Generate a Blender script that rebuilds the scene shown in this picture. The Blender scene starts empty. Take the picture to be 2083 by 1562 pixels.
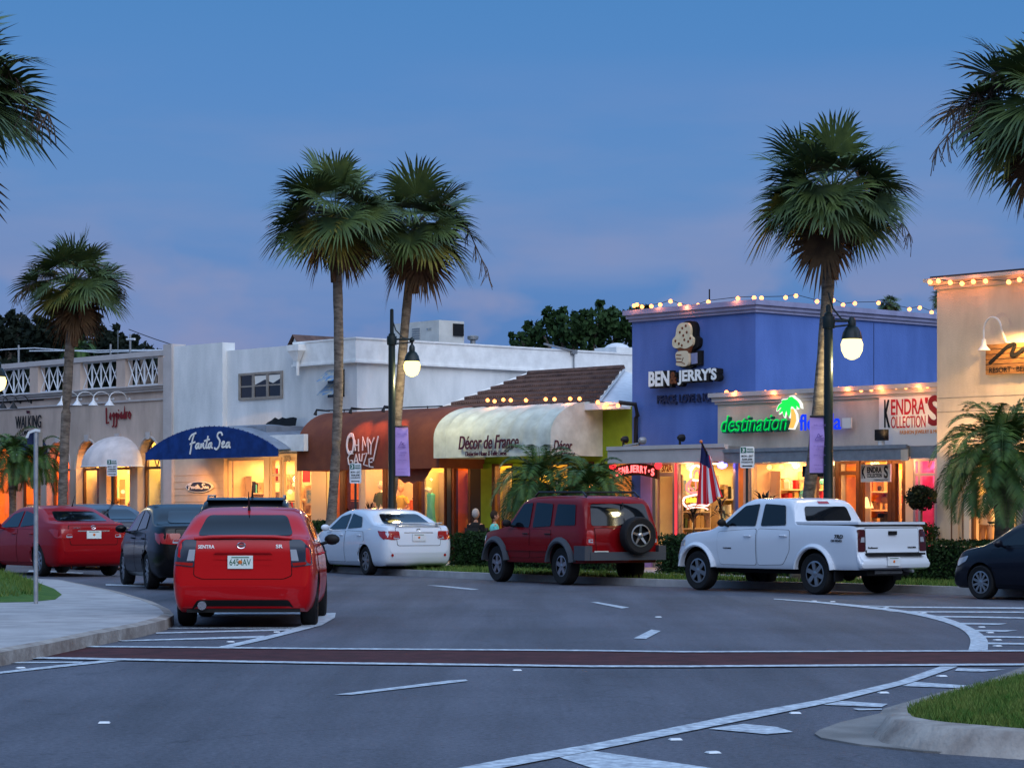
import bpy, bmesh, math, random
import numpy as np
from mathutils import Matrix, Vector
from mathutils.bvhtree import BVHTree
R=math.radians; rnd=random.Random(7)
scene=bpy.context.scene; C=scene.collection
# ---------------------------------------------------------------- camera
F=5000.0; HZ=1040.0; CX=1041.5; EYE=1.45
cam=bpy.data.objects.new('camera',bpy.data.cameras.new('camera')); C.objects.link(cam)
cam.location=(0,0,EYE); cam.rotation_euler=(R(90),0,0)
cam.data.sensor_fit='HORIZONTAL'; cam.data.sensor_width=36; cam.data.lens=F/2083*36
cam.data.shift_y=(HZ-781)/2083; cam.data.clip_end=3000; cam.data.clip_start=.5
scene.camera=cam
scene.view_settings.view_transform='Standard'; scene.view_settings.look='None'
scene.view_settings.exposure=0.0; scene.view_settings.gamma=1
# ---------------------------------------------------------------- world
W=bpy.data.worlds.new('World'); scene.world=W; W.use_nodes=True
nt=W.node_tree; nt.nodes.clear()
def N(t,**k):
    n=nt.nodes.new(t)
    for a,b in k.items(): setattr(n,a,b)
    return n
def L(a,b): nt.links.new(a,b)
def ramp(n,pts):
    cr=n.color_ramp
    while len(cr.elements)<len(pts): cr.elements.new(.5)
    for e,(p,c) in zip(cr.elements,pts): e.position=p; e.color=(*c,1)
def mth(op,a,b=None,clamp=False):
    m=N('ShaderNodeMath',operation=op); m.use_clamp=clamp
    for i,v in enumerate((a,b)):
        if v is None: continue
        if isinstance(v,(int,float)): m.inputs[i].default_value=v
        else: L(v,m.inputs[i])
    return m.outputs[0]
def mixc(fac,a,b,bt='MIX'):
    m=N('ShaderNodeMix',data_type='RGBA',blend_type=bt)
    for i,v in ((0,fac),(6,a),(7,b)):
        if isinstance(v,(int,float)): m.inputs[i].default_value=v
        elif isinstance(v,tuple): m.inputs[i].default_value=(*v,1)
        else: L(v,m.inputs[i])
    return m.outputs[2]
tc=N('ShaderNodeTexCoord'); sep=N('ShaderNodeSeparateXYZ'); L(tc.outputs['Generated'],sep.inputs[0])
cr=N('ShaderNodeValToRGB'); L(sep.outputs[2],cr.inputs[0])
ramp(cr,[(0.0,(.055,.17,.42)),(.06,(.050,.185,.49)),(.10,(.058,.205,.52)),(.13,(.080,.225,.53)),(.17,(.056,.21,.53)),(.205,(.043,.20,.51)),(.5,(.22,.50,1.0)),(1,(.42,.66,1.1))])
mp=N('ShaderNodeMapping'); mp.inputs['Scale'].default_value=(5.5,5.5,26); mp.inputs['Location'].default_value=(1.3,.4,.2)
L(tc.outputs['Generated'],mp.inputs[0])
nz=N('ShaderNodeTexNoise'); nz.inputs['Scale'].default_value=1.0; nz.inputs['Detail'].default_value=5; nz.inputs['Roughness'].default_value=.5
L(mp.outputs[0],nz.inputs[0])
r2=N('ShaderNodeValToRGB'); L(nz.outputs[0],r2.inputs[0]); ramp(r2,[(.40,(0,0,0)),(.64,(1,1,1))])
# puffy low cumulus
mp2=N('ShaderNodeMapping'); mp2.inputs['Scale'].default_value=(16,16,26); mp2.inputs['Location'].default_value=(.35,0,.1)
L(tc.outputs['Generated'],mp2.inputs[0])
nz2=N('ShaderNodeTexNoise'); nz2.inputs['Scale'].default_value=1.0; nz2.inputs['Detail'].default_value=4
L(mp2.outputs[0],nz2.inputs[0])
r3=N('ShaderNodeValToRGB'); L(nz2.outputs[0],r3.inputs[0]); ramp(r3,[(.48,(0,0,0)),(.60,(1,1,1))])
low=N('ShaderNodeMapRange'); L(sep.outputs[2],low.inputs[0]); low.inputs[1].default_value=.125; low.inputs[2].default_value=.09; 
mid=N('ShaderNodeMapRange'); L(sep.outputs[2],mid.inputs[0]); mid.inputs[1].default_value=.185; mid.inputs[2].default_value=.13
c1=mixc(mth('MULTIPLY',mth('MULTIPLY',r2.outputs[0],mid.outputs[0]),.95),cr.outputs[0],(.150,.245,.51))
c2=mixc(mth('MULTIPLY',mth('MULTIPLY',r3.outputs[0],low.outputs[0]),.8),c1,(.18,.245,.48))
# after-glow side of the sky (behind the photographer, where the sun went down)
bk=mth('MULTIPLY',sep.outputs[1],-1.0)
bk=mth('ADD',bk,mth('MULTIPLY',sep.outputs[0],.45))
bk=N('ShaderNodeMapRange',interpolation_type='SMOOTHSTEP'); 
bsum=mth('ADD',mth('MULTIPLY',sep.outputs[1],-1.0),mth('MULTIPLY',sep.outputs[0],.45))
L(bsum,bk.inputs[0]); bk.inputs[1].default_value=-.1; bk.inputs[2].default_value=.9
# dark low band put into the sky colour for unseen trees; dims car reflections
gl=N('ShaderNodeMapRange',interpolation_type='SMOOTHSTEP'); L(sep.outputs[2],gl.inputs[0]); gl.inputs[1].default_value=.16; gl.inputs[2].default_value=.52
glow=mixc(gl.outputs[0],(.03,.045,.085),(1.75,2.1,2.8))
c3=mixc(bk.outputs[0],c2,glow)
sky=N('ShaderNodeTexSky',sky_type='NISHITA'); sky.sun_disc=False
sky.sun_elevation=R(1.0); sky.sun_rotation=R(155)
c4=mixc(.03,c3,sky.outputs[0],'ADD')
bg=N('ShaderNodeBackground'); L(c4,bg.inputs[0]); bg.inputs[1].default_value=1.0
wo=N('ShaderNodeOutputWorld'); L(bg.outputs[0],wo.inputs[0])
# soft after-sunset light
sl=bpy.data.lights.new('sun','SUN'); sl.energy=.5; sl.angle=R(30); sl.color=(.86,.93,1)
so=bpy.data.objects.new('sun',sl); C.objects.link(so)
so.rotation_euler=Vector((.42,-.80,.45)).to_track_quat('Z','Y').to_euler()
# ---------------------------------------------------------------- measuring helpers
def gp(px,py,z=0.0):
    Y=(EYE-z)*F/(py-HZ); return Vector(((px-CX)/F*Y,Y,z))
def at(px,py,Y): return Vector(((px-CX)/F*Y,Y,EYE+(HZ-py)/F*Y))
TH=R(48.5); U=Vector((math.cos(TH),-math.sin(TH),0)); V=Vector((math.sin(TH),math.cos(TH),0)); O=Vector((4.99,57.8,0))
def S(px,t=0):
    k=(px-CX)/F; return (k*(O.y+V.y*t)-O.x-V.x*t)/(U.x-k*U.y)
def P(s,t,z=0): return O+U*s+V*t+Vector((0,0,z))
def Z(px,py,t=0):
    Y=P(S(px,t),t).y; return EYE+(HZ-py)/F*Y
FR=Matrix(((U.x,V.x,0,O.x),(U.y,V.y,0,O.y),(0,0,1,0),(0,0,0,1)))     # street frontage frame (s,t,z)
def FM(s,t,z):   # sign frame: x along the front, y up, z out to the street
    p=P(s,t,z); return Matrix(((U.x,0,-V.x,p.x),(U.y,0,-V.y,p.y),(0,1,0,p.z),(0,0,0,1)))
# ---------------------------------------------------------------- materials
MT={}
def mat(name,col,rough=.6,metal=0,noise=0,nscale=6,bump=0,bscale=40,emit=None,es=0,coat=0,col2=None,spec=.18,detail=4,coords='Object',streak=None,sheen=0):
    m=bpy.data.materials.new(name); m.use_nodes=True; t=m.node_tree; b=t.nodes['Principled BSDF']
    b.inputs['Base Color'].default_value=(*col,1); b.inputs['Roughness'].default_value=rough
    b.inputs['Metallic'].default_value=metal; b.inputs['Specular IOR Level'].default_value=spec
    if coat: b.inputs['Coat Weight'].default_value=coat; b.inputs['Coat Roughness'].default_value=.04
    if emit: b.inputs['Emission Color'].default_value=(*emit,1); b.inputs['Emission Strength'].default_value=es
    if noise or bump or col2:
        tc=t.nodes.new('ShaderNodeTexCoord'); 
        src=tc.outputs[coords]
        if streak:
            mpn=t.nodes.new('ShaderNodeMapping'); mpn.inputs['Scale'].default_value=streak; t.links.new(src,mpn.inputs[0]); src=mpn.outputs[0]
        if noise or col2:
            n=t.nodes.new('ShaderNodeTexNoise'); n.inputs['Scale'].default_value=nscale; n.inputs['Detail'].default_value=detail; n.inputs['Roughness'].default_value=.6
            t.links.new(src,n.inputs[0])
            rr=t.nodes.new('ShaderNodeValToRGB'); t.links.new(n.outputs[0],rr.inputs[0])
            c2=col2 or tuple(c*(1-noise) for c in col); c1=col if col2 else tuple(min(1,c*(1+noise*.5)) for c in col)
            rr.color_ramp.elements[0].position=.35; rr.color_ramp.elements[0].color=(*c2,1)
            rr.color_ramp.elements[1].position=.65; rr.color_ramp.elements[1].color=(*c1,1)
            t.links.new(rr.outputs[0],b.inputs['Base Color'])
        if bump:
            n2=t.nodes.new('ShaderNodeTexNoise'); n2.inputs['Scale'].default_value=bscale; n2.inputs['Detail'].default_value=3
            t.links.new(tc.outputs[coords],n2.inputs[0])
            bp=t.nodes.new('ShaderNodeBump'); bp.inputs['Strength'].default_value=bump; bp.inputs['Distance'].default_value=.02
            t.links.new(n2.outputs[0],bp.inputs['Height']); t.links.new(bp.outputs[0],b.inputs['Normal'])
    MT[name]=m; return m
def emis(name,col,st):
    m=bpy.data.materials.new(name); m.use_nodes=True; t=m.node_tree; t.nodes.clear()
    e=t.nodes.new('ShaderNodeEmission'); e.inputs[0].default_value=(*col,1); e.inputs[1].default_value=st
    o=t.nodes.new('ShaderNodeOutputMaterial'); t.links.new(e.outputs[0],o.inputs[0]); MT[name]=m; return m
def pane_mat(name,tint=(1,1,1),refl=.06):
    m=bpy.data.materials.new(name); m.use_nodes=True; t=m.node_tree; t.nodes.clear()
    tr=t.nodes.new('ShaderNodeBsdfTransparent'); tr.inputs[0].default_value=(*tint,1)
    g=t.nodes.new('ShaderNodeBsdfGlossy'); g.inputs['Roughness'].default_value=.02
    lw=t.nodes.new('ShaderNodeNewGeometry'); dp=t.nodes.new('ShaderNodeVectorMath'); dp.operation='DOT_PRODUCT'
    t.links.new(lw.outputs['Incoming'],dp.inputs[0]); t.links.new(lw.outputs['Normal'],dp.inputs[1])
    def q(op,a,b):
        m_=t.nodes.new('ShaderNodeMath'); m_.operation=op
        for i,v in enumerate((a,b)):
            if isinstance(v,(int,float)): m_.inputs[i].default_value=v
            elif v is not None: t.links.new(v,m_.inputs[i])
        return m_.outputs[0]
    fac=q('ADD',q('MULTIPLY',q('POWER',q('SUBTRACT',1.0,q('ABSOLUTE',dp.outputs['Value'],None)),5.0),.94),refl)
    mx=t.nodes.new('ShaderNodeMixShader'); o=t.nodes.new('ShaderNodeOutputMaterial')
    t.links.new(fac,mx.inputs[0]); t.links.new(tr.outputs[0],mx.inputs[1]); t.links.new(g.outputs[0],mx.inputs[2]); t.links.new(mx.outputs[0],o.inputs[0])
    MT[name]=m; return m
def asphalt():
    m=mat('asphalt',(.10,.105,.13),.72,bump=.6,bscale=55,spec=.3); t=m.node_tree; b=t.nodes['Principled BSDF']; tc=t.nodes.new('ShaderNodeTexCoord')
    def nz(sc,det,stretch=None,ro=.6):
        n=t.nodes.new('ShaderNodeTexNoise'); n.inputs['Scale'].default_value=sc; n.inputs['Detail'].default_value=det; n.inputs['Roughness'].default_value=ro
        if stretch:
            q=t.nodes.new('ShaderNodeMapping'); q.inputs['Scale'].default_value=stretch; q.inputs['Rotation'].default_value=(0,0,.5); t.links.new(tc.outputs['Object'],q.inputs[0]); t.links.new(q.outputs[0],n.inputs[0])
        else: t.links.new(tc.outputs['Object'],n.inputs[0])
        return n.outputs[0]
    def mr(x,a,c,lo,hi):
        n=t.nodes.new('ShaderNodeMapRange'); t.links.new(x,n.inputs[0])
        for i,v in enumerate((a,c,lo,hi)): n.inputs[i+1].default_value=v
        return n.outputs[0]
    def mul(x,y):
        n=t.nodes.new('ShaderNodeMath'); n.operation='MULTIPLY'; t.links.new(x,n.inputs[0]); t.links.new(y,n.inputs[1]); return n.outputs[0]
    f=mul(mr(nz(.35,5),.3,.7,.82,1.18),mr(nz(22,3,None,.85),.3,.7,.55,1.45))
    f=mul(f,mr(nz(1.0,4,(1.6,.10,1)),.35,.65,.80,1.18))
    f=mul(f,mr(nz(2.6,8),.60,.72,1.0,.72))
    v=t.nodes.new('ShaderNodeTexVoronoi'); v.feature='DISTANCE_TO_EDGE'; v.inputs['Scale'].default_value=.16
    w=t.nodes.new('ShaderNodeMapping'); t.links.new(tc.outputs['Object'],w.inputs[0])
    ad=t.nodes.new('ShaderNodeVectorMath'); ad.operation='ADD'; nn=t.nodes.new('ShaderNodeTexNoise'); nn.inputs['Scale'].default_value=1.2; nn.inputs['Detail'].default_value=6; t.links.new(tc.outputs['Object'],nn.inputs[0]); t.links.new(w.outputs[0],ad.inputs[0]); t.links.new(nn.outputs[1],ad.inputs[1]); t.links.new(ad.outputs[0],v.inputs[0])
    f=mul(f,mr(v.outputs[0],.001,.004,.8,1.0))
    c=t.nodes.new('ShaderNodeVectorMath'); c.operation='SCALE'; c.inputs[0].default_value=(.072,.075,.094); t.links.new(f,c.inputs['Scale']); t.links.new(c.outputs[0],b.inputs['Base Color'])
asphalt()
mat('ground',(.06,.06,.06),.9,noise=.2)
mat('marking',(.56,.62,.66),.7,col2=(.22,.24,.28),nscale=11,detail=10)
mat('crosswalk',(.060,.016,.016),.8,noise=.4,nscale=3,bump=.3)
mat('concrete',(.34,.33,.33),.85,noise=.22,nscale=2.2,bump=.3,bscale=30,detail=8)
mat('gutter_pan',(.20,.19,.18),.85,noise=.3,nscale=1.5,bump=.3,detail=8)
mat('kerb',(.34,.31,.28),.85,col2=(.20,.17,.15),nscale=3.5,bump=.6,bscale=20,detail=10)
mat('grass',(.030,.085,.012),.9,col2=(.07,.13,.02),nscale=3,bump=.6,bscale=50)
mat('grass_blade',(.03,.10,.012),.8,col2=(.14,.17,.04),nscale=7,detail=8)
mat('soil',(.07,.045,.035),.95,noise=.4)
mat('stucco_cream',(.52,.40,.33),.85,noise=.22,nscale=1.2,streak=(1,1,.35),bump=.35,bscale=35)
mat('stucco_trim',(.50,.45,.43),.8,noise=.1,nscale=2,bump=.15)
mat('stucco_white',(.80,.80,.79),.85,col2=(.56,.58,.58),nscale=.9,bump=.3,bscale=18,streak=(1,1,.35),detail=6)
mat('white_trim',(.82,.82,.80),.7,noise=.12,nscale=3)
mat('wall_warm',(.62,.50,.38),.8,noise=.08,nscale=3)
mat('stucco_blue',(.068,.128,.36),.85,col2=(.095,.17,.46),nscale=1.3,bump=.4,bscale=30,detail=8,streak=(1,1,.3))
mat('blue_trim',(.26,.27,.42),.7,noise=.15,nscale=3)
mat('stucco_beige',(.54,.46,.38),.85,noise=.22,nscale=1.5,streak=(1,1,.4),bump=.3,bscale=35)
mat('stucco_tan',(.60,.50,.40),.85,noise=.22,nscale=1.2,streak=(1,1,.35),bump=.35,bscale=35,detail=6)
mat('green_wall',(.20,.30,.02),.8,noise=.15,nscale=3)
mat('rust_canvas',(.23,.072,.038),.8,col2=(.17,.052,.034),nscale=2,bump=.9,bscale=2.5)
mat('white_canvas',(.48,.53,.49),.8,noise=.22,nscale=2,bump=.9,bscale=2.5)
mat('cream_canvas',(.62,.55,.53),.8,noise=.14,nscale=3,bump=.2)
mat('blue_canvas',(.008,.040,.19),.75,noise=.3,nscale=3,bump=.8,bscale=2.5)
mat('grey_canvas',(.22,.25,.30),.8,noise=.2,nscale=3)
mat('dark_navy',(.02,.03,.08),.7)
mat('roof_tile',(.15,.09,.075),.8,col2=(.07,.045,.042),nscale=4,detail=8)
mat('roof_flat',(.25,.25,.26),.9,noise=.2)
mat('metal_white',(.65,.66,.68),.45,noise=.1)
mat('metal_grey',(.30,.31,.32),.45,metal=.6,noise=.15)
mat('galvanised',(.40,.42,.44),.4,metal=.7,noise=.2,nscale=10)
mat('hvac',(.55,.54,.50),.5,noise=.12,nscale=3)
mat('black_metal',(.015,.015,.017),.4)
mat('pole_green',(.006,.014,.014),.4,spec=.35)
mat('black',(.008,.008,.009),.6)
mat('dark_interior',(.02,.018,.018),.7)
mat('wood_dark',(.10,.035,.015),.5,noise=.4,nscale=8,streak=(8,8,1))
mat('wood_sign',(.26,.13,.05),.6,noise=.45,nscale=6,streak=(1,1,12))
mat('frame_cream',(.55,.42,.30),.6)
mat('frame_brown',(.14,.06,.03),.5)
mat('frame_alu',(.35,.33,.33),.35,metal=.6)
mat('window_frame',(.30,.26,.22),.7,noise=.2)
mat('window_dark',(.012,.014,.018),.06,spec=.6)
mat('red_alarm',(.5,.02,.015),.4)
mat('room_cream',(.74,.56,.34),.9,noise=.15,nscale=2)
mat('room_yellow',(.75,.55,.10),.9,noise=.15,nscale=2)
mat('room_lemon',(.70,.61,.34),.9,noise=.1,nscale=2)
mat('room_orange',(.75,.30,.06),.9,noise=.2,nscale=2)
mat('room_pink',(.75,.10,.28),.9,noise=.1,nscale=2)
mat('room_floor',(.30,.20,.12),.5,noise=.2)
mat('lavender',(.42,.28,.62),.75,noise=.08,nscale=4)
mat('lav_dark',(.20,.12,.36),.8)
mat('sign_white',(.62,.64,.66),.5,noise=.1)
mat('sign_green',(.01,.10,.07),.5)
mat('sign_black',(.012,.012,.013),.5)
mat('text_white',(.85,.85,.82),.5)
mat('text_red',(.45,.02,.03),.5)
mat('text_maroon',(.20,.015,.02),.6)
mat('text_plum',(.06,.012,.03),.6)
mat('text_orange',(.70,.22,.03),.5)
mat('banner_white',(.72,.68,.62),.7)
mat('ice_cream',(.72,.62,.42),.6,col2=(.62,.52,.34),nscale=6)
mat('cone_brown',(.16,.05,.02),.6)
mat('hand_cream',(.66,.55,.38),.6)
mat('tyre',(.012,.012,.013),.75,bump=.2)
mat('rim',(.35,.37,.40),.3,metal=.85)
mat('rim_dark',(.10,.10,.11),.35,metal=.8)
mat('chrome',(.7,.7,.72),.12,metal=1)
mat('car_glass',(.003,.005,.008),.04,spec=.38)
mat('car_red',(.42,.002,.005),.38,coat=.5,spec=.10)
mat('car_crimson',(.24,.001,.004),.42,coat=.32,spec=.08)
mat('car_maroon',(.16,.001,.003),.42,coat=.3,spec=.08)
mat('car_white',(.58,.62,.68),.35,coat=.9)
mat('car_black',(.003,.003,.004),.3,coat=.22,spec=.12)
mat('car_navy',(.005,.006,.012),.32,coat=.28,spec=.15)
mat('car_slate',(.03,.035,.055),.35,coat=.5,spec=.3)
mat('plastic_grey',(.055,.06,.07),.6,bump=.1)
mat('plastic_black',(.012,.012,.013),.5)
mat('seam',(.004,.004,.004),.9)
mat('lamp_red',(.30,.008,.008),.12,coat=1)
mat('lamp_dark',(.05,.004,.006),.12,coat=1)
mat('lamp_clear',(.30,.32,.36),.12,coat=1)
mat('lamp_smoke',(.02,.03,.05),.2,coat=.5)
mat('lamp_amber',(.6,.14,.02),.2,coat=1)
mat('plate',(.62,.68,.64),.5)
mat('plate_ink',(.01,.10,.05),.5)
mat('bark',(.20,.165,.135),.95,col2=(.075,.06,.05),nscale=5,bump=1,bscale=14,streak=(1,1,3),detail=8)
mat('bark_top',(.16,.09,.05),.95,noise=.5,nscale=8,bump=.8)
mat('palm_leaf',(.085,.125,.030),.55,col2=(.028,.055,.020),nscale=2.2,spec=.4)
mat('palm_leaf_old',(.22,.18,.035),.7,col2=(.06,.085,.02),nscale=3)
mat('palm_dead',(.12,.07,.035),.9,col2=(.06,.035,.02),nscale=4)
mat('flower_stalk',(.10,.075,.06),.9)
mat('pygmy_leaf',(.065,.12,.022),.5,col2=(.025,.065,.02),nscale=3)
mat('tree_leaf',(.012,.032,.008),.7,col2=(.022,.05,.012),nscale=1)
mat('tree_dark',(.004,.009,.005),.8,col2=(.008,.014,.008),nscale=1)
mat('hedge_leaf',(.02,.055,.012),.7,col2=(.008,.02,.006),nscale=6)
mat('topiary_leaf',(.008,.016,.007),.7)
mat('ti_leaf',(.012,.012,.010),.5)
mat('terracotta',(.25,.09,.04),.8)
mat('skin',(.42,.22,.15),.55)
mat('skin_pale',(.62,.42,.30),.5)
mat('hair_grey',(.35,.33,.33),.8)
mat('hair_dark',(.03,.02,.015),.8)
mat('cloth_black',(.012,.012,.014),.9)
mat('cloth_teal',(.12,.55,.55),.9)
mat('cloth_white',(.75,.72,.66),.9)
mat('cloth_tan',(.40,.26,.12),.9)
mat('cloth_orange',(.45,.15,.03),.9)
mat('cloth_green',(.10,.13,.05),.9)
mat('flag_red',(.75,.02,.03),.8); mat('flag_white',(.8,.78,.8),.8); mat('flag_blue',(.02,.025,.10),.8)
mat('art_blue',(.05,.20,.45),.6,col2=(.5,.45,.3),nscale=9)
mat('art_warm',(.65,.40,.18),.6,col2=(.15,.10,.10),nscale=9)
mat('chair_dark',(.02,.02,.02),.6)
emis('bulb_orange',(1,.28,.07),7)
emis('lamp_glow',(1,.80,.27),3.2)
emis('ceiling_glow',(1,.70,.35),9)
emis('neon_pink',(1,.10,.10),4.0)
emis('neon_white',(1,.45,.38),3.6)
emis('neon_yellow',(1,.50,.05),2.2)
emis('neon_red',(1,.03,.04),2.6)
emis('led_green',(.0,.72,.10),1.15)
emis('led_green2',(.02,.95,.12),1.0)
emis('led_blue',(.01,.05,.9),1.1)
emis('led_white',(.95,.98,.9),1.1)
emis('led_yellow',(1,.55,.12),1.1)
emis('blue_light',(.15,.15,1),7)
emis('lampshade',(1,.55,.2),2.5)
pane_mat('pane')
# ---------------------------------------------------------------- mesh builder (all points in world space)
WM={}
def setp(o,label=None,cat=None,group=None,kind=None):
    if label: o['label']=label
    if cat: o['category']=cat
    if group: o['group']=group
    if kind: o['kind']=kind
    return o
def thing(name,label,cat,loc=(0,0,0),rz=0,group=None):
    o=bpy.data.objects.new(name,None); C.objects.link(o); o.location=loc; o.rotation_euler=(0,0,rz)
    o.empty_display_size=.2
    WM[o.name]=Matrix.Translation(Vector(loc))@Matrix.Rotation(rz,4,'Z'); return setp(o,label,cat,group)
class MB:
    def __init__(s,M=None): s.v=[]; s.f=[]; s.M=M; s.fm=[]
    def add(s,pts,faces,m=0):
        n=len(s.v)
        if s.M is not None: pts=[s.M@Vector(p) for p in pts]
        s.v.extend([tuple(p) for p in pts]); s.f.extend([tuple(i+n for i in f) for f in faces]); s.fm.extend([m]*len(faces)); return s
    def box(s,x0,x1,y0,y1,z0,z1,m=0):
        return s.add([(x0,y0,z0),(x1,y0,z0),(x1,y1,z0),(x0,y1,z0),(x0,y0,z1),(x1,y0,z1),(x1,y1,z1),(x0,y1,z1)],
            [(0,3,2,1),(4,5,6,7),(0,1,5,4),(1,2,6,5),(2,3,7,6),(3,0,4,7)],m)
    def prism(s,poly,d0,d1,ax='y',m=0):   # poly 2d ; ax= extrude axis
        def q(a,b,d): return {'y':(a,d,b),'x':(d,a,b),'z':(a,b,d)}[ax]
        n=len(poly); pts=[q(a,b,d0) for a,b in poly]+[q(a,b,d1) for a,b in poly]
        fs=[tuple(range(n)),tuple(range(2*n-1,n-1,-1))]+[(i,n+i,n+(i+1)%n,(i+1)%n) for i in range(n)]
        return s.add(pts,fs,m)
    def tube(s,path,r,n=6,m=0,cap=True):
        path=[Vector(p) for p in path]; k=len(path); pts=[]; fs=[]
        rs=r if isinstance(r,(list,tuple)) else [r]*k
        up=Vector((0,0,1))
        for i,p in enumerate(path):
            d=(path[min(i+1,k-1)]-path[max(i-1,0)]).normalized()
            a=d.cross(up)
            if a.length<.05: a=d.cross(Vector((0,1,0)))
            a.normalize(); b=a.cross(d).normalized()
            for j in range(n):
                an=2*math.pi*j/n; pts.append(p+(a*math.cos(an)+b*math.sin(an))*rs[i])
        for i in range(k-1):
            for j in range(n): fs.append((i*n+j,i*n+(j+1)%n,(i+1)*n+(j+1)%n,(i+1)*n+j))
        if cap: fs.append(tuple(range(n-1,-1,-1))); fs.append(tuple((k-1)*n+j for j in range(n)))
        return s.add(pts,fs,m)
    def lathe(s,prof,c=(0,0,0),n=20,ax='z',m=0,cap=True):
        c=Vector(c); pts=[]; fs=[]; k=len(prof)
        for r,h in prof:
            for j in range(n):
                a=2*math.pi*j/n; x,y=r*math.cos(a),r*math.sin(a)
                pts.append(c+(Vector((x,y,h)) if ax=='z' else Vector((x,h,y)) if ax=='y' else Vector((h,x,y))))
        for i in range(k-1):
            for j in range(n): fs.append((i*n+j,i*n+(j+1)%n,(i+1)*n+(j+1)%n,(i+1)*n+j))
        if cap: fs.append(tuple(range(n-1,-1,-1))); fs.append(tuple((k-1)*n+j for j in range(n)))
        return s.add(pts,fs,m)
    def ball(s,c,r,n=10,sc=(1,1,1),m=0):
        k=max(4,n//2); return s.lathe2(c,[(math.sin(math.pi*i/k)*r,-math.cos(math.pi*i/k)*r) for i in range(1,k)],r,n,sc,m)
    def lathe2(s,c,prof,r,n,sc,m):
        c=Vector(c); pts=[c+Vector((0,0,-r*sc[2]))]; fs=[]
        for rr,h in prof:
            for j in range(n):
                a=2*math.pi*j/n; pts.append(c+Vector((rr*math.cos(a)*sc[0],rr*math.sin(a)*sc[1],h*sc[2])))
        pts.append(c+Vector((0,0,r*sc[2]))); k=len(prof)
        for j in range(n): fs.append((0,1+(j+1)%n,1+j)); fs.append((len(pts)-1,1+(k-1)*n+j,1+(k-1)*n+(j+1)%n))
        for i in range(k-1):
            for j in range(n): a=1+i*n; fs.append((a+j,a+(j+1)%n,a+n+(j+1)%n,a+n+j))
        return s.add(pts,fs,m)
    def poly(s,pts,m=0): return s.add(pts,[tuple(range(len(pts)))],m)
    def build(s,name,mats,parent=None,smooth=False,label=None,cat=None,group=None,kind=None,origin=None,smat=None):
        me=bpy.data.meshes.new(name); vs=[Vector(v) for v in s.v]
        loc=Vector((0,0,0))
        if parent is not None:
            inv=WM[parent.name].inverted(); vs=[inv@v for v in vs]
        else:
            if origin is None:
                xs=[v.x for v in vs]; ys=[v.y for v in vs]; zs=[v.z for v in vs]
                origin=((min(xs)+max(xs))/2,(min(ys)+max(ys))/2,min(zs))
            loc=Vector(origin); vs=[v-loc for v in vs]
        me.from_pydata([tuple(v) for v in vs],[],s.f)
        if isinstance(mats,str): mats=[mats]
        for m in mats: me.materials.append(MT[m])
        if any(s.fm): me.polygons.foreach_set('material_index',s.fm)
        bm=bmesh.new(); bm.from_mesh(me); bmesh.ops.recalc_face_normals(bm,faces=bm.faces); bm.to_mesh(me); bm.free()
        if smooth:
            me.polygons.foreach_set('use_smooth',[True]*len(me.polygons))
            me.set_sharp_from_angle(angle=R(smooth if smooth is not True else 40))
        me.update()
        o=bpy.data.objects.new(name,me); C.objects.link(o); o.location=loc
        if parent is not None:
            o.parent=parent; WM[o.name]=WM[parent.name].copy()
        else: WM[o.name]=Matrix.Translation(loc)
        return setp(o,label,cat,group,kind)
def FB(): return MB(FR)
def copy_tree(o,parent=None):
    c=o.copy(); C.objects.link(c); c.parent=parent
    for ch in [x for x in bpy.data.objects if x.parent is o]: copy_tree(ch,c)
    return c
def copy_at(root,loc,rz=None,label=None,group=None,scale=None):
    c=copy_tree(root); c.location=loc
    if rz is not None: c.rotation_euler=(0,0,rz)
    if scale: c.scale=(scale,)*3
    if label: c['label']=label
    if group: c['group']=group
    return c
# text as mesh, fitted to a width and height inside a 4x4 frame (x right, y up, z out)
def text(name,body,M,w,h,m,parent,depth=.02,bold=0,shear=0,lift=0,align='C',label=None):
    cu=bpy.data.curves.new('t','FONT'); cu.body=body; cu.size=1; cu.extrude=.5; cu.offset=bold; cu.shear=shear; cu.resolution_u=4
    cu.align_x='CENTER' if align=='C' else 'LEFT'
    ob=bpy.data.objects.new('t',cu); C.objects.link(ob)
    me=bpy.data.meshes.new_from_object(ob); co=np.empty(len(me.vertices)*3); me.vertices.foreach_get('co',co); co=co.reshape(-1,3)
    bpy.data.objects.remove(ob)
    mn,mx=co.min(0),co.max(0)
    b=MB(M); pts=[(( (x-mn[0])/(mx[0]-mn[0])-.5)*w,((y-mn[1])/(mx[1]-mn[1])-.5)*h,lift+(.5+z)*depth) for x,y,z in co]
    b.add(pts,[tuple(p.vertices) for p in me.polygons]); bpy.data.meshes.remove(me)
    return b.build(name,m,parent,label=label)
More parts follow.
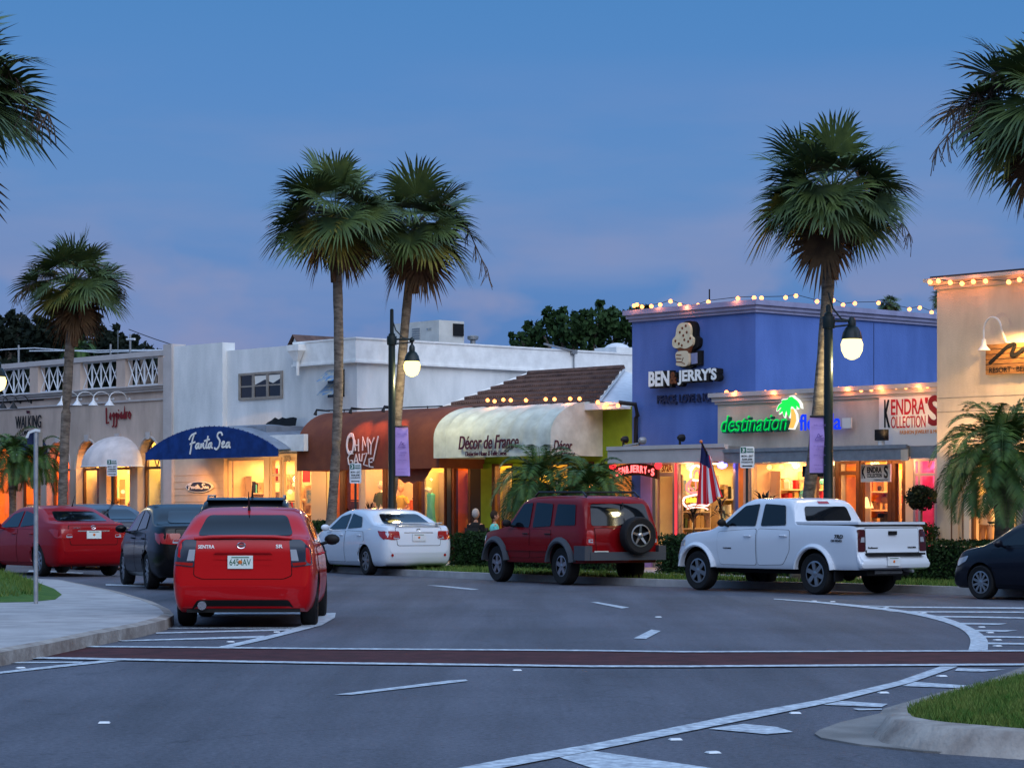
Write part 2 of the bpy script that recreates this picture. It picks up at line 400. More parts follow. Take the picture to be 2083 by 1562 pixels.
def strokes(name,lines,M,w,h,m,parent,r=.03,box=None,label=None,flat=.02,smooth=True):
    xs=[p[0] for l in lines for p in l]; ys=[p[1] for l in lines for p in l]
    x0,x1,y0,y1=box or (min(xs),max(xs),min(ys),max(ys)); b=MB(M)
    for l in lines:
        q=[Vector((((x-x0)/(x1-x0)-.5)*w,((y-y0)/(y1-y0)-.5)*h,0)) for x,y in l]
        if smooth and len(q)>2:
            o=[]
            for i in range(len(q)-1):
                a,b1,c,d=q[max(i-1,0)],q[i],q[i+1],q[min(i+2,len(q)-1)]
                for k in range(4):
                    t=k/4; o.append(.5*((2*b1)+(c-a)*t+(2*a-5*b1+4*c-d)*t*t+(3*b1-a-3*c+d)*t**3))
            o.append(q[-1]); q=o
        k=len(q); L_=[];R_=[]
        for i,p in enumerate(q):
            d=(q[min(i+1,k-1)]-q[max(i-1,0)]); d=d.normalized() if d.length>1e-6 else Vector((1,0,0))
            nn=Vector((-d.y,d.x,0)); L_.append(p+nn*r); R_.append(p-nn*r)
        pts=[]; 
        for a,c in zip(L_,R_): pts+= [a,c,a+Vector((0,0,flat)),c+Vector((0,0,flat))]
        fs=[]
        for i in range(k-1):
            a=i*4; e=a+4
            fs+=[(a+2,a+3,e+3,e+2),(a,a+2,e+2,e),(a+3,a+1,e+1,e+3)]
        fs+=[(0,1,3,2),((k-1)*4,(k-1)*4+2,(k-1)*4+3,(k-1)*4+1)]
        b.add(pts,fs)
    return b.build(name,m,parent,label=label)
def plight(loc,power,col=(1,.62,.25),r=.15,name='lamp_light'):
    l=bpy.data.lights.new(name,'POINT'); l.energy=power; l.color=col; l.shadow_soft_size=r
    o=bpy.data.objects.new(name,l); C.objects.link(o); o.location=loc; return o
def slight(loc,to,power,col=(1,.6,.25),ang=70,r=.08,blend=.6):
    l=bpy.data.lights.new('spot_light','SPOT'); l.energy=power; l.color=col; l.shadow_soft_size=r; l.spot_size=R(ang); l.spot_blend=blend
    o=bpy.data.objects.new('spot_light',l); C.objects.link(o); o.location=loc
    o.rotation_euler=(Vector(to)-Vector(loc)).to_track_quat('-Z','Y').to_euler(); return o
def alight(loc,sx,sy,rz,power,col=(1,.62,.28)):
    l=bpy.data.lights.new('ceiling_light','AREA'); l.energy=power; l.color=col; l.shape='RECTANGLE'; l.size=sx; l.size_y=sy
    o=bpy.data.objects.new('ceiling_light',l); C.objects.link(o); o.location=loc; o.rotation_euler=(0,0,rz); return o
# ================================================================ GROUND
def sheet(name,pts,z,m,kind='structure',thick=0,**k):
    b=MB(); pts=[(p[0],p[1]) for p in pts]
    if thick: b.prism(pts,z-thick,z,'z')
    else: b.poly([(x,y,z) for x,y in pts])
    return b.build(name,m,kind=kind,**k)
sheet('ground',[(-1500,-200),(1500,-200),(1500,2500),(-1500,2500)],-.03,'ground')
kerb_px=[(2300,1221),(2083,1215),(1953,1209.5),(1700,1201),(1335,1192.5),(925,1176),(663,1163)]
kerb=[gp(*p) for p in kerb_px]
kerb=[kerb[0]+(kerb[0]-kerb[1])*4]+kerb+[Vector((-8.2,66,0)),Vector((-14,76,0)),Vector((-26,92,0)),Vector((-60,130,0))]
def off(poly,d):     # shift an open line sideways towards the shops
    o=[]
    for i,p in enumerate(poly):
        t=(poly[min(i+1,len(poly)-1)]-poly[max(i-1,0)]).normalized(); o.append(p+Vector((t.y,-t.x,0))*d)
    return o
far=[(80,130),(80,160)]
sheet('road',[(-70,-15),(70,-15),(70,20)]+[(p.x,p.y) for p in kerb]+[(-90,130)],0,'asphalt')
def band(name,a,bb,z0,z1,m,**k):
    b=MB(); n=len(a); pts=[]
    for p,q in zip(a,bb): pts+=[(p.x,p.y,z0),(p.x,p.y,z1),(q.x,q.y,z1),(q.x,q.y,z0)]
    fs=[(0,1,2,3),(4*n-4,4*n-1,4*n-2,4*n-3)]
    for i in range(n-1):
        e=4*i
        for j in range(4): fs.append((e+j,e+(j+1)%4,e+4+(j+1)%4,e+4+j))
    b.add(pts,fs); return b.build(name,m,**k)
band('far_kerb',off(kerb,0),off(kerb,.16),-.05,.14,'concrete',kind='structure')
band('verge_soil',off(kerb,.16),off(kerb,2.6),-.05,.13,'grass',kind='structure')
# far pavement reaches under the shops
pv=off(kerb,2.6)
sheet('pavement',[(p.x,p.y) for p in pv]+[(-60,170),(60,170),(70,20)],.14,'concrete',thick=.2)
# left traffic island: paved, with a grass bed
def isl(pts,z): return [gp(x,y,z) for x,y in pts]
li=[(-260,1172),(0,1172),(130,1178),(240,1200),(310,1220),(345,1236),(354,1247),(338,1256),(290,1268),(200,1284),(100,1304),(0,1322),(-160,1352)]
lt=isl(li,.15); cpt=Vector((-14,38,.15))
def loop_band(name,outer,inner,z0,z1,zi,m,**k):
    b=MB(); n=len(outer); pts=[]
    for p,q in zip(outer,inner): pts+=[(p.x,p.y,z0),(p.x,p.y,z1),(q.x,q.y,zi),(q.x,q.y,z0)]
    fs=[]
    for i in range(n-1):
        e=4*i
        for j in range(3): fs.append((e+j,e+j+1,e+5+j,e+4+j))
    b.add(pts,fs); return b.build(name,m,smooth=30,**k)
li_in=[p+((cpt-p).normalized()*.17) for p in lt]
loop_band('left_kerb',lt,li_in,-.02,.13,.15,'kerb',kind='structure')
sheet('left_pavement',[(p.x,p.y) for p in li_in],.148,'concrete',thick=.12)
gl=isl([(-300,1166),(0,1168),(55,1176),(110,1197),(126,1209),(112,1219),(60,1224),(0,1225),(-200,1226)],.15)
b=MB(); n=len(gl); cg=Vector((-12.5,42,0))
pts=[(p.x,p.y,.152) for p in gl]+[((p.x*.85+cg.x*.15),(p.y*.85+cg.y*.15),.27) for p in gl]+[((p.x*.4+cg.x*.6),(p.y*.4+cg.y*.6),.33) for p in gl]
fs=[tuple(range(2*n,3*n))]
for k in range(2): fs+=[(k*n+i,k*n+(i+1)%n,(k+1)*n+(i+1)%n,(k+1)*n+i) for i in range(n)]
b.add(pts,fs); b.build('left_lawn','grass',kind='structure',smooth=True)
# right island
crop=lambda q:[(1200+x/2.359,1180+y/2.359) for x,y in q]
pan=crop([(2400,330),(2083,418),(1900,488),(1700,538),(1520,588),(1410,622),(1390,645),(1200,688),(1100,725),(1078,742),(1110,762),(1300,795),(1600,826),(2083,852),(2600,862)])
sheet('right_gutter_pan',[tuple(gp(*p))[:2] for p in pan],.012,'gutter_pan',thick=.05)
top=crop([(2500,345),(2083,432),(1900,478),(1700,520),(1530,570),(1430,605),(1400,640),(1440,668),(1560,690),(1700,706),(2083,730),(2600,740)])
inn=crop([(2500,375),(2083,447),(1900,492),(1750,532),(1610,570),(1535,605),(1530,628),(1560,648),(1640,662),(1720,672),(2083,702),(2600,712)])
tk=[gp(x,y,.15) for x,y in top]; ti=[gp(x,y,.16) for x,y in inn]
b=MB(); n=len(tk); cc=Vector((8,18,0)); pts=[]
for p,q in zip(tk,ti):
    o=p+(p-q).normalized()*.10
    pts+=[(o.x,o.y,-.01),(p.x,p.y,.09),(p.x*.8+q.x*.2,p.y*.8+q.y*.2,.145),(q.x,q.y,.15),(q.x,q.y,.0)]
fs=[]
for i in range(n-1):
    for j in range(4): fs.append((5*i+j,5*i+j+1,5*i+6+j,5*i+5+j))
b.add(pts,fs); b.build('right_kerb','kerb',kind='structure',smooth=60)
sheet('right_lawn',[(p.x,p.y) for p in ti],.14,'grass',thick=.1)
def inpoly(x,y,poly):
    c=False; n=len(poly); j=n-1
    for i in range(n):
        xi,yi,xj,yj=poly[i][0],poly[i][1],poly[j][0],poly[j][1]
        if (yi>y)!=(yj>y) and x<(xj-xi)*(y-yi)/(yj-yi)+xi: c=not c
        j=i
    return c
def blades(name,poly,zf,n,hmax,parent_kind='stuff',w=.006,label=None,xr=None):
    xs=[p[0] for p in poly]; ys=[p[1] for p in poly]; b=MB(); k=0; tr=0
    x0,x1=max(min(xs),-20),min(max(xs),20)
    if xr: x0,x1=xr
    while k<n and tr<n*12:
        tr+=1; x=rnd.uniform(x0,x1); y=rnd.uniform(min(ys),max(ys))
        if not inpoly(x,y,poly): continue
        k+=1; z=zf; a=rnd.uniform(0,6.28); hh=hmax*rnd.uniform(.4,1); lx,ly=rnd.uniform(-.6,.6)*hh,rnd.uniform(-.6,.6)*hh
        dx,dy=w*math.cos(a),w*math.sin(a)
        b.add([(x-dx,y-dy,z),(x+dx,y+dy,z),(x+lx,y+ly,z+hh)],[(0,1,2)])
    return b.build(name,'grass_blade',kind=parent_kind,label=label,cat='grass')
blades('lawn_grass',[tuple(p)[:2] for p in ti],.13,26000,.075,label='short green lawn grass inside the kerbed island at lower right',xr=(2.2,6.5))
blades('island_grass',[((p.x*.93+cg.x*.07),(p.y*.93+cg.y*.07)) for p in gl],.17,9000,.20,w=.012,label='mounded green grass bed round the signpost on the left island',xr=(-10.5,-6))
vg=[tuple(p)[:2] for p in off(kerb[0:10],.2)]+[tuple(p)[:2] for p in reversed(off(kerb[0:10],2.5))]
blades('verge_grass',vg,.12,16000,.11,w=.014,label='strip of green grass along the kerb in front of the shops',xr=(-9,10))
# ---- painted markings
def mark(name,pts,z=.006,m='marking',lab=None):
    b=MB()
    q=[gp(x,y) for x,y in pts]; b.poly([(p.x,p.y,z) for p in q]); return b.build(name,m,kind='structure')
b=MB(); xs=[-300,111,400,700,1000,1200,1391,1700,2083,2500]
tp=[1313,1315.6,1318,1321,1323,1324.5,1327,1326,1325,1324]; bt=[1334,1340,1345.5,1350.5,1354,1356.8,1357,1355,1353,1352]
def strip(name,xs,ya,yb,z,m):
    b=MB(); pts=[]
    for x,a,c in zip(xs,ya,yb): p,q=gp(x,a),gp(x,c); pts+=[(p.x,p.y,z),(q.x,q.y,z)]
    b.add(pts,[(2*i,2*i+1,2*i+3,2*i+2) for i in range(len(xs)-1)]); return b.build(name,m,kind='structure')
strip('crosswalk',xs,tp,bt,.005,'crosswalk')
strip('crosswalk_line',xs,[y-1 for y in tp],[y+1.6 for y in tp],.013,'marking')
strip('crosswalk_line',xs,[y-1.6 for y in bt],[y+2 for y in bt],.013,'marking')
def smooth_poly(pts,n=5):
    o=[]
    for i in range(len(pts)-1):
        a,b1,c,d=[Vector(pts[max(0,min(len(pts)-1,i+k))]) for k in (-1,0,1,2)]
        for k in range(n):
            t=k/n; o.append(tuple(.5*((2*b1)+(c-a)*t+(2*a-5*b1+4*c-d)*t*t+(3*b1-a-3*c+d)*t**3)))
    return o+[tuple(pts[-1])]
inner=smooth_poly(crop([(880,93),(1100,111),(1300,133),(1500,157),(1640,186),(1740,217),(1800,250),(1826,290),(1816,338)]))
outer=smooth_poly(crop([(884,90),(1100,104),(1300,122),(1500,146),(1660,172),(1760,200),(1850,240),(1905,285),(1909,338)]))
def ribbon(name,a,c,z=.009):
    b=MB(); pts=[]
    for p,q in zip(a,c): p,q=gp(*p),gp(*q); pts+=[(p.x,p.y,z),(q.x,q.y,z)]
    b.add(pts,[(2*i,2*i+1,2*i+3,2*i+2) for i in range(len(a)-1)]); b.build(name,'marking',kind='structure')
ribbon('edge_line',inner,outer)
ribbon('edge_line',crop([(1680,417),(1480,487),(1100,578),(720,645),(0,792)])+[(1040,1543),(800,1590)],crop([(1765,417),(1540,495),(1190,583),(735,676),(10,823)])+[(1010,1566),(800,1610)])
mark('hatch_line',[(1125,1537),(1204,1528),(1460,1565),(1240,1575)])
for q in ([(1560,490),(1800,507),(1830,512),(1770,520),(1500,510)],[(1210,582),(1430,596),(1400,611),(1120,600)],[(740,692),(900,708),(975,731),(850,742),(570,716)],
          [(1262,619),(1400,619),(1402,624),(1290,627)],[(1765,424),(1995,431),(1880,441),(1750,437)],
          [(1240,120),(1500,127),(2120,132),(2120,139),(1500,133)],[(1420,149),(2120,152),(2120,158),(1500,155)],[(1600,171),(1900,175),(2120,181),(2120,186),(1640,178)],
          [(1730,205),(2005,209),(1960,215),(1760,213)],[(1830,239),(2052,242),(1990,249),(1850,247)],[(1890,268),(2120,273),(2120,279),(1895,277)],[(1905,300),(2120,304),(2120,311),(1905,309)]):
    mark('hatch_line',crop(q),.0075)
for q in ([(680,1414),(716,1414),(952,1386),(948,1383),(915,1385)],[(1289,1299),(1314,1300),(1344,1284),(1325,1281)],[(1201,1225),(1215,1225),(1280,1236),(1265,1238)],[(868,1190.5),(900,1191.5),(975,1199),(960,1200)],
          [(0,1347),(168,1346.5),(168,1349),(0,1350)],[(235,1341),(262,1343),(0,1371),(0,1367)],
          [(317,1287),(590,1279.5),(590,1283),(317,1289.5)],[(238,1303.5),(538,1293.5),(538,1298),(250,1305)],[(326,1277.5),(605,1277),(605,1278.5),(326,1279)],[(400,1245),(640,1246),(640,1250.5),(400,1250)],
          [(60,1160),(170,1165),(165,1168),(55,1164)],[(215,1188),(345,1192),(345,1195),(215,1191)]):
    mark('lane_line',q,.008)
ribbon('edge_line',[(443,1317),(504,1303),(565,1289),(605,1276),(640,1262),(655,1248)],[(472,1317),(540,1302),(610,1284),(655,1272),(681,1257),(683,1247)])
# raised road reflectors
rp=crop([(328,178),(1600,158),(1420,133),(1075,101),(1165,104),(1880,226),(1920,253),(1955,288),(1955,317),(1688,462),(1408,542),(985,640),(410,767),(590,830)])+[(42,1359),(469,1306),(563,1286),(212,1471),(1052,1364)]
refl_lab=['white lane reflector just beyond the short thick lane dash','reflector second along the upper hatching from the pickup','reflector nearest the pickup beside the upper curved line','leftmost reflector at the thin tip of the curved line','second reflector from the thin tip of the curved line',
 'reflector at the top of the short hatch bars on the right','reflector between the upper short hatch bars on the right','reflector third down the short hatch bars on the right','reflector just above the crosswalk at the right edge',
 'reflector just below the crosswalk near the right lawn','reflector between hatch bars left of the right lawn','reflector beside the thick line above the gutter point','reflector close to the bottom end of the thick line','yellowish reflector alone on the asphalt at the bottom',
 'reflector in the striped wedge at the left edge','reflector just above the crosswalk behind the red sedan','reflector nearest the red sedan rear wheel','lone reflector on the open asphalt at lower left','lone reflector just below the crosswalk at mid road']
for i,(x,y) in enumerate(rp):
    p=gp(x,y); b=MB(Matrix.Translation(p)@Matrix.Rotation(R(15+11*math.sin(i)),4,'Z'))
    b.add([(-.04,-.04,.004),(.04,-.04,.004),(.04,.04,.004),(-.04,.04,.004),(-.032,-.02,.014),(.032,-.02,.014),(.032,.02,.014),(-.032,.02,.014)],
          [(4,5,6,7),(0,1,5,4),(1,2,6,5),(2,3,7,6),(3,0,4,7)])
    b.build('road_reflector','sign_white',label=refl_lab[i],cat='road stud',group='raised reflectors on the road')
# ================================================================ VEHICLES
def pchip(pts):
    x=np.array([p[0] for p in pts],float); y=np.array([p[1] for p in pts],float)
    h=np.diff(x); d=np.diff(y)/h; m=np.zeros(len(x)); m[0],m[-1]=d[0],d[-1]
    for i in range(1,len(x)-1):
        if d[i-1]*d[i]>0:
            w1,w2=2*h[i]+h[i-1],h[i]+2*h[i-1]; m[i]=(w1+w2)/(w1/d[i-1]+w2/d[i])
    def f(q):
        q=min(max(q,x[0]),x[-1]); i=min(int(np.searchsorted(x,q,'right'))-1,len(h)-1); t=(q-x[i])/h[i]
        return (2*t**3-3*t*t+1)*y[i]+(t**3-2*t*t+t)*h[i]*m[i]+(-2*t**3+3*t*t)*y[i+1]+(t**3-t*t)*h[i]*m[i+1]
    return f
def car_shell(sp,name,matn,M,parent):
    L_,Wd=sp['L'],sp['W']; ft,fl,fb,fp=pchip(sp['top']),pchip(sp['low']),pchip(sp['belt']),pchip(sp['plan'])
    xs=[0]; x=0
    while x<L_:
        dx=.002
        while dx<.07 and abs(ft(x+dx)-ft(x))+abs(fl(x+dx)-fl(x))<.05: dx+=.004
        x+=dx; xs.append(min(x,L_))
    if xs[-1]-xs[-2]<.002: xs.pop(-2)
    tum=sp.get('tumble',.38); prof=sp.get('side',([0,.08,.3,.55,.85,1],[.88,.95,.99,1,.975,.94]))
    pts=[]; rings=[]
    for x in xs:
        zt,zl=ft(x),fl(x); zb=min(fb(x),zt-.02); zb=max(zb,zl+.01); zt=max(zt,zb+.015); wm=Wd/2*fp(x); half=[]
        for t in (0,.06,.14,.24,.36,.48,.6,.72,.84,.93,1): half.append((wm*float(np.interp(t,*prof)),zl+(zb-zl)*t))
        yb=half[-1][0]; gh=zt-zb; r=min(.13,gh*.42); ys=yb-tum*(gh-r)
        for t in (.1,.25,.5,.75,.9,1): half.append((yb-tum*(gh-r)*t,zb+(gh-r)*t))
        a=(ys,zt-r); c=(ys-tum*r-r*.9,zt-.012); mdl=(ys-tum*r*.8,zt-.02)
        for t in (.3,.6,.85,1):
            half.append(((1-t)**2*a[0]+2*t*(1-t)*mdl[0]+t*t*c[0],(1-t)**2*a[1]+2*t*(1-t)*mdl[1]+t*t*c[1]))
        for t in (.7,.4,.15): half.append((c[0]*t,zt-.012*t*t))
        ring=[(x,0,zl)]+[(x,y,z) for y,z in half]+[(x,0,zt)]+[(x,-y,z) for y,z in reversed(half)]
        rings.append(len(ring)); pts+=ring
    n=rings[0]; fs=[]
    for i in range(len(xs)-1):
        for j in range(n): fs.append((i*n+j,i*n+(j+1)%n,(i+1)*n+(j+1)%n,(i+1)*n+j))
    fs.append(tuple(range(n))); fs.append(tuple((len(xs)-1)*n+j for j in range(n-1,-1,-1)))
    me=bpy.data.meshes.new('shell'); me.from_pydata([(p[0]-sp['ro'],p[1],p[2]) for p in pts],[],fs)
    me.materials.append(MT[matn]); me.materials.append(MT['black'])
    bm=bmesh.new(); bm.from_mesh(me); bmesh.ops.remove_doubles(bm,verts=bm.verts,dist=.0006); bmesh.ops.recalc_face_normals(bm,faces=bm.faces); bm.to_mesh(me); bm.free()
    ob=bpy.data.objects.new('shell',me); C.objects.link(ob)
    cuts=[]
    cb=MB()
    for ax in (0,sp['wb']):
        for s in (1,-1):
            y0,y1=sorted((s*(Wd/2-.30),s*(Wd/2+.25)))
            cb.lathe([(sp.get('arch',sp['r']+.045),y0),(sp.get('arch',sp['r']+.045),y1)],(ax,0,sp['r']+.01),26,'y')
    cm=bpy.data.meshes.new('cut'); cm.from_pydata(cb.v,[],cb.f); cm.materials.append(MT['black'])
    bm=bmesh.new(); bm.from_mesh(cm); bmesh.ops.recalc_face_normals(bm,faces=bm.faces); bm.to_mesh(cm); bm.free()
    co=bpy.data.objects.new('cut',cm); C.objects.link(co)
    md=ob.modifiers.new('b','BOOLEAN'); md.operation='DIFFERENCE'; md.object=co; md.solver='EXACT'
    try: md.material_mode='TRANSFER'
    except Exception: pass
    dg=bpy.context.evaluated_depsgraph_get(); dg.update(); ev=ob.evaluated_get(dg)
    res=bpy.data.meshes.new_from_object(ev)
    bpy.data.objects.remove(ob); bpy.data.objects.remove(co)
    bvh=BVHTree.FromPolygons([v.co.copy() for v in res.vertices],[tuple(p.vertices) for p in res.polygons])
    res.polygons.foreach_set('use_smooth',[True]*len(res.polygons)); res.set_sharp_from_angle(angle=R(32))
    res.name='body'; o=bpy.data.objects.new('body',res); C.objects.link(o); o.parent=parent
    WM[o.name]=WM[parent.name].copy()
    return o,bvh
def decal(bvh,outline,view,offs,grid=.07,edge=0.0):
    """outline in (x,z) for side views ('L','R'), (y,z) for 'B'(rear) and 'F'(front), (x,y) for 'T' -> points on the body"""
    bm=bmesh.new(); vs=[bm.verts.new((a,b,0)) for a,b in outline]; bm.faces.new(vs)
    xs=[a for a,b in outline]; ys=[b for a,b in outline]
    for k,(lo,hi) in enumerate(((min(xs),max(xs)),(min(ys),max(ys)))):
        q=lo+grid
        while q<hi-.01:
            g=bm.verts[:]+bm.edges[:]+bm.faces[:]
            bmesh.ops.bisect_plane(bm,geom=g,plane_co=(q,0,0) if k==0 else (0,q,0),plane_no=(1,0,0) if k==0 else (0,1,0)); q+=grid
    bm.verts.index_update(); pts=[]; ok=True
    for v in bm.verts:
        a,b=v.co.x,v.co.y
        o,d={'L':((a,4,b),(0,-1,0)),'R':((a,-4,b),(0,1,0)),'B':((-6,a,b),(1,0,0)),'F':((9,a,b),(-1,0,0)),'T':((a,b,5),(0,0,-1))}[view]
        h=bvh.ray_cast(Vector(o),Vector(d))
        if h[0] is None: pts.append(None); continue
        nrm=h[1] if h[1].dot(Vector(d))<0 else -h[1]
        nn=(nrm-Vector(d)*.8).normalized()
        pts.append(h[0]+nn*offs)
    good=[p for p in pts if p is not None]
    fs=[tuple(v.index for v in f.verts) for f in bm.faces if all(pts[v.index] is not None for v in f.verts)]
    bm.free(); z=Vector((0,0,0)); return [p if p is not None else z for p in pts],fs
def rr(poly,r=.03,n=3):     # rounded corners
    o=[]; k=len(poly)
    for i in range(k):
        p,a,c=Vector(poly[i]),Vector(poly[i-1]),Vector(poly[(i+1)%k])
        d1,d2=(a-p),(c-p); q=min(r,d1.length*.45,d2.length*.45); p1,p2=p+d1.normalized()*q,p+d2.normalized()*q
        for j in range(n+1):
            t=j/n; v=(1-t)**2*p1+2*t*(1-t)*p+t*t*p2; o.append((v.x,v.y))
    return o
def grow(poly,d):
    cx=sum(p[0] for p in poly)/len(poly); cy=sum(p[1] for p in poly)/len(poly)
    sx=(max(p[0] for p in poly)-min(p[0] for p in poly))/2; sy=(max(p[1] for p in poly)-min(p[1] for p in poly))/2
    return [(cx+(x-cx)*(1+d/sx),cy+(y-cy)*(1+d/sy)) for x,y in poly]
def wheel(parent,M,x,s,Wd,r,w=.21,spokes=7,rimm='rim',rr_=.66,y=None,name='wheel'):
    yc=s*(Wd/2-w/2-.015) if y is None else y
    e=thing(name,None,None); e.parent=parent; WM[e.name]=WM[parent.name].copy()
    ri=r*rr_
    T=M@Matrix.Translation((x,yc,r))
    b=MB(T); h=w/2
    b.lathe([(ri,-h*.85),(r*.9,-h),(r*.975,-h*.8),(r,-h*.45),(r,h*.45),(r*.975,h*.8),(r*.9,h),(ri,h*.85)],(0,0,0),32,'y',cap=False)
    b.build('tyre','tyre',e,smooth=30)
    b=MB(T); o=s*h*.8
    b.lathe([(ri*1.0,o),(ri*1.0,o*.3)],(0,0,0),28,'y',1,cap=False); b.lathe([(ri*1.0,o*.28),(ri*1.0,o*.25)],(0,0,0),28,'y',1)
    # open rim ring
    n=36; pts=[];fs=[]
    for a in range(n):
        an=2*math.pi*a/n
        for q,yy in ((ri*1.01,o*1.02),(ri*.88,o*1.05)): pts.append((q*math.cos(an),yy,q*math.sin(an)))
    fs=[(2*i,2*i+1,2*((i+1)%n)+1,2*((i+1)%n)) for i in range(n)]; b.add(pts,fs)
    b.lathe([(ri*.2,o*.5),(ri*.2,o*1.02),(ri*.08,o*1.08)],(0,0,0),14,'y')
    for k in range(spokes):
        an=2*math.pi*k/spokes+.3; ca,sa=math.cos(an),math.sin(an); w1,w2=ri*.13*7/spokes,ri*.10*7/spokes*1.5
        def q(rad,t,yy): return (rad*ca-t*sa,yy,rad*sa+t*ca)
        b.add([q(ri*.12,-w1,o),q(ri*.12,w1,o),q(ri*.93,w2,o*1.03),q(ri*.93,-w2,o*1.03),q(ri*.12,-w1,o*.6),q(ri*.12,w1,o*.6),q(ri*.93,w2,o*.7),q(ri*.93,-w2,o*.7)],
              [(0,1,2,3),(0,4,5,1),(1,5,6,2),(2,6,7,3),(3,7,4,0)])
    b.build('rim',[rimm,'black'],e,smooth=30)
    return e
def build_car(sp,name,label,cat,paint,anchor,theta,scale=1.0,which='rl',spokes=7,rimm='rim',glass='car_glass'):
    hd=Vector((-math.cos(R(theta)),math.sin(R(theta)),0)); lf=Vector((-hd.y,hd.x,0)); tr=sp['W']/2-.12
    if anchor[0]=='px': g=gp(anchor[1],anchor[2])
    else: g=Vector((anchor[1],anchor[2],0))
    loc=g
    if which=='rl': loc=g-lf*tr*scale
    if which=='fl': loc=g-lf*tr*scale-hd*sp['wb']*scale
    rz=math.atan2(hd.y,hd.x)
    root=thing(name,label,cat,loc,rz); root.scale=(scale,)*3
    M=Matrix.Translation(loc)@Matrix.Rotation(rz,4,'Z'); ro=sp['ro']
    body,bvh=car_shell(sp,'body',paint,M,root)
    def dec(nm,poly,view,m,offs=.006,parent=root,grid=.08,label=None):
        if view in 'LRFT': pl=[(a-ro if view in 'LRT' else a,c) for a,c in poly]
        else: pl=poly
        pts,fs=decal(bvh,pl,view,offs,grid); b=MB(M); b.add(pts,fs)
        # thin skirt so the panel has an edge
        o=b.build(nm,m,parent,smooth=40,label=label); return o
    # sides
    for v in ('L','R'):
        for d in sp['doors']:
            dd=rr(d['o'],.06)
            dec('door_seam',grow(dd,.007),v,'seam',.0025)
            do=dec('door',dd,v,d.get('m',paint),.006)
            s=1 if v=='L' else -1
            for w in d['w']:
                wo=dec('window',rr(w,.04),v,glass,.012,parent=do)
            hx,hz=d['h']; h=bvh.ray_cast(Vector((hx-ro,4*s,hz)),Vector((0,-s,0)))
            if h[0] is not None:
                b=MB(M); y=h[0].y; b.tube([(hx-ro-.09,y+s*.01,hz),(hx-ro-.07,y+s*.035,hz+.005),(hx-ro+.07,y+s*.035,hz+.005),(hx-ro+.09,y+s*.01,hz)],.014,6)
                b.build('door_handle',sp.get('handle',paint),do,smooth=True)
        for w in sp.get('qwin',[]): dec('window',rr(w,.04),v,glass,.010)
        for nm,poly,m in sp.get('sidebits',[]): dec(nm,poly,v,paint if m is None else m,.009)
        for nm,poly,m in sp.get('sidelights',[]): dec(nm,rr(poly,.03),v,m,.008)
        # mirror
        mx,mz=sp['mirror']; s=1 if v=='L' else -1
        h=bvh.ray_cast(Vector((mx-ro,4*s,mz)),Vector((0,-s,0))); y=h[0].y if h[0] is not None else s*.8
        b=MB(M); b.tube([(mx-ro,y-s*.02,mz-.02),(mx-ro,y+s*.09,mz+.01)],.025,6)
        b.ball((mx-ro+.02,y+s*.16,mz+.05),.105,12,(.55,1.0,.72)); b.build('side_mirror',sp.get('mirrorm',paint),root,smooth=True)
    # rear and front glass
    dec('rear_window',rr(sp['rwin'],.06),'B',glass,.010)
    dec('windshield',rr(sp['fwin'],.06),'F',glass,.010)
    for nm,poly,m,rad in sp['rear']:
        if m is None: dec('panel_gap',grow(rr(poly,rad) if rad else poly,.010),'B','seam',.003)
        dec(nm,rr(poly,rad) if rad else poly,'B',paint if m is None else m,.007+(.004 if m else 0))
    for nm,poly,m in sp['front']: dec(nm,rr(poly,.03),'F',m,.008)
    for x in (0,sp['wb']):
        for s in (1,-1): wheel(root,M,x,s,sp['W'],sp['r'],spokes=spokes,rimm=rimm,rr_=sp.get('rimr',.66),w=sp.get('tw',.21))
    return root,M,bvh
def plate(root,M,bvh,y,z,ro=0,txt=None,w=.31,h=.16,m='plate',tilt=0):
    hh=bvh.ray_cast(Vector((-6,y,z)),Vector((1,0,0))); x=hh[0].x-.025
    T=M@Matrix(((0,0,-1,x),(-1,0,0,y),(0,1,0,z),(0,0,0,1)))
    b=MB(T); b.box(-w/2,w/2,-h/2,h/2,-.02,.006); o=b.build('licence_plate',m,root)
    if txt: text('lettering',txt,T@Matrix.Translation((0,0,.007)),w*.84,h*.5,'plate_ink',o,.003,.0)
    b=MB(T); b.ball((0,0,.008),.028,8,(1,1,.2)); b.build('plate_emblem','lamp_amber',o)
    MB(T).box(-w*.35,w*.35,h*.33,h*.40,.006,.009).build('plate_print','plate_ink',o)
    return o
def badge(root,M,bvh,txt,y,z,w,h,m='chrome'):
    hh=bvh.ray_cast(Vector((-6,y,z)),Vector((1,0,0))); x=hh[0].x-.008
    T=M@Matrix(((0,0,-1,x),(-1,0,0,y),(0,1,0,z),(0,0,0,1)))
    return text('badge',txt,T,w,h,m,root,.01,.02)
def mir(p): return [(-a,b) for a,b in reversed(p)]
def emblem(root,M,bvh,y,z,r,kind='ring'):
    hh=bvh.ray_cast(Vector((-6,y,z)),Vector((1,0,0))); x=hh[0].x-.012
    T=M@Matrix(((0,0,-1,x),(-1,0,0,y),(0,1,0,z),(0,0,0,1))); b=MB(T)
    b.tube([(r*math.cos(a)*1.1,r*.8*math.sin(a),0) for a in [i*math.pi/9 for i in range(19)]],r*.14,5)
    if kind=='ring': b.box(-r*1.3,r*1.3,-r*.17,r*.17,-.004,.01)
    else: b.tube([(-r*.5,-r*.5,0),(-r*.3,r*.5,0)],r*.12,5); b.tube([(r*.3,-r*.5,0),(r*.5,r*.5,0)],r*.12,5); b.tube([(-r*.4,0,0),(r*.4,0,0)],r*.12,5)
    b.build('emblem','chrome',root,smooth=True)
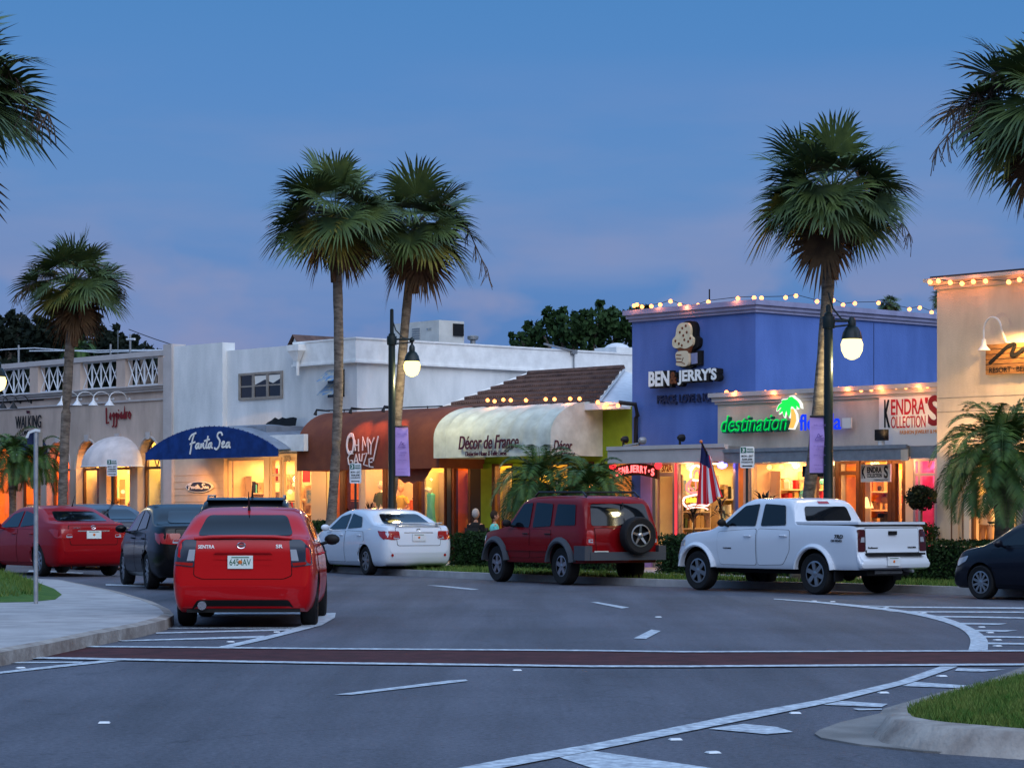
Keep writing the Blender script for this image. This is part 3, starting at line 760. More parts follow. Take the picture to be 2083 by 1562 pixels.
PLAN=lambda L_:[(0,.80),(.06,.87),(.18,.93),(.45,.975),(1,1),(L_-1.2,1),(L_-.6,.95),(L_-.25,.86),(L_-.08,.74),(L_,.60)]
# --- red sedan in the middle (high square tail)
SEN=dict(L=4.57,W=1.79,wb=2.685,ro=1.0,r=.325,
 top=[(0,.56),(.012,.72),(.03,.98),(.05,1.085),(.09,1.125),(.30,1.135),(.42,1.15),(.92,1.42),(1.2,1.475),(1.7,1.51),(2.2,1.505),(2.75,1.44),(3.5,1.06),(4.1,.95),(4.4,.80),(4.54,.62),(4.57,.52)],
 low=[(0,.50),(.03,.36),(.10,.24),(.3,.20),(4.2,.20),(4.45,.24),(4.57,.44)],
 belt=[(0,.95),(.10,1.03),(.4,1.06),(1.0,1.03),(3.4,.96),(4.1,.84),(4.57,.5)],plan=[(0,.86),(.03,.93),(.12,.965),(.35,.99),(.9,1),(3.4,1),(4.0,.95),(4.32,.86),(4.5,.72),(4.57,.58)],tumble=.40,
 doors=[dict(o=[(1.15,.98),(1.02,.62),(1.30,.30),(2.15,.28),(2.15,1.0)],w=[[(1.22,1.07),(1.38,1.31),(2.10,1.40),(2.10,1.05)]],h=(1.35,.90)),
        dict(o=[(2.19,.28),(3.25,.28),(3.35,.6),(3.35,.95),(2.19,1.0)],w=[[(2.20,1.05),(2.20,1.40),(2.72,1.32),(3.22,1.03)]],h=(2.38,.90))],
 mirror=(3.05,1.02),rwin=[(-.60,1.145),(-.50,1.40),(.50,1.40),(.60,1.145)],fwin=[(-.70,1.08),(-.55,1.40),(.55,1.40),(.70,1.08)],
 sidelights=[('headlight',[(4.0,.74),(3.95,.84),(4.3,.76),(4.42,.66),(4.2,.64)],'lamp_clear')],
 rear=[('trunk_lid',[(-.60,.66),(-.58,1.10),(.58,1.10),(.60,.66),(.50,.62),(-.50,.62)],None,.03),
       ('plate_recess',[(-.36,.72),(-.36,.93),(.36,.93),(.36,.72)],None,.05),
       ('tail_light',[(.60,.76),(.57,1.10),(.72,1.10),(.83,.98),(.85,.79)],'lamp_smoke',.03),('tail_light',[(-.60,.76),(-.57,1.10),(-.72,1.10),(-.83,.98),(-.85,.79)],'lamp_smoke',.03),
       ('lower_grille',[(-.66,.21),(-.56,.36),(.56,.36),(.66,.21)],'black',.03)],
 front=[('grille',[(-.5,.55),(-.5,.68),(.5,.68),(.5,.55)],'black')],mirrorm='plastic_black')
sen,M,bv=build_car(SEN,'parked_car','red compact sedan seen squarely from behind beside the left kerb','car','car_red',('xy',-3.36,31.35),88,1.0,which='c',spokes=6)
plate(sen,M,bv,.03,.825,txt='645 IAV'); badge(sen,M,bv,'SENTRA',.45,1.015,.20,.045,'text_white'); badge(sen,M,bv,'SR',-.45,1.02,.085,.045,'text_white'); emblem(sen,M,bv,.02,1.03,.045)
for s in (1,-1):   # red lower strips and clear reverse lamps inside the tail lamps
    for nm,poly,m in (('tail_light_strip',[(.62,.775),(.61,.815),(.83,.83),(.835,.80)],'lamp_red'),('reverse_light',[(.60,.84),(.585,.98),(.66,.98),(.69,.84)],'lamp_clear')):
        q=[(s*a,c) for a,c in poly]; pts,fs=decal(bv,q,'B',.016); b=MB(M); b.add(pts,fs); b.build(nm,m,sen)
b=MB(M); b.tube([(-1.02,.50,.29),(-.8,.50,.29)],.055,14); b.build('exhaust_pipe','chrome',sen,smooth=True)
# spoiler lip, darker strip painted as the recess shadow edge, antenna
b=MB(M); b.tube([(-.94,-.6,1.115),(-.97,-.4,1.135),(-.975,0,1.14),(-.97,.4,1.135),(-.94,.6,1.115)],.022,8); b.build('spoiler','car_red',sen,smooth=True)
b=MB(M); b.prism([(-.36,.925),(.36,.925),(.33,.945),(-.33,.945)],-1.0,-.985,'x'); b.build('plate_recess_shade','car_crimson',sen)
b=MB(M); b.tube([(.12,0,1.46),(.10,0,1.53),(-.02,0,1.70)],[.02,.012,.004],6); b.build('antenna','black_metal',sen)
b=MB(M); b.box(-.90,-.70,-.70,.70,.20,.33); b.build('rear_underbody','plastic_black',sen)
# --- generic sedan for the other saloons
def sedan(H=1.465,L_=4.54,W_=1.76,spoiler=False,deck=1.08):
    k=H/1.465
    return dict(L=L_,W=W_,wb=2.6,ro=.98,r=.315,
     top=[(0,.55),(.015,.75),(.04,.98),(.07,deck-.02),(.13,deck+.01),(.50,deck+.035),(.62,deck+.05),(1.15,1.33*k),(1.5,1.425*k),(2.0,1.462*k),(2.4,1.455*k),(2.9,1.36*k),(3.55,1.01),(4.1,.90),(4.38,.74),(4.50,.60),(L_,.50)],
     low=[(0,.50),(.03,.38),(.10,.26),(.3,.21),(4.2,.20),(4.45,.24),(L_,.44)],
     belt=[(0,.9),(.10,.98),(.5,1.02),(1.0,1.01),(3.4,.92),(4.1,.80),(L_,.48)],plan=[(0,.74),(.04,.84),(.12,.91),(.35,.965),(.9,1),(3.4,1),(4.0,.94),(4.3,.84),(4.48,.70),(L_,.56)],tumble=.42,
     doors=[dict(o=[(1.12,.95),(.98,.62),(1.28,.30),(2.12,.28),(2.12,.97)],w=[[(1.26,1.05),(1.45,1.27*k),(2.07,1.35*k),(2.07,1.01)]],h=(1.30,.87)),
            dict(o=[(2.16,.28),(3.22,.28),(3.32,.6),(3.32,.92),(2.16,.97)],w=[[(2.17,1.01),(2.17,1.35*k),(2.70,1.28*k),(3.22,.985)]],h=(2.34,.87))],
     mirror=(3.02,.98),rwin=[(-.56,deck+.04),(-.46,1.335*k),(.46,1.335*k),(.56,deck+.04)],fwin=[(-.68,1.04),(-.52,1.35*k),(.52,1.35*k),(.68,1.04)],
     sidelights=[('headlight',[(3.95,.70),(3.90,.80),(4.25,.73),(4.38,.64),(4.2,.60)],'lamp_clear'),('tail_light',[(.0,.80),(.05,.95),(.38,.98),(.25,.86),(.1,.78)],'lamp_red')],
     rear=[('trunk_lid',[(-.50,.66),(-.54,1.04),(.54,1.04),(.50,.66)],None,.04),
       ('tail_light',[(.44,.80),(.46,.97),(.80,.97),(.78,.80),(.6,.78)],'lamp_red',.03),('tail_light',[(-.44,.80),(-.46,.97),(-.80,.97),(-.78,.80),(-.6,.78)],'lamp_red',.03),
       ('reverse_light',[(.46,.80),(.47,.87),(.58,.87),(.60,.80)],'lamp_clear',.02),('reverse_light',[(-.46,.80),(-.47,.87),(-.58,.87),(-.60,.80)],'lamp_clear',.02),
       ('trunk_trim',[(-.34,.925),(-.34,.945),(.34,.945),(.34,.925)],'chrome',0)],
     front=[('grille',[(-.4,.5),(-.4,.66),(.4,.66),(.4,.5)],'black')])
def seam_between(car,M,bv,L0=-.99): pass
cor,M,bv=build_car(sedan(),'parked_car','white compact sedan with a boot spoiler parked at the far kerb under the lamp post','car','car_white',('px',751,1169.5),64,1.04,spokes=7)
plate(cor,M,bv,0,.83,m='sign_white'); emblem(cor,M,bv,0,.99,.04,'t')
b=MB(M); b.box(-.97,-.80,-.56,.56,1.135,1.155); b.box(-.93,-.86,-.50,-.44,1.08,1.135); b.box(-.93,-.86,.44,.50,1.08,1.135); b.build('spoiler','car_white',cor)
for s in (1,-1):
    b=MB(M); b.lathe([(.03,-.02),(.03,.01)],(-.955,s*.62,.45),10,'x'); b.build('rear_reflector','lamp_red',cor)
hyu,M,bv=build_car(sedan(1.46,4.37,1.70,deck=1.09),'parked_car','dark red sedan with a roof antenna parked nose left behind the signpost','car','car_crimson',('px',86,1172),58,1.09,spokes=8)
plate(hyu,M,bv,0,.86); emblem(hyu,M,bv,0,1.01,.045,'h'); badge(hyu,M,bv,'ACCENT',.36,1.0,.15,.022)
b=MB(M); b.tube([(.2,0,1.44),(.17,0,1.48),(.05,0,1.66)],[.02,.01,.004],6); b.build('antenna','black_metal',hyu)
blk,M,bv=build_car(sedan(1.48,4.5,1.80,deck=1.10),'parked_car','black sedan parked between the dark red sedan and the red sedan','car','car_black',('px',309,1198),72,1.08,spokes=9)
drk,M,bv=build_car(sedan(1.47,4.5,1.80),'parked_car','dark slate sedan mostly hidden behind the dark red sedan','car','car_slate',('xy',-10.0,61.5),60,1.12,which='c')
wht,M,bv=build_car(sedan(1.46,4.4,1.74),'parked_car','white car at the left edge of the picture, only its tail showing','car','car_white',('xy',-14.6,61.0),60,1.0,which='c')
# --- nose of the dark hatchback at the right edge
nvy,M,bv=build_car(sedan(1.49,4.4,1.78,deck=1.15),'parked_car','near black hatchback whose nose enters at the right edge','car','car_navy',('px',2001,1218.5),53,.90,which='fl',spokes=10)
b=MB(M); b.ball((2.1,-.92,1.03),.03,8); b.build('mirror_lamp','lamp_amber',nvy)
# --- black estate just ahead of the red sedan
SUV=dict(L=4.7,W=1.86,wb=2.75,ro=.95,r=.36,
 top=[(0,.6),(.015,.9),(.04,1.1),(.12,1.25),(.35,1.60),(.5,1.665),(.9,1.70),(2.2,1.71),(2.8,1.62),(3.5,1.16),(4.2,1.02),(4.5,.86),(4.66,.66),(4.7,.55)],
 low=[(0,.55),(.04,.38),(.12,.28),(4.4,.26),(4.6,.34),(4.7,.5)],belt=[(0,1.05),(.3,1.10),(3.5,1.05),(4.2,.9),(4.7,.52)],plan=PLAN(4.7),tumble=.34,
 doors=[dict(o=[(1.2,1.05),(1.05,.72),(1.35,.34),(2.2,.32),(2.2,1.05)],w=[[(1.2,1.12),(1.22,1.50),(2.15,1.55),(2.15,1.10)]],h=(1.4,.98)),
        dict(o=[(2.24,.32),(3.25,.32),(3.4,.7),(3.4,1.02),(2.24,1.05)],w=[[(2.25,1.10),(2.25,1.55),(2.78,1.48),(3.28,1.10)]],h=(2.4,.98))],
 qwin=[[(.55,1.16),(.62,1.48),(1.13,1.50),(1.13,1.13)]],mirror=(3.1,1.1),rwin=[(-.66,1.14),(-.56,1.55),(.56,1.55),(.66,1.14)],fwin=[(-.7,1.16),(-.6,1.58),(.6,1.58),(.7,1.16)],
 rear=[('tail_light',[(.6,.95),(.62,1.10),(.84,1.10),(.84,.9)],'lamp_red',.03),('tail_light',[(-.6,.95),(-.62,1.10),(-.84,1.10),(-.84,.9)],'lamp_red',.03)],front=[('grille',[(-.5,.6),(-.5,.8),(.5,.8),(.5,.6)],'black')],
 sidelights=[('headlight',[(4.0,.86),(4.0,.96),(4.4,.86),(4.45,.76)],'lamp_clear')])
suv,M,bv=build_car(SUV,'parked_car','black wagon ahead of the red sedan, its roof and spoiler showing above it','car','car_black',('xy',-4.32,40.0),86,.985,which='c')
b=MB(M); b.prism([(-.62,1.66),(-.30,1.70),(-.30,1.66),(-.60,1.63)],-.62,.62,'y'); b.build('spoiler','car_black',suv)
for s in (1,-1):
    b=MB(M); b.tube([(-.2,s*.62,1.68),(-.1,s*.62,1.73),(1.6,s*.60,1.745),(1.75,s*.60,1.69)],.016,6); b.build('roof_rail','metal_grey',suv,smooth=True)
b=MB(M); b.tube([(-.12,-.1,1.68),(-.14,-.1,1.74),(-.24,-.1,1.90)],[.03,.016,.005],6); b.build('antenna','black_metal',suv)
# --- boxy off-roader with the spare wheel on its tail gate
JEEP=dict(L=4.43,W=1.78,wb=2.65,ro=.93,r=.375,arch=.44,rimr=.56,tw=.25,
 top=[(0,.62),(.01,.9),(.03,1.06),(.06,1.14),(.26,1.66),(.36,1.72),(.6,1.755),(1.6,1.77),(2.35,1.75),(2.62,1.68),(3.2,1.17),(3.3,1.13),(4.1,1.03),(4.32,.93),(4.41,.75),(4.43,.6)],
 low=[(0,.58),(.02,.50),(.12,.44),(4.3,.42),(4.4,.46),(4.43,.55)],belt=[(0,1.06),(.3,1.13),(3.3,1.08),(4.1,.97),(4.43,.58)],plan=[(0,.88),(.03,.93),(.12,.965),(.4,.99),(1,1),(3.4,1),(4.0,.96),(4.3,.86),(4.43,.74)],tumble=.20,
 side=([0,.08,.3,.55,.85,1],[.94,.97,.99,1,.99,.965]),handle='black',
 doors=[dict(o=[(1.30,1.08),(1.28,.86),(1.45,.56),(2.12,.52),(2.12,1.10)],w=[[(1.34,1.16),(1.38,1.60),(2.06,1.63),(2.06,1.13)]],h=(1.40,1.0)),
        dict(o=[(2.16,.52),(3.02,.52),(3.10,.8),(3.10,1.08),(2.16,1.10)],w=[[(2.20,1.13),(2.20,1.63),(2.56,1.60),(3.02,1.14)]],h=(2.30,1.0))],
 qwin=[[(.40,1.18),(.50,1.58),(1.20,1.60),(1.20,1.17)]],mirror=(2.86,1.16),mirrorm='black',
 rwin=[(-.68,1.17),(-.62,1.60),(.62,1.60),(.68,1.17)],fwin=[(-.66,1.2),(-.58,1.62),(.58,1.62),(.66,1.2)],
 sidelights=[('headlight',[(4.05,.86),(4.05,.96),(4.28,.92),(4.3,.84)],'lamp_clear')],
 rear=[('tailgate_panel',[(-.60,.66),(-.62,1.12),(.62,1.12),(.60,.66)],None,.04),('tail_light',[(.66,.80),(.66,1.08),(.80,1.08),(.82,.80)],'lamp_red',.04),('tail_light',[(-.66,.80),(-.66,1.08),(-.80,1.08),(-.82,.80)],'lamp_red',.04),
   ('reverse_light',[(.68,.84),(.68,.91),(.78,.91),(.78,.84)],'lamp_clear',.01),('reverse_light',[(-.68,.84),(-.68,.91),(-.78,.91),(-.78,.84)],'lamp_clear',.01)],
 front=[('grille',[(-.4,.7),(-.4,.95),(.4,.95),(.4,.7)],'black')])
jp,M,bv=build_car(JEEP,'parked_car','dark red boxy off roader with a spare wheel on its tailgate','car','car_maroon',('px',1149,1189.5),61,1.0,spokes=5)
def flare(root,M,x,s,Wd,r0,r1,zc,out,m,a0=8,a1=172):
    b=MB(M); n=20; pts=[]; y=s*Wd/2
    for i in range(n+1):
        a=R(a0+(a1-a0)*i/n); c,q=math.cos(a),math.sin(a)
        for rad,yy in ((r0,y-s*.10),(r0,y+s*out),((r0*2+r1)/3,y+s*(out+.012)),(r1,y+s*out*.3),(r1,y-s*.10)): pts.append((x+rad*c,yy,zc+rad*q))
    fs=[]
    for i in range(n):
        for j in range(4): fs.append((5*i+j,5*i+j+1,5*i+6+j,5*i+5+j))
    b.add(pts,fs); b.build('wheel_flare',m,root,smooth=35)
for x in (0,2.65):
    for s in (1,-1): flare(jp,M,x,s,1.78,.445,.56,.385,.06,'plastic_grey')
b=MB(M); b.prism([(-.80,.94),(.80,.94),(.86,.70),(.80,.52)][::-1]+[(-.80,.52),(-.86,.70)][::-1],-1.03,-.86,'x')
b=MB(M); b.box(-1.06,-.86,-.80,.80,.50,.66); b.box(-1.04,-.62,.76,.93,.50,.78); b.box(-1.04,-.62,-.93,-.76,.50,.78); b.build('rear_bumper','plastic_grey',jp)
plate(jp,M,bv,.50,.60); 
for s in (1,-1):
    b=MB(M); b.box(-.9,2.2,s*.88-.03,s*.88+.03,.60,.70) if 0 else b.box(.48,2.15,s*.895-.02,s*.895+.02,.66,.76); b.build('side_moulding','car_maroon',jp)
    b=MB(M); b.tube([(-.55,s*.60,1.74),(-.40,s*.60,1.83),(1.35,s*.58,1.84),(1.5,s*.58,1.76)],.022,6); b.build('roof_rail','black_metal',jp,smooth=True)
for q in (0.1,.9):
    b=MB(M); b.tube([(q,-.6,1.83),(q,.6,1.83)],.018,6); b.build('roof_crossbar','black_metal',jp)
# spare wheel
e=thing('spare_wheel',None,None); e.parent=jp; WM[e.name]=WM[jp.name].copy()
T=M@Matrix.Translation((-1.13,-.22,.98))@Matrix.Rotation(R(90),4,'Z'); b=MB(T)
b.lathe([(.22,-.11),(.33,-.125),(.36,-.10),(.37,-.05),(.37,.05),(.36,.10),(.33,.125),(.22,.11)],(0,0,0),34,'y',cap=False); b.build('tyre','tyre',e,smooth=30)
b=MB(T); b.lathe([(.225,-.02),(.225,.02)],(0,0,0),30,'y',1)
n=36;pts=[]
for a in range(n):
    an=2*math.pi*a/n
    for q,yy in ((.222,.118),(.195,.122)): pts.append((q*math.cos(an),yy,q*math.sin(an)))
b.add(pts,[(2*i,2*i+1,2*((i+1)%n)+1,2*((i+1)%n)) for i in range(n)])
for k in range(5):
    an=2*math.pi*k/5+math.pi/2; ca,sa=math.cos(an),math.sin(an)
    def q(rad,t,yy): return (rad*ca-t*sa,yy,rad*sa+t*ca)
    b.add([q(.03,-.03,.09),q(.03,.03,.09),q(.2,.018,.115),q(.2,-.018,.115)],[(0,1,2,3)])
b.lathe([(.05,.07),(.05,.11),(.03,.12)],(0,0,0),14,'y'); b.build('rim',['rim','black'],e,smooth=30)
b=MB(M); b.tube([(-.76,-.10,1.62),(-.80,-.08,1.50)],.014,5); b.box(-.99,-.93,-.04,.04,.78,1.16); b.build('wheel_carrier','black',jp)
# --- white crew cab pick-up
PU=dict(L=5.29,W=1.84,wb=3.24,ro=1.22,r=.385,arch=.455,rimr=.62,tw=.25,
 top=[(0,.60),(.012,.66),(.05,.70),(.115,.72),(.125,.95),(.135,1.20),(.16,1.265),(.30,1.285),(1.70,1.30),(1.745,1.33),(1.79,1.45),(1.90,1.68),(2.02,1.75),(2.3,1.785),(3.05,1.78),(3.32,1.70),(3.98,1.24),(4.10,1.19),(4.85,1.10),(5.12,.98),(5.25,.76),(5.29,.62)],
 low=[(0,.56),(.02,.50),(.15,.47),(5.1,.45),(5.25,.50),(5.29,.58)],belt=[(0,.6),(.11,.65),(.14,1.10),(.3,1.22),(1.7,1.235),(2.2,1.20),(3.9,1.12),(4.8,1.0),(5.29,.60)],
 plan=[(0,.92),(.02,.96),(.12,.97),(.3,.99),(1,1),(4.2,1),(4.8,.96),(5.1,.88),(5.29,.72)],tumble=.30,side=([0,.08,.3,.55,.85,1],[.94,.97,.985,1,.995,.97]),
 doors=[dict(o=[(1.86,1.18),(1.86,.80),(2.05,.54),(2.74,.52),(2.74,1.20)],w=[[(1.98,1.27),(2.10,1.64),(2.68,1.67),(2.68,1.25)]],h=(2.02,1.07)),
        dict(o=[(2.78,.52),(3.80,.52),(3.86,.8),(3.86,1.14),(2.78,1.20)],w=[[(2.82,1.25),(2.82,1.67),(3.22,1.63),(3.74,1.25)]],h=(3.0,1.06))],
 mirror=(3.60,1.26),mirrorm='black',rwin=[(-.60,1.35),(-.54,1.62),(.54,1.62),(.60,1.35)],fwin=[(-.7,1.28),(-.58,1.64),(.58,1.64),(.7,1.28)],
 sidelights=[('headlight',[(4.85,.86),(4.85,.98),(5.08,.94),(5.12,.84)],'lamp_clear'),('side_marker',[(5.08,.70),(5.08,.76),(5.19,.75),(5.19,.69)],'lamp_amber')],
 rear=[('tailgate',[(-.68,.78),(-.68,1.22),(.68,1.22),(.68,.78)],None,.03),('brake_light',[(-.14,1.67),(-.14,1.715),(.14,1.715),(.14,1.67)],'lamp_red',.01),
   ('tail_light',[(.70,.80),(.70,1.20),(.86,1.20),(.88,.80)],'lamp_dark',.03),('tail_light',[(-.70,.80),(-.70,1.20),(-.86,1.20),(-.88,.80)],'lamp_dark',.03)],
 front=[('grille',[(-.5,.75),(-.5,.98),(.5,.98),(.5,.75)],'black')])
pu,M,bv=build_car(PU,'pickup_truck','white crew cab pickup with a hard bed cover parked at the kerb','pickup truck','car_white',('px',1664,1209),53,.95,spokes=6)
for x in (0,3.24):
    for s in (1,-1): flare(pu,M,x,s,1.84,.46,.54,.395,.04,'car_white')
b=MB(M); b.box(-1.10,.53,-.86,.86,1.29,1.335); b.build('bed_cover','car_white',pu)
b=MB(M); b.box(-1.105,.54,-.865,.865,1.275,1.289); b.build('bed_seam','seam',pu)
b=MB(M); b.box(-1.24,-1.10,-.72,.72,.735,.775); b.build('bumper_step','plastic_black',pu)
b=MB(M); b.box(-1.128,-1.095,-.10,.10,1.10,1.17); b.build('tailgate_handle','black',pu)
b=MB(M); b.box(-.02,.03,-.12,.12,1.30,1.36) if 0 else b.box(-1.09,-1.05,-.06,.06,1.335,1.35); b.build('cover_lock','black',pu)
plate(pu,M,bv,.10,.62,m='sign_white'); badge(pu,M,bv,'TACOMA',-.50,.87,.22,.03,'black'); badge(pu,M,bv,'PreRunner',.50,.87,.25,.03,'black')
for s in (1,-1):
    T=M@Matrix(((-s,0,0,-.62),(0,0,s,s*.925),(0,1,0,1.04),(0,0,0,1)))
    text('badge','TRD',T@Matrix.Translation((.04,.03,0)),.22,.07,'cloth_black',pu,.006,.02,shear=.3); text('badge','OFF ROAD',T@Matrix.Translation((-.02,-.045,0)),.28,.04,'cloth_black',pu,.006,.02)
    T=M@Matrix(((-s,0,0,2.35),(0,0,s,s*.925),(0,1,0,.83),(0,0,0,1))); text('badge','TACOMA',T,.24,.025,'cloth_black',pu,.006,.02)
    pts,fs=decal(bv,[(s*a,c) for a,c in ((.72,.97),(.72,1.06),(.80,1.06),(.82,.97))],'B',.02); b=MB(M); b.add(pts,fs); b.build('reverse_light','lamp_clear',pu)
b=MB(M); b.box(-1.0,3.6,-.55,.55,.36,.5); b.build('chassis','black',pu)
b=MB(M); b.tube([(-.98,-.35,.42),(-.98,.35,.42)],.04,8); b.tube([(-1.22,-.42,.44),(-.8,-.42,.46)],.03,8); b.build('tow_bar','metal_grey',pu)
b=MB(M); b.box(-.9,3.2,-.6,.6,.24,.3) if 0 else b.tube([(0,-.75,.38),(0,.75,.38)],.06,8); b.ball((0,0,.38),.15,10); b.build('rear_axle','black',pu)
for s in (1,-1):
    b=MB(M); b.box(-.50,-.47,s*.75-.11,s*.75+.11,.25,.56); b.build('mud_flap','black',pu)
# ================================================================ BUILDINGS (frontage frame: s along the fronts, t into the block)
ZP=.14
def building(name,label,s,t=0): 
    return thing(name,label,'building',P(s,t,0),-TH)
def fbox(parent,name,m,s0,s1,t0,t1,z0,z1,**k):
    return FB().box(s0,s1,t0,t1,z0,z1).build(name,m,parent,**k)
def room(parent,s0,s1,t0,depth,h,wall,floor='room_floor',power=160,col=(1,.62,.26),n=1):
    b=FB(); w=.12
    b.box(s0,s1,t0+depth,t0+depth+w,ZP,h); b.box(s0-w,s0,t0,t0+depth,ZP,h); b.box(s1,s1+w,t0,t0+depth,ZP,h)
    b.build('room_wall',wall,parent)
    fbox(parent,'room_floor',floor,s0,s1,t0,t0+depth,ZP,ZP+.02); fbox(parent,'room_ceiling','room_cream',s0,s1,t0,t0+depth,h,h+.1)
    if s1>-60: room_stock(parent,s0,s1,t0,depth,h,wall)
    for i in range(n):
        s=s0+(s1-s0)*(i+.5)/n
        alight(P(s,t0+depth*.45,h-.06),(s1-s0)/n*.6,depth*.5,-TH,power*.72/n,col)
        FB().lathe([(.10,h-.05),(.13,h-.001)],(s,t0+depth*.3,0),12).build('ceiling_lamp','ceiling_glow',parent)
GOODS={'room_orange':['cloth_orange','text_red','cloth_tan','cloth_white','art_warm','frame_brown','cloth_black'],'room_cream':['cloth_white','art_warm','cloth_tan','text_red','art_blue','cloth_teal','cloth_black','frame_brown'],
 'room_lemon':['cloth_tan','cloth_white','art_warm','cloth_green','art_blue','cloth_black'],'room_yellow':['art_blue','text_red','art_warm','cloth_white','cloth_green','neon_yellow'],'room_pink':['lavender','cloth_white','text_red','cloth_tan']}
def room_stock(parent,s0,s1,t0,depth,h,wall):
    rs=random.Random(int(s0*100)); cols=GOODS[wall]; zt_=min(h-.3,2.5)
    t=t0+.45; k=0
    while t<t0+depth-.7:
        w=rs.uniform(.7,1.0); b=FB(); kind=(k+int(s0*7))%3; k+=1
        if kind==1:    # hanging garments
            z=rs.uniform(1.7,1.95); b.box(s0+.1,s0+.13,t,t+w,z,z+.03); n=int(w/.06)
            for i in range(n):
                q=t+w*(i+.5)/n; l=rs.uniform(.6,1.05); b.add([(s0+.03,q-.02,z-.02),(s0+.36,q+.02,z-.02),(s0+.42,q+.03,z-l),(s0+.02,q-.03,z-l)],[(0,1,2,3)],rs.randint(1,len(cols)))
            b.build('garment_rack',['black_metal']+cols,parent)
        else:
            rows=rs.choice([4,5,6]); b.box(s0+.02,s0+.32,t-.03,t,ZP+.02,zt_); b.box(s0+.02,s0+.32,t+w,t+w+.03,ZP+.02,zt_)
            for r_ in range(rows):
                z=ZP+.1+(zt_-ZP-.2)*r_/rows; b.box(s0+.02,s0+.32,t,t+w,z,z+.03); x=t+.03; hh=(zt_-ZP)/rows
                while x<t+w-.08:
                    q=rs.uniform(.05,.15)
                    if rs.random()<.85: b.box(s0+.05,s0+rs.uniform(.22,.31),x,min(t+w-.01,x+q),z+.031,z+.03+hh*rs.uniform(.3,.8),rs.randint(1,len(cols)))
                    x+=q+rs.uniform(.01,.05)
            b.build('stocked_shelf',['frame_cream']+cols,parent)
        t+=w+rs.uniform(.15,.35)
    # low table with goods in the middle
    if s1-s0>1.6:
        s=s0+(s1-s0)*.55; b=FB(); b.box(s-.35,s+.35,t0+1.0,t0+1.7,.72,.76,0); b.box(s-.3,s-.25,t0+1.1,t0+1.6,ZP,.72); b.box(s+.25,s+.3,t0+1.1,t0+1.6,ZP,.72)
        for i in range(9): x,y=s+rs.uniform(-.28,.22),t0+1.05+rs.uniform(0,.5); q=rs.uniform(.06,.12); b.box(x,x+q,y,y+q,.761,.78+rs.uniform(.08,.4),rs.randint(1,len(cols)))
        b.build('display_table',['frame_brown']+cols,parent)
def win(parent,s0,s1,t,z0,z1,frame='frame_brown',mull=(),transom=None,fw=.06,name='shop_window'):
    b=FB(); b.box(s0,s0+fw,t-.04,t+.04,z0,z1); b.box(s1-fw,s1,t-.04,t+.04,z0,z1); b.box(s0+fw,s1-fw,t-.04,t+.04,z1-fw,z1); b.box(s0+fw,s1-fw,t-.04,t+.04,z0,z0+fw)
    for m_ in mull: s=s0+(s1-s0)*m_; b.box(s-fw/2,s+fw/2,t-.035,t+.035,z0+fw,z1-fw)
    if transom: b.box(s0+fw,s1-fw,t-.03,t+.03,transom-fw/2,transom+fw/2)
    o=b.build(name,frame,parent)
    FB().poly([(s0+fw,t,z0+fw),(s1-fw,t,z0+fw),(s1-fw,t,z1-fw),(s0+fw,t,z1-fw)]).build('pane','pane',o); return o
def gooseneck(s,t,z,m,label,group,run=.5,r=.12,flip=1):
    """little wall lamp: curved neck and cone shade"""
    e=thing('gooseneck_lamp',label,'wall lamp',P(s,t,z),-TH,group)
    b=FB(); b.lathe([(.05,-.02),(.05,.0)],(s,t,z),10,'y'); pts=[(s,t-.01,z)]
    for i in range(9):
        a=math.pi*i/8; pts.append((s-flip*run*.0,t-.12-run*.5+run*.5*math.cos(a),z+.14*math.sin(a)*1.6))
    b.tube(pts,.014,6); b.build('arm',m,e,smooth=True)
    q=pts[-1]; b=FB(); b.lathe([(.025,.02),(.035,-.06),(r,-.22),(r*.93,-.22)],(q[0],q[1],q[2]),14,'z',cap=False); b.build('shade',m,e,smooth=True)
    return e
# ---------------------------------------------------- 1. arcade building on the left
sL,sR=S(-330),S(346); zcor=Z(340,793)+.0; ztop=Z(340,712)
B1=building('arcade_building','long mauve stucco shop building with arched windows and a lattice roof balustrade',(sL+sR)/2)
zsp=Z(300,951); zar=Z(300,892)
cent=[-122,-62,0,57,118,178,240,303]
arcs=[(S(c),(S(c+23.5)-S(c-23.5))/2) for c in cent]
b=FB(); t0,t1=0,.38; edges=[sL]
for c,w in arcs: edges+= [c-w,c+w]
edges.append(sR)
for i in range(0,len(edges),2): b.box(edges[i],edges[i+1],t0,t1,ZP,zsp)
zw=zcor-.02
for i in range(0,len(edges),2): b.box(edges[i],edges[i+1],t0,t1,zsp,zw)
for c,w in arcs:
    n=14; prev=None; hh=zar-zsp
    for j in range(n):
        x0=-w+2*w*j/n; x1=-w+2*w*(j+1)/n; za=zsp+hh*math.sqrt(max(0,1-(x0/w)**2)); zb=zsp+hh*math.sqrt(max(0,1-(x1/w)**2))
        b.add([(c+x0,t0,za),(c+x1,t0,zb),(c+x1,t0,zw),(c+x0,t0,zw),(c+x0,t1,za),(c+x1,t1,zb),(c+x1,t1,zw),(c+x0,t1,zw)],[(0,1,2,3),(4,7,6,5),(0,4,5,1),(3,2,6,7)])
b.build('wall','stucco_cream',B1)
b=FB()
for z0,z1,o in ((zcor-.30,zcor-.24,.05),(zcor-.02,zcor+.06,.10),(zcor+.06,zcor+.13,.16),(zcor+.13,zcor+.17,.22)): b.box(sL,sR,-o,.38,z0,z1-.002)
b.build('cornice','stucco_trim',B1)
zb0,zb1=zcor+.17,ztop-.16
b=FB(); b.box(sL,sR,-.10,.25,zb1,ztop); b.build('balustrade_rail','stucco_trim',B1)
posts=[-330,-270,-210,-150,-95,-40,18,75,133,163,252,340]
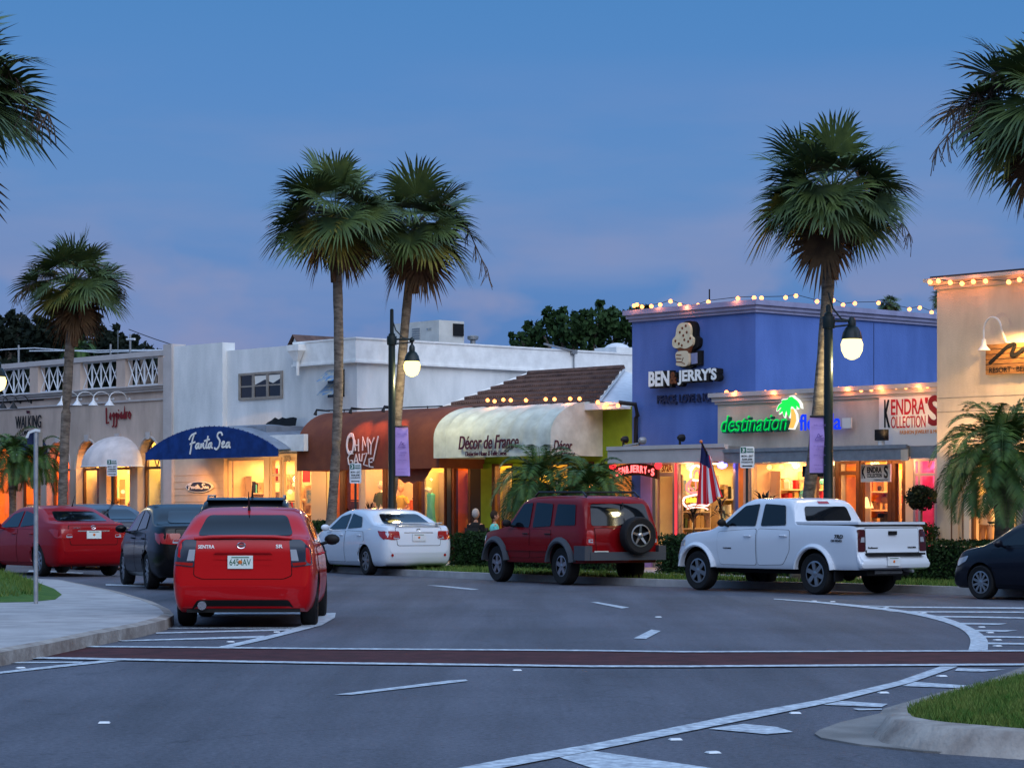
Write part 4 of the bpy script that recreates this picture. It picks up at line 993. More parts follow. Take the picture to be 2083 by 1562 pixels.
ps=[S(x) for x in (-300,-205,-112,-20,72,158,249,334)]
for s in ps: fbox(B1,'balustrade_post','stucco_cream',s-.26,s+.26,-.06,.21,zb0,zb1)
for a,c in zip(ps[:-1],ps[1:]):
    x0,x1=a+.26,c-.26; b=FB(); n=4; b.box(x0,x1,.03,.07,zb0,zb0+.05); b.box(x0,x1,.03,.07,zb1-.05,zb1-.002)
    for k in range(n):
        q0=x0+(x1-x0)*k/n; q1=x0+(x1-x0)*(k+1)/n; m_=(q0+q1)/2
        if k: b.box(q0-.02,q0+.02,.03,.07,zb0+.05,zb1-.05)
        b.tube([(q0,.05,zb0+.05),(q1,.052,zb1-.05)],.02,4); b.tube([(q0,.05,zb1-.05),(q1,.048,zb0+.05)],.02,4)
    b.build('lattice_panel','metal_white',B1)
fbox(B1,'roof','roof_flat',sL,sR,.38,9,zcor-.1,zcor+.02)
fbox(B1,'side_wall','stucco_cream',sL,sL+.3,.39,9,ZP,zcor-.1); fbox(B1,'rear_wall','stucco_cream',sL+.3,sR,8.8,9,ZP,zcor-.1)
# keystones and arched window frames
for c,w in arcs:
    FB().prism([(c-.09,zar-.02),(c+.09,zar-.02),(c+.14,zar+.20),(c-.14,zar+.20)],-.05,-.002,'y').build('keystone','stucco_trim',B1)
    b=FB(); n=14
    for rr_,th in ((1.04,.05),):
        b.tube([(c+w*math.cos(math.pi*i/n)*1.08,-.005,zsp+(zar-zsp)*1.07*math.sin(math.pi*i/n)) for i in range(n+1)],.035,5)
    b.build('arch_moulding','stucco_trim',B1)
    b=FB(); tt=.30
    b.box(c-w,c+w,tt-.04,tt+.04,zsp-.04,zsp+.04)
    b.tube([(c+(w-.03)*math.cos(math.pi*i/n),tt,zsp+(zar-zsp-.03)*math.sin(math.pi*i/n)) for i in range(n+1)],.035,4)
    b.tube([(c,tt,zsp),(c+w*.55,tt,zsp+(zar-zsp)*.8)],.02,4); b.tube([(c,tt,zsp),(c-w*.55,tt,zsp+(zar-zsp)*.8)],.02,4)
    b.box(c-w,c-w+.06,tt-.04,tt+.04,ZP,zsp-.04); b.box(c+w-.06,c+w,tt-.04,tt+.04,ZP,zsp-.04); b.box(c-w+.06,c+w-.06,tt-.04,tt+.04,ZP,ZP+.35)
    o=b.build('arched_window','frame_brown',B1)
    FB().poly([(c-w,tt+.01,ZP),(c+w,tt+.01,ZP)]+[(c+w*math.cos(math.pi*i/n),tt+.01,zsp+(zar-zsp)*math.sin(math.pi*i/n)) for i in range(n+1)]).build('pane','pane',o)
room(B1,S(-330)+.3,S(88)-.06,.39,3.2,zcor-.15,'room_orange',power=1100,col=(1,.42,.12),n=4)
room(B1,S(88)+.2,S(148)-.06,.39,3.2,zcor-.15,'room_orange',power=420,col=(1,.34,.10))
room(B1,S(148)+.2,S(275)-.06,.39,3.2,zcor-.15,'room_cream',power=1000,col=(1,.56,.16),n=2)
room(B1,S(275)+.2,sR-.14,.39,3.0,zcor-.15,'room_lemon',power=330,col=(1,.66,.22))
# bright fittings and displays inside the arcade
for px,py,r in ((180,985,.10),(192,1015,.06),(250,1000,.07),(312,988,.05),(262,960,.06)):
    FB().ball((S(px,1.6),1.6,Z(px,py,1.6)),r,10).build('display_lamp','lampshade',B1)
for px in (60,72,120,138): FB().box(S(px,1.2)-.2,S(px,1.2)+.2,1.2,1.3,ZP,1.7).build('display_stand','art_warm',B1)
FB().box(S(208,.8),S(228,.8),.6,1.0,ZP,zsp).build('door_pier','frame_brown',B1)
# dome awning over the door
def dome_awning(s0,s1,z0,z1,dep,m,label,tf=-.0,ribs=7,cat='awning'):
    e=thing('dome_awning',label,cat,P((s0+s1)/2,tf,z0),-TH); b=FB(); cs=(s0+s1)/2; w=(s1-s0)/2; n=28; k=9; pts=[]
    for i in range(k):
        ph=math.pi/2*i/(k-1)
        for j in range(n+1):
            th=math.pi*j/n; rb=1+.035*abs(math.sin(th*ribs)); pts.append((cs-w*math.cos(th)*math.cos(ph)*rb,tf-dep*math.sin(th)*math.cos(ph)*rb,z0+(z1-z0)*math.sin(ph)))
    fs=[(i*(n+1)+j,i*(n+1)+j+1,(i+1)*(n+1)+j+1,(i+1)*(n+1)+j) for i in range(k-1) for j in range(n)]
    b.add(pts,fs); b.build('canopy',m,e,smooth=50)
    b=FB(); b.tube([(cs-w*math.cos(math.pi*j/16)*1.03,tf-dep*math.sin(math.pi*j/16)*1.03,z0) for j in range(17)],.02,5); b.build('frame','metal_white',e); return e
s0,s1=S(172,-.4),S(268,-.4); dome_awning(s0,s1,Z(220,948,-.8),Z(220,887,-.2),1.05,'cream_canvas','pale cream dome awning over the arcade door below the maroon script sign')
dome_awning(S(34,-.3),S(82,-.3),Z(60,925,-.5),Z(60,890,-.2),.7,'dark_navy','small navy dome awning behind the fan palm at the left')
# red script sign
e=thing('script_sign','jagged dark red script lettering on the arcade wall between the white lamps and dome awning','sign',P(S(243),-.04,Z(243,848)),-TH)
Lg=[[(0,4),(.1,0),(1,.3)],[(1.3,1.5),(2,1.9),(1.7,2.6),(1.3,1.5),(1.9,1)],[(3,2.6),(2.4,2),(3,1.3),(3.1,2.6),(2.9,-.6),(2.3,-.8)],[(4.1,2.6),(3.5,2),(4.1,1.3),(4.2,2.6),(4,-.6),(3.4,-.9)],[(4.8,2.5),(4.8,1)],[(4.8,3.1),(4.9,3.3)],
  [(6,2.6),(5.3,1.9),(5.7,1.1),(6.1,2.6),(6.2,1)],[(7.1,2.3),(6.5,1.7),(6.9,1),(7.2,4),(7.3,1)],[(7.8,1),(7.8,2.7),(8.4,2.6)],[(9,2.7),(8.6,1.6),(9.2,1),(9.6,2),(9,2.7)]]
strokes('lettering',Lg,FM(S(243),-.03,Z(243,848)),S(268)-S(218),Z(243,828)-Z(243,868),'text_maroon',e,r=.028,smooth=False)
e=thing('shop_sign','black block lettering with a small first line on the arcade wall at far left','sign',P(S(62),-.04,Z(62,860)),-TH)
text('lettering','THE',FM(S(60),-.04,Z(60,838)),.22,.09,'text_plum',e,.03,.02); text('lettering','WALKING',FM(S(60),-.04,Z(60,858)),S(86)-S(34),.42,'sign_black',e,.02,.0)
text('lettering','COMPANY',FM(S(60),-.04,Z(60,880)),S(78)-S(42),.16,'sign_black',e,.02,.0)
for i,px in enumerate((166,198,231,264)):
    gooseneck(S(px,-.0),0,Z(px,812),'metal_white','%s of four white gooseneck lamps above the maroon script sign'%['leftmost','second from left','third from left','rightmost'][i],'white gooseneck lamps on the arcade wall',run=.62,r=.16)
for i,px in enumerate((2,22,42,64)):
    gooseneck(S(px,-.0),0,Z(px,818),'black_metal','%s of four black gooseneck lamps above the black lettering'%['leftmost','second from left','third from left','rightmost'][i],'black gooseneck lamps on the arcade wall',run=.55,r=.14)
b=FB(); b.tube([(S(0),-.03,Z(45,817)+.02),(S(90),-.03,Z(45,817)+.02)],.02,5); b.build('lamp_rail','black_metal',B1)
b=FB(); b.ball((S(342),-.06,Z(342,800)),.085,12); b.build('alarm_bell','red_alarm',label='round red alarm bell at the right end of the arcade wall',cat='alarm bell')
# ---------------------------------------------------- 2. white two storey building
s0,sj,s1=S(350,-.15),S(461,0),S(726,0); zt=Z(600,700); 
B2=building('white_building','white painted two storey stucco building with a long plain side wall and roof units',(s0+s1)/2)
zf=Z(520,925)    # underside of the upper wall
fbox(B2,'corner_pier','stucco_white',s0,sj,-.15,.3,zf-.0,Z(400,701,-.15))
fbox(B2,'upper_wall','stucco_white',sj,s1,0,.3,zf,Z(480,712))
zt1=Z(724,690); zt0=Z(724,738)
b=FB(); b.box(S(603),s1+.10,-.12,.3,zt0+.06,zt1); b.box(S(603)-.02,s1+.14,-.17,.3,zt0,zt0+.06); b.box(S(603),s1+.13,-.14,.3,zt1,zt1+.05); b.build('fascia_band','white_trim',B2)
b=FB(); b.box(s1+.3,s1+.30+.0001,0,0,0,0) if 0 else b.box(s1-.3,s1,.301,19,ZP,zt1-.001); b.build('side_wall','stucco_white',B2)
b=FB(); b.box(s1+.001,s1+.10,.301,19,zt0+.06,zt1); b.box(s1+.001,s1+.14,.301,19,zt0,zt0+.06); b.box(s1-.3,s1+.13,.301,19,zt1,zt1+.05); b.build('side_band','white_trim',B2)
fbox(B2,'rear_wall','stucco_white',s0,s1-.3,18.7,19,ZP,zt1-.1); fbox(B2,'left_wall','stucco_white',s0,s0+.3,.3,18.7,ZP,zt1-.4)
fbox(B2,'roof','roof_flat',s0+.3,s1-.3,.3,18.7,zt1-.5,zt1-.38)
fbox(B2,'pilaster','stucco_trim',S(333,-.2),S(350,-.2),-.22,.3,ZP,Z(342,700,-.2))
# scupper head and pipe
b=FB(); sc=S(604,-.2); z=Z(604,712); b.box(sc-.28,sc+.28,-.36,-.12,z-.05,z+.12); b.add([(sc-.26,-.34,z-.05),(sc+.26,-.34,z-.05),(sc+.08,-.25,z-.34),(sc-.08,-.25,z-.34),(sc-.26,-.13,z-.05),(sc+.26,-.13,z-.05),(sc+.08,-.15,z-.34),(sc-.08,-.15,z-.34)],[(0,1,2,3),(4,7,6,5),(0,3,7,4),(1,5,6,2),(3,2,6,7)])
b.tube([(sc+.04,-.2,z-.34),(sc+.04,-.2,z-.75)],.05,8); b.build('rain_hopper','white_trim',B2)
# windows upstairs
def upwin(a,c,y0,y1,n,m='window_frame'):
    x0,x1=S(a),S(c); z1,z0=Z((a+c)/2,y0),Z((a+c)/2,y1); b=FB(); fw=.07
    b.box(x0-.03,x0+fw,-.04,.02,z0,z1); b.box(x1-fw,x1+.03,-.04,.02,z0,z1); b.box(x0+fw,x1-fw,-.04,.02,z1-fw,z1); b.box(x0+fw,x1-fw,-.05,.02,z0,z0+fw)
    for i in range(1,n): q=x0+(x1-x0)*i/n; b.box(q-.06,q+.06,-.035,.02,z0+fw,z1-fw)
    b.box(x0+fw,x1-fw,-.03,.02,(z0+z1)/2-.02,(z0+z1)/2+.02)
    o=b.build('window',m,B2); FB().box(x0+fw,x1-fw,-.012,-.004,z0+fw,z1-fw).build('pane','window_dark',o)
    return x0,x1,z0,z1
x0,x1,z0,z1=upwin(488,575,757,812,3)
FB().add([(x0+(x1-x0)*.36,-.016,z1-.1),(x1-.1,-.016,z1-.1),(x1-.1,-.016,z1-.22),(x1-.45,-.016,z1-.34),(x0+(x1-x0)*.6,-.016,z1-.22),(x0+(x1-x0)*.37,-.016,z1-.36)],[(0,1,2,3,4,5)]).build('curtain','cloth_white',B2)
x0,x1=S(667),S(701); zz=[Z(684,752),Z(684,780),Z(684,808)]
for i in range(2):
    FB().box(x0,x1,-.012,-.004,zz[i+1],zz[i]).build('window','window_dark',B2)
    FB().add([(x0,-.02,zz[i]),(x1,-.02,zz[i]),(x1,-.42,zz[i+1]+.05),(x0,-.42,zz[i+1]+.05)],[(0,1,2,3)]).build('awning_sash','art_blue',B2)
# flat entrance roof right of the blue awning
fbox(B2,'entrance_roof','grey_canvas',S(500,-1.2),S(612,-.4),-1.6,-.002,Z(590,884,-1.2),Z(590,872,-1.2)+.10)
fbox(B2,'entrance_fascia','white_trim',S(505,-1.7),S(612,-1.7)+.2,-1.75,-1.602,Z(590,918,-1.7),Z(590,884,-1.7))
b=FB(); n=9; x0,x1=S(520,-.6),S(610,-.2); zb=Z(570,868,-.5)
b.add([(x0+(x1-x0)*i/n,-.35,zb+.02) for i in range(n+1)]+[(x0+(x1-x0)*i/n,-.3,zb+.04+.22*math.sin(min(1,i/3)*1.57)+.03*math.sin(i*2.7)) for i in range(n+1)],[(i,i+1,n+2+i,n+1+i) for i in range(n)]); b.build('roof_cover','black',B2)
# ground floor of the blue awning shop
zl=Z(500,932,-.2); 
fbox(B2,'ground_wall','wall_warm',s0,S(462),-.12,.2,ZP,zf-.002)
b=FB(); b.box(S(462),S(640),-.10,.2,zl,zf-.002); b.build('lintel','wall_warm',B2)
b=FB()
for k in range(12): z=ZP+.2+k*.2; b.box(s0+.02,S(461),-.135,-.122,z,z+.012)
b.build('siding','frame_cream',B2)
win(B2,S(465),S(541),0,ZP+.5,zl,'frame_cream'); fbox(B2,'window_base','wall_warm',S(465),S(541),-.05,.15,ZP,ZP+.498)
fbox(B2,'door_jamb','frame_cream',S(541),S(552),-.08,.15,ZP,zl-.002)
win(B2,S(552),S(574),0,ZP,zl,'frame_cream',transom=zl-.5,fw=.08,name='shop_door'); win(B2,S(576),S(606),0,ZP,zl,'frame_cream',fw=.10,name='shop_door',transom=ZP+1.0); win(B2,S(607),S(640),0,ZP,zl,'frame_cream',fw=.11,name='shop_door')
fbox(B2,'door_jamb','frame_cream',S(640),S(668),-.08,.15,ZP,zf-.002)
room(B2,S(463),S(668)-.1,.21,3.6,zf-.05,'room_cream',power=560,col=(1,.54,.17),n=3)
def picture(parent,px,py,w,h,t,m,frame='frame_cream'):
    s,z=S(px,t),Z(px,py,t); o=FB().box(s-w/2,s+w/2,t-.03,t+.03,z-h/2,z+h/2).build('picture',frame,parent)
    FB().box(s-w*.38,s+w*.38,t-.034,t-.031,z-h*.38,z+h*.38).build('canvas',m,o); return o
picture(B2,507,985,.75,1.0,1.8,'room_yellow'); picture(B2,478,992,.5,.55,1.5,'art_warm'); picture(B2,525,1010,.45,.5,2.0,'art_blue')
picture(B2,560,965,.5,.5,1.4,'text_maroon'); picture(B2,593,980,.5,.6,1.6,'art_warm'); picture(B2,625,965,.5,.6,2.0,'text_maroon'); picture(B2,562,1010,.5,.3,1.2,'art_warm'); picture(B2,632,1010,.4,.5,1.2,'art_blue')
for px,py in ((508,970),(600,985),(590,1000)): FB().ball((S(px,1.5),1.5,Z(px,py,1.5)),.08,8).build('display_lamp','lampshade',B2)
b=FB()
for k in range(5): b.box(S(612,2.6),S(650,2.6),2.4,2.8,ZP+.3+k*.45,ZP+.34+k*.45)
b.build('shelf_unit','frame_cream',B2)
# oval sign
e=thing('oval_sign','oval grey plaque with white script on the cream wall under the blue awning','sign',P(S(404,-.2),-.2,Z(404,990,-.2)),-TH)
s,z=S(404,-.2),Z(404,990,-.2); w,h=(S(431,-.2)-S(377,-.2))/2,.165
b=FB(); b.prism([(s+w*math.cos(a*math.pi/16),z+h*math.sin(a*math.pi/16)) for a in range(32)],-.19,-.136,'y'); b.build('rim','text_white',e)
b=FB(); b.prism([(s+w*.93*math.cos(a*math.pi/16),z+h*.88*math.sin(a*math.pi/16)) for a in range(32)],-.20,-.192,'y'); b.build('plaque','car_slate',e)
def shift(l,dx,dy=0): return [(x+dx,y+dy) for x,y in l]
aL=[(2.6,1.8),(2.1,1.7),(1.8,1.1),(2.1,.8),(2.5,1.5),(2.6,1.8),(2.5,1.0),(2.8,.8)]
FS=[[(.5,-.3),(.8,1.2),(1.1,2.6),(1.5,3.6)],[(.3,2.6),(.9,3.5),(1.9,3.9)],[(.5,1.7),(1.1,1.9),(1.7,2.1)],aL,[(2.9,.8),(3.1,1.7),(3.1,1.0),(3.6,1.8),(3.6,1.0),(3.9,.8)],[(4.7,3.2),(4.3,1.6),(4.2,.9),(4.6,.9)],[(3.8,2.2),(4.4,2.4),(5.0,2.5)],shift(aL,2.9),
    [(7.9,3.2),(7.6,3.8),(7.0,3.7),(6.8,3.0),(7.3,2.2),(7.2,1.2),(6.6,.5),(6.1,.8)],[(7.7,1.3),(8.3,1.6),(8.2,2.0),(7.8,1.6),(7.9,.9),(8.5,1.0)],shift(aL,6.9)]
strokes('lettering',FS,FM(s,-.201,z),w*1.55,h*1.15,'text_white',e,r=.016)
text('lettering','378',FM(S(585,-.1),-.105,Z(585,933,-.1)),.32,.17,'window_frame',B2,.02,.02)
# blue arched awning
s0,s1=S(297,-2.2),S(565,-2.2); cs=S(432,-2.2); zb=Z(430,932,-2.2); zs=Z(300,922,-2.2); za=Z(432,867,-2.2)
e=thing('blue_awning','wide royal blue arched awning with white script, scalloped top edge','awning',P(cs,-2.2,zb),-TH)
n=28; arc=[(s0+(s1-s0)*i/n, zs+(za-zs)*(1-((i/n-.5)*2)**2)**.9 if 0<i<n else zs) for i in range(n+1)]
FB().prism([(s0,zb)]+arc+[(s1,zb)],-2.22,-2.18,'y').build('front_panel','blue_canvas',e)
b=FB(); pts=[(x,-2.18,z-.01) for x,z in arc]+[(x,-.17,z-.01+.12) for x,z in arc]; b.add(pts,[(i,i+1,n+2+i,n+1+i) for i in range(n)]); b.build('vault','grey_canvas',e,smooth=40)
b=FB()
for i in range(0,n+1): b.ball((arc[i][0],-2.2,arc[i][1]+.005),.018,6)
o=b.build('edge_lacing','dark_navy',e)
strokes('lettering',FS,FM(S(427,-2.22),-2.222,Z(427,901,-2.22)),S(470,-2.2)-S(386,-2.2),Z(427,880,-2.2)-Z(427,923,-2.2),'text_white',e,r=.026)
for px in (380,430,480): slight(P(S(px,-1.2),-1.2,2.55),P(S(px,-.2),-.1,1.2),95,(1,.42,.12),110)
for px in (500,560,620): plight(P(S(px,-.9),-.9,2.4),40,(1,.55,.2),.1)
# ---------------------------------------------------- 3. gauze shop (single storey, rust awning)
s0,s1=S(668),S(912); zr=Z(800,838)+.05
B3=building('gauze_shop','single storey clothing shop under the rust brown barrel awning',(s0+s1)/2)
zl=Z(800,955,-.1)+.1
b=FB(); b.box(S(726)+.15,s1,.0,.25,zl,zr-.1); b.box(s0+.02,S(726)+.15-.002,-.01,.25,zl,zf-.004) ; b.build('lintel_wall','stucco_white',B3)
fbox(B3,'roof','roof_flat',S(726)+.16,s1,.25,9,zr-.25,zr-.1)
def pier(B,a,c,m,t0=-.05,t1=.2,top=None,name='pier'): return fbox(B,name,m,S(a),S(c),t0,t1,ZP,top or zl-.002)
pier(B3,668,674,'room_lemon'); pier(B3,696,702,'wood_dark'); win(B3,S(674),S(696),0,ZP,zl-.004,'wood_dark')
win(B3,S(702),S(783),0,ZP+.3,zl-.004,'wood_dark'); fbox(B3,'window_base','wood_dark',S(702),S(783),-.04,.15,ZP,ZP+.298)
pier(B3,783,789,'wood_dark'); win(B3,S(789),S(845),0,ZP+.3,zl-.004,'wood_dark'); fbox(B3,'window_base','wood_dark',S(789),S(845),-.04,.15,ZP,ZP+.298)
pier(B3,845,852,'wood_dark'); win(B3,S(852),S(908),0,ZP+.2,zl-.004,'wood_dark')
room(B3,S(669),S(845)-.06,.21,3.2,zr-.3,'room_orange',power=380,col=(1,.40,.10),n=2)
room(B3,S(845)+.2,S(912)-.1,.21,3.2,zr-.3,'room_lemon',power=150,col=(1,.64,.16))
def barrel(name,label,px0,px1,y0,y1,dep,m,side='R',ribs=0,tw=0):
    s0,s1=S(px0,-dep),S(px1,-dep); zb,zt=Z((px0+px1)/2,y0,-dep),Z((px0+px1)/2,y1,-dep*.25)
    e=thing(name,label,'awning',P((s0+s1)/2,-dep,zb),-TH)
    prof=[(-dep,zb)]; n=12; zk=zb+(zt-zb)*.38
    for i in range(n+1):
        a=math.pi/2*i/n; prof.append((-dep+dep*.80*(1-math.cos(a)),zk+(zt-zk)*math.sin(a)))
    prof.append((tw,zt+.01))
    k=max(2,int((s1-s0)/.1)); pts=[];fs=[]; q=len(prof)
    for i in range(k+1):
        s=s0+(s1-s0)*i/k; f=1-.03*abs(math.sin(math.pi*i/k*ribs)) if ribs else 1
        for j,(t,z) in enumerate(prof): pts.append((s,t*f,z-(0 if not ribs else .05*abs(math.sin(math.pi*i/k*ribs))*(j>3))))
    for i in range(k):
        for j in range(q-1): fs.append((i*q+j,i*q+j+1,(i+1)*q+j+1,(i+1)*q+j))
    FB().add(pts,fs).build('canopy',m,e,smooth=35)
    for s in (s0+.004,s1-.004): FB().add([(s,t,z) for t,z in prof]+[(s,tw,zb)],[tuple(range(q+1))]).build('end_panel',m,e)
    return e,s0,s1,zb,zt
aw,a0,a1,zb,zt=barrel('rust_awning','rust brown barrel awning with white hand lettering',604,893,955,836,1.55,'rust_canvas')
G=[[(0.9,3.9),(.3,3.4),(.1,2.4),(.5,1.6),(1.2,1.7),(1.6,2.7),(1.4,3.7),(.9,3.9)],[(1.75,3.3),(1.85,1.7)],[(2.45,3.4),(2.5,1.6)],[(1.8,2.5),(2.5,2.55)],[(3.3,1.7),(3.35,3.7),(3.9,2.3),(4.3,3.6),(4.5,1.2)],[(4.6,3.3),(5.0,2.5),(5.6,3.5)],[(5.0,2.5),(4.9,1.1)],[(6.4,3.7),(5.4,.2)],
   [(1.4,1.3),(.8,1.4),(.35,.7),(.5,-.2),(1.2,-.3),(1.3,.3),(.9,.35)],[(1.5,-.3),(2.0,1.2),(2.4,-.1)],[(1.7,.2),(2.3,.3)],[(2.6,1.3),(2.7,.3),(3.1,.2),(3.3,1.3)],[(3.5,1.2),(4.2,1.4),(3.5,-.3),(4.3,-.5)],[(5.3,.6),(4.6,.5),(4.6,-.6),(5.4,-.7)],[(4.6,0),(5.2,.05)]]
strokes('lettering',G,FM(S(738,-1.57),-1.575,Z(738,918,-1.57)),S(770,-1.57)-S(706,-1.57),Z(738,886,-1.57)-Z(738,951,-1.57),'text_white',aw,r=.016,smooth=False)
strokes('lettering',[G[0]],FM(S(714,-1.57),-1.580,Z(714,902,-1.57)),.30,.52,'text_white',aw,r=.030)
# draped valance over the door
b=FB(); n=18; x0,x1=S(806,-1.3),S(880,-1.3); zv=Z(840,953,-1.3)
pts=[];
for i in range(n+1):
    u_=i/n; x=x0+(x1-x0)*u_; d=.16+.22*math.sin(math.pi*min(1,u_*1.1))**.5+.03*math.cos(u_*25)
    pts+=[(x,-1.3,zv+.05),(x,-1.33,zv-d*(1 if u_<.9 else (1-u_)*8+.1))]
b.add(pts,[(2*i,2*i+1,2*i+3,2*i+2) for i in range(n)]); b.build('valance','rust_canvas',aw)
# rail with spot heads over the awning
e=thing('spot_rail','black rail with three small spot heads over the rust awning','rail light',P(S(730,-.4),-.4,zt),-TH)
zr2=Z(730,832,-1.0); b=FB(); b.tube([(S(660,-.8),-.8,zr2+.02),(S(900,-.8),-.8,zr2-.02)],.018,5)
for px in (700,870): b.tube([(S(px,-.8),-.8,zr2),(S(px,0),0.0,zr2-.1)],.015,5)
b.build('rail','black_metal',e)
for px in (647,718,785):
    s=S(px,-1.2); FB().tube([(s,-.8,zr2),(s,-1.25,zr2+.02),(s,-1.3,zr2-.12)],[.018,.03,.055],8).build('spot_head','black_metal',e)
for px in (728,760,800): slight(P(S(px,-1.75),-1.9,zt+.1),P(S(px,-1.5),-1.2,zb+.5),60,(1,.26,.08),60)
for px in (700,760,820,875): plight(P(S(px,-.8),-.8,2.45),24,(1,.42,.12),.1)
# ---------------------------------------------------- 4. green shop with tiled roof and off-white awning
s0,s1=S(912),S(1286)
B4=building('green_shop','lime green single storey shop with a brown tiled roof and off white awning',(s0+s1)/2)
ze=Z(1150,826,-.45); zrd=Z(1200,757,2.8); sA=S(890,-.45); sE=S(1213,-.45)
fbox(B4,'upper_wall','green_wall',s0+.002,s1,0,.25,zl,ze-.05); 
# tile roof slope
def slope_pt(s,u_,dz=0):  # u_ 0 eave .. 1 ridge
    return (s,-.45+3.25*u_,ze+(zrd-ze)*u_+dz)
b=FB(); rows=7; cols=64; pts=[];fs=[]; idx={}
for r_ in range(rows):
    for side in (0,1):
        u_=(r_+side)/rows; sr=sE+(S(1286,2.8)-.35-sE)*u_
        for c in range(cols*3+1):
            s=sA+(sr-sA)*c/(cols*3); w=.035*math.cos(2*math.pi*c/3) ; pts.append(slope_pt(s,u_,.07*(1-side)+w+.02))
    base=r_*2*(cols*3+1)
    for c in range(cols*3): fs.append((base+c,base+c+1,base+cols*3+1+c+1,base+cols*3+1+c))
    if r_: 
        pb=base-(cols*3+1)
        for c in range(cols*3): fs.append((pb+c,pb+c+1,base+c+1,base+c))
b.add(pts,fs); b.build('tiled_roof','roof_tile',B4)
b=FB(); q=S(1286,2.8)-.35; b.add([slope_pt(sE,0),slope_pt(q,1),(S(1286)-.03,2.8,ze+.12),(S(1286)-.03,-.45,ze)],[(0,1,2,3)])
b.add([slope_pt(sE,0,.02),slope_pt(q,1,.02),slope_pt(q+.12,1,.04),slope_pt(sE+.12,0,.04)],[(0,1,2,3)]); b.build('hip_roof','metal_white',B4)
b=FB(); b.tube([slope_pt(sA,1,.06),slope_pt(q,1,.06)],.09,6); b.build('ridge_cap','roof_tile',B4)
b=FB(); b.prism([(-.45,ze-.06),(2.8,zrd-.06),(2.8,ze-.06)],sA-.02,sA+.04,'x'); b.build('gable_end','stucco_white',B4)
b=FB(); b.tube([slope_pt(sA-.04,0,.04),slope_pt(sA-.04,1,.04)],.06,4); b.build('rake_board','white_trim',B4)
fbox(B4,'eave_board','white_trim',S(985,-.5),S(1262,-.5),-.62,-.46,ze-.13,ze+.03)
fbox(B4,'soffit','white_trim',sA,s1-.05,-.46,-.002,ze-.12,ze-.06)
b=FB(); xx=S(1297,-.12); b.tube([(S(1262,-.5),-.55,ze+.02),(xx,-.2,ze-.02),(xx,-.12,ze-.3),(xx-.08,-.10,Z(1290,850,-.1)),(xx-.08,-.10,Z(1290,905,-.1))],.055,8); b.build('downpipe','black_metal',B4,smooth=True)
pier(B4,912,920,'pole_green'); win(B4,S(921),S(959),0,ZP,zl-.004,'wood_dark',name='shop_door',fw=.1); pier(B4,960,981,'dark_interior'); pier(B4,981,1003,'green_wall'); pier(B4,1003,1006,'wood_dark')
win(B4,S(1006),S(1046),0,ZP+.3,zl-.004,'frame_brown'); fbox(B4,'window_base','green_wall',S(1006),S(1046),-.04,.15,ZP,ZP+.298); pier(B4,1046,1078,'green_wall'); pier(B4,1078,1086,'wood_dark')
win(B4,S(1086),S(1160),0,ZP+.3,zl-.004,'frame_brown',mull=(.5,)); pier(B4,1160,1186,'green_wall'); win(B4,S(1186),S(1212),0,ZP,zl-.004,'wood_dark',name='shop_door'); pier(B4,1212,1243,'green_wall'); pier(B4,1243,1286,'room_orange')
room(B4,S(914),S(975)-.06,.21,3.0,zl+.3,'room_orange',power=60,col=(1,.35,.1)); room(B4,S(985),S(1212),.21,3.2,zl+.3,'room_yellow',power=250,col=(1,.66,.15),n=3)
picture(B4,1037,1000,.55,1.25,.8,'art_blue','frame_brown')
b=FB(); b.box(S(1020,.8),S(1040,.8),.6,1.0,ZP+.3,1.2); b.build('red_stool','text_red',B4)
for px,py,m in ((1133,980,'led_white'),(1122,972,'led_green2'),(1128,1000,'bulb_orange'),(1118,1012,'art_blue'),(1140,1005,'text_red'),(1150,990,'art_warm'),(1200,985,'bulb_orange'),(1113,990,'neon_yellow')):
    FB().ball((S(px,.9),.9,Z(px,py,.9)),.075,8).build('trinket',m,B4)
FB().box(S(948,.3),S(957,.3),.3,.34,ZP,1.25).build('easel_board','text_orange',B4)
aw2,a0,a1,zb2,zt2=barrel('white_awning','off white scalloped barrel awning with dark script lettering',882,1120,929,826,1.75,'white_canvas',ribs=9)
text('lettering','Décor de France',FM(S(995,-1.77),-1.79,Z(995,899,-1.77)),S(1056,-1.77)-S(934,-1.77),Z(995,884,-1.77)-Z(995,912,-1.77),'text_plum',aw2,.02,.012,shear=.25)
text('lettering','Distinctive Home & Table Linens',FM(S(990,-1.77),-1.79,Z(990,922,-1.77)),S(1028,-1.77)-S(945,-1.77),.12,'text_plum',aw2,.02,0,shear=.1)
# lettering on the awning's end panel
T=Matrix(((V.x,0,U.x,0),(V.y,0,U.y,0),(0,1,0,0),(0,0,0,1))); p=P(a1+.01,-1.35,Z(1143,905,-1.5)); T.translation=p
text('lettering','Décor',T,.62,.24,'text_plum',aw2,.01,.01,shear=.25); T2=T.copy(); T2.translation=P(a1+.01,-1.3,Z(1143,922,-1.5)); text('lettering','de France',T2,.70,.16,'text_plum',aw2,.01,.0,shear=.25)
plight(P(S(1020,-.8),-.8,2.4),10,(1,.7,.2),.1); plight(P(S(1265,-.6),-.8,2.3),22,(1,.45,.12),.1)
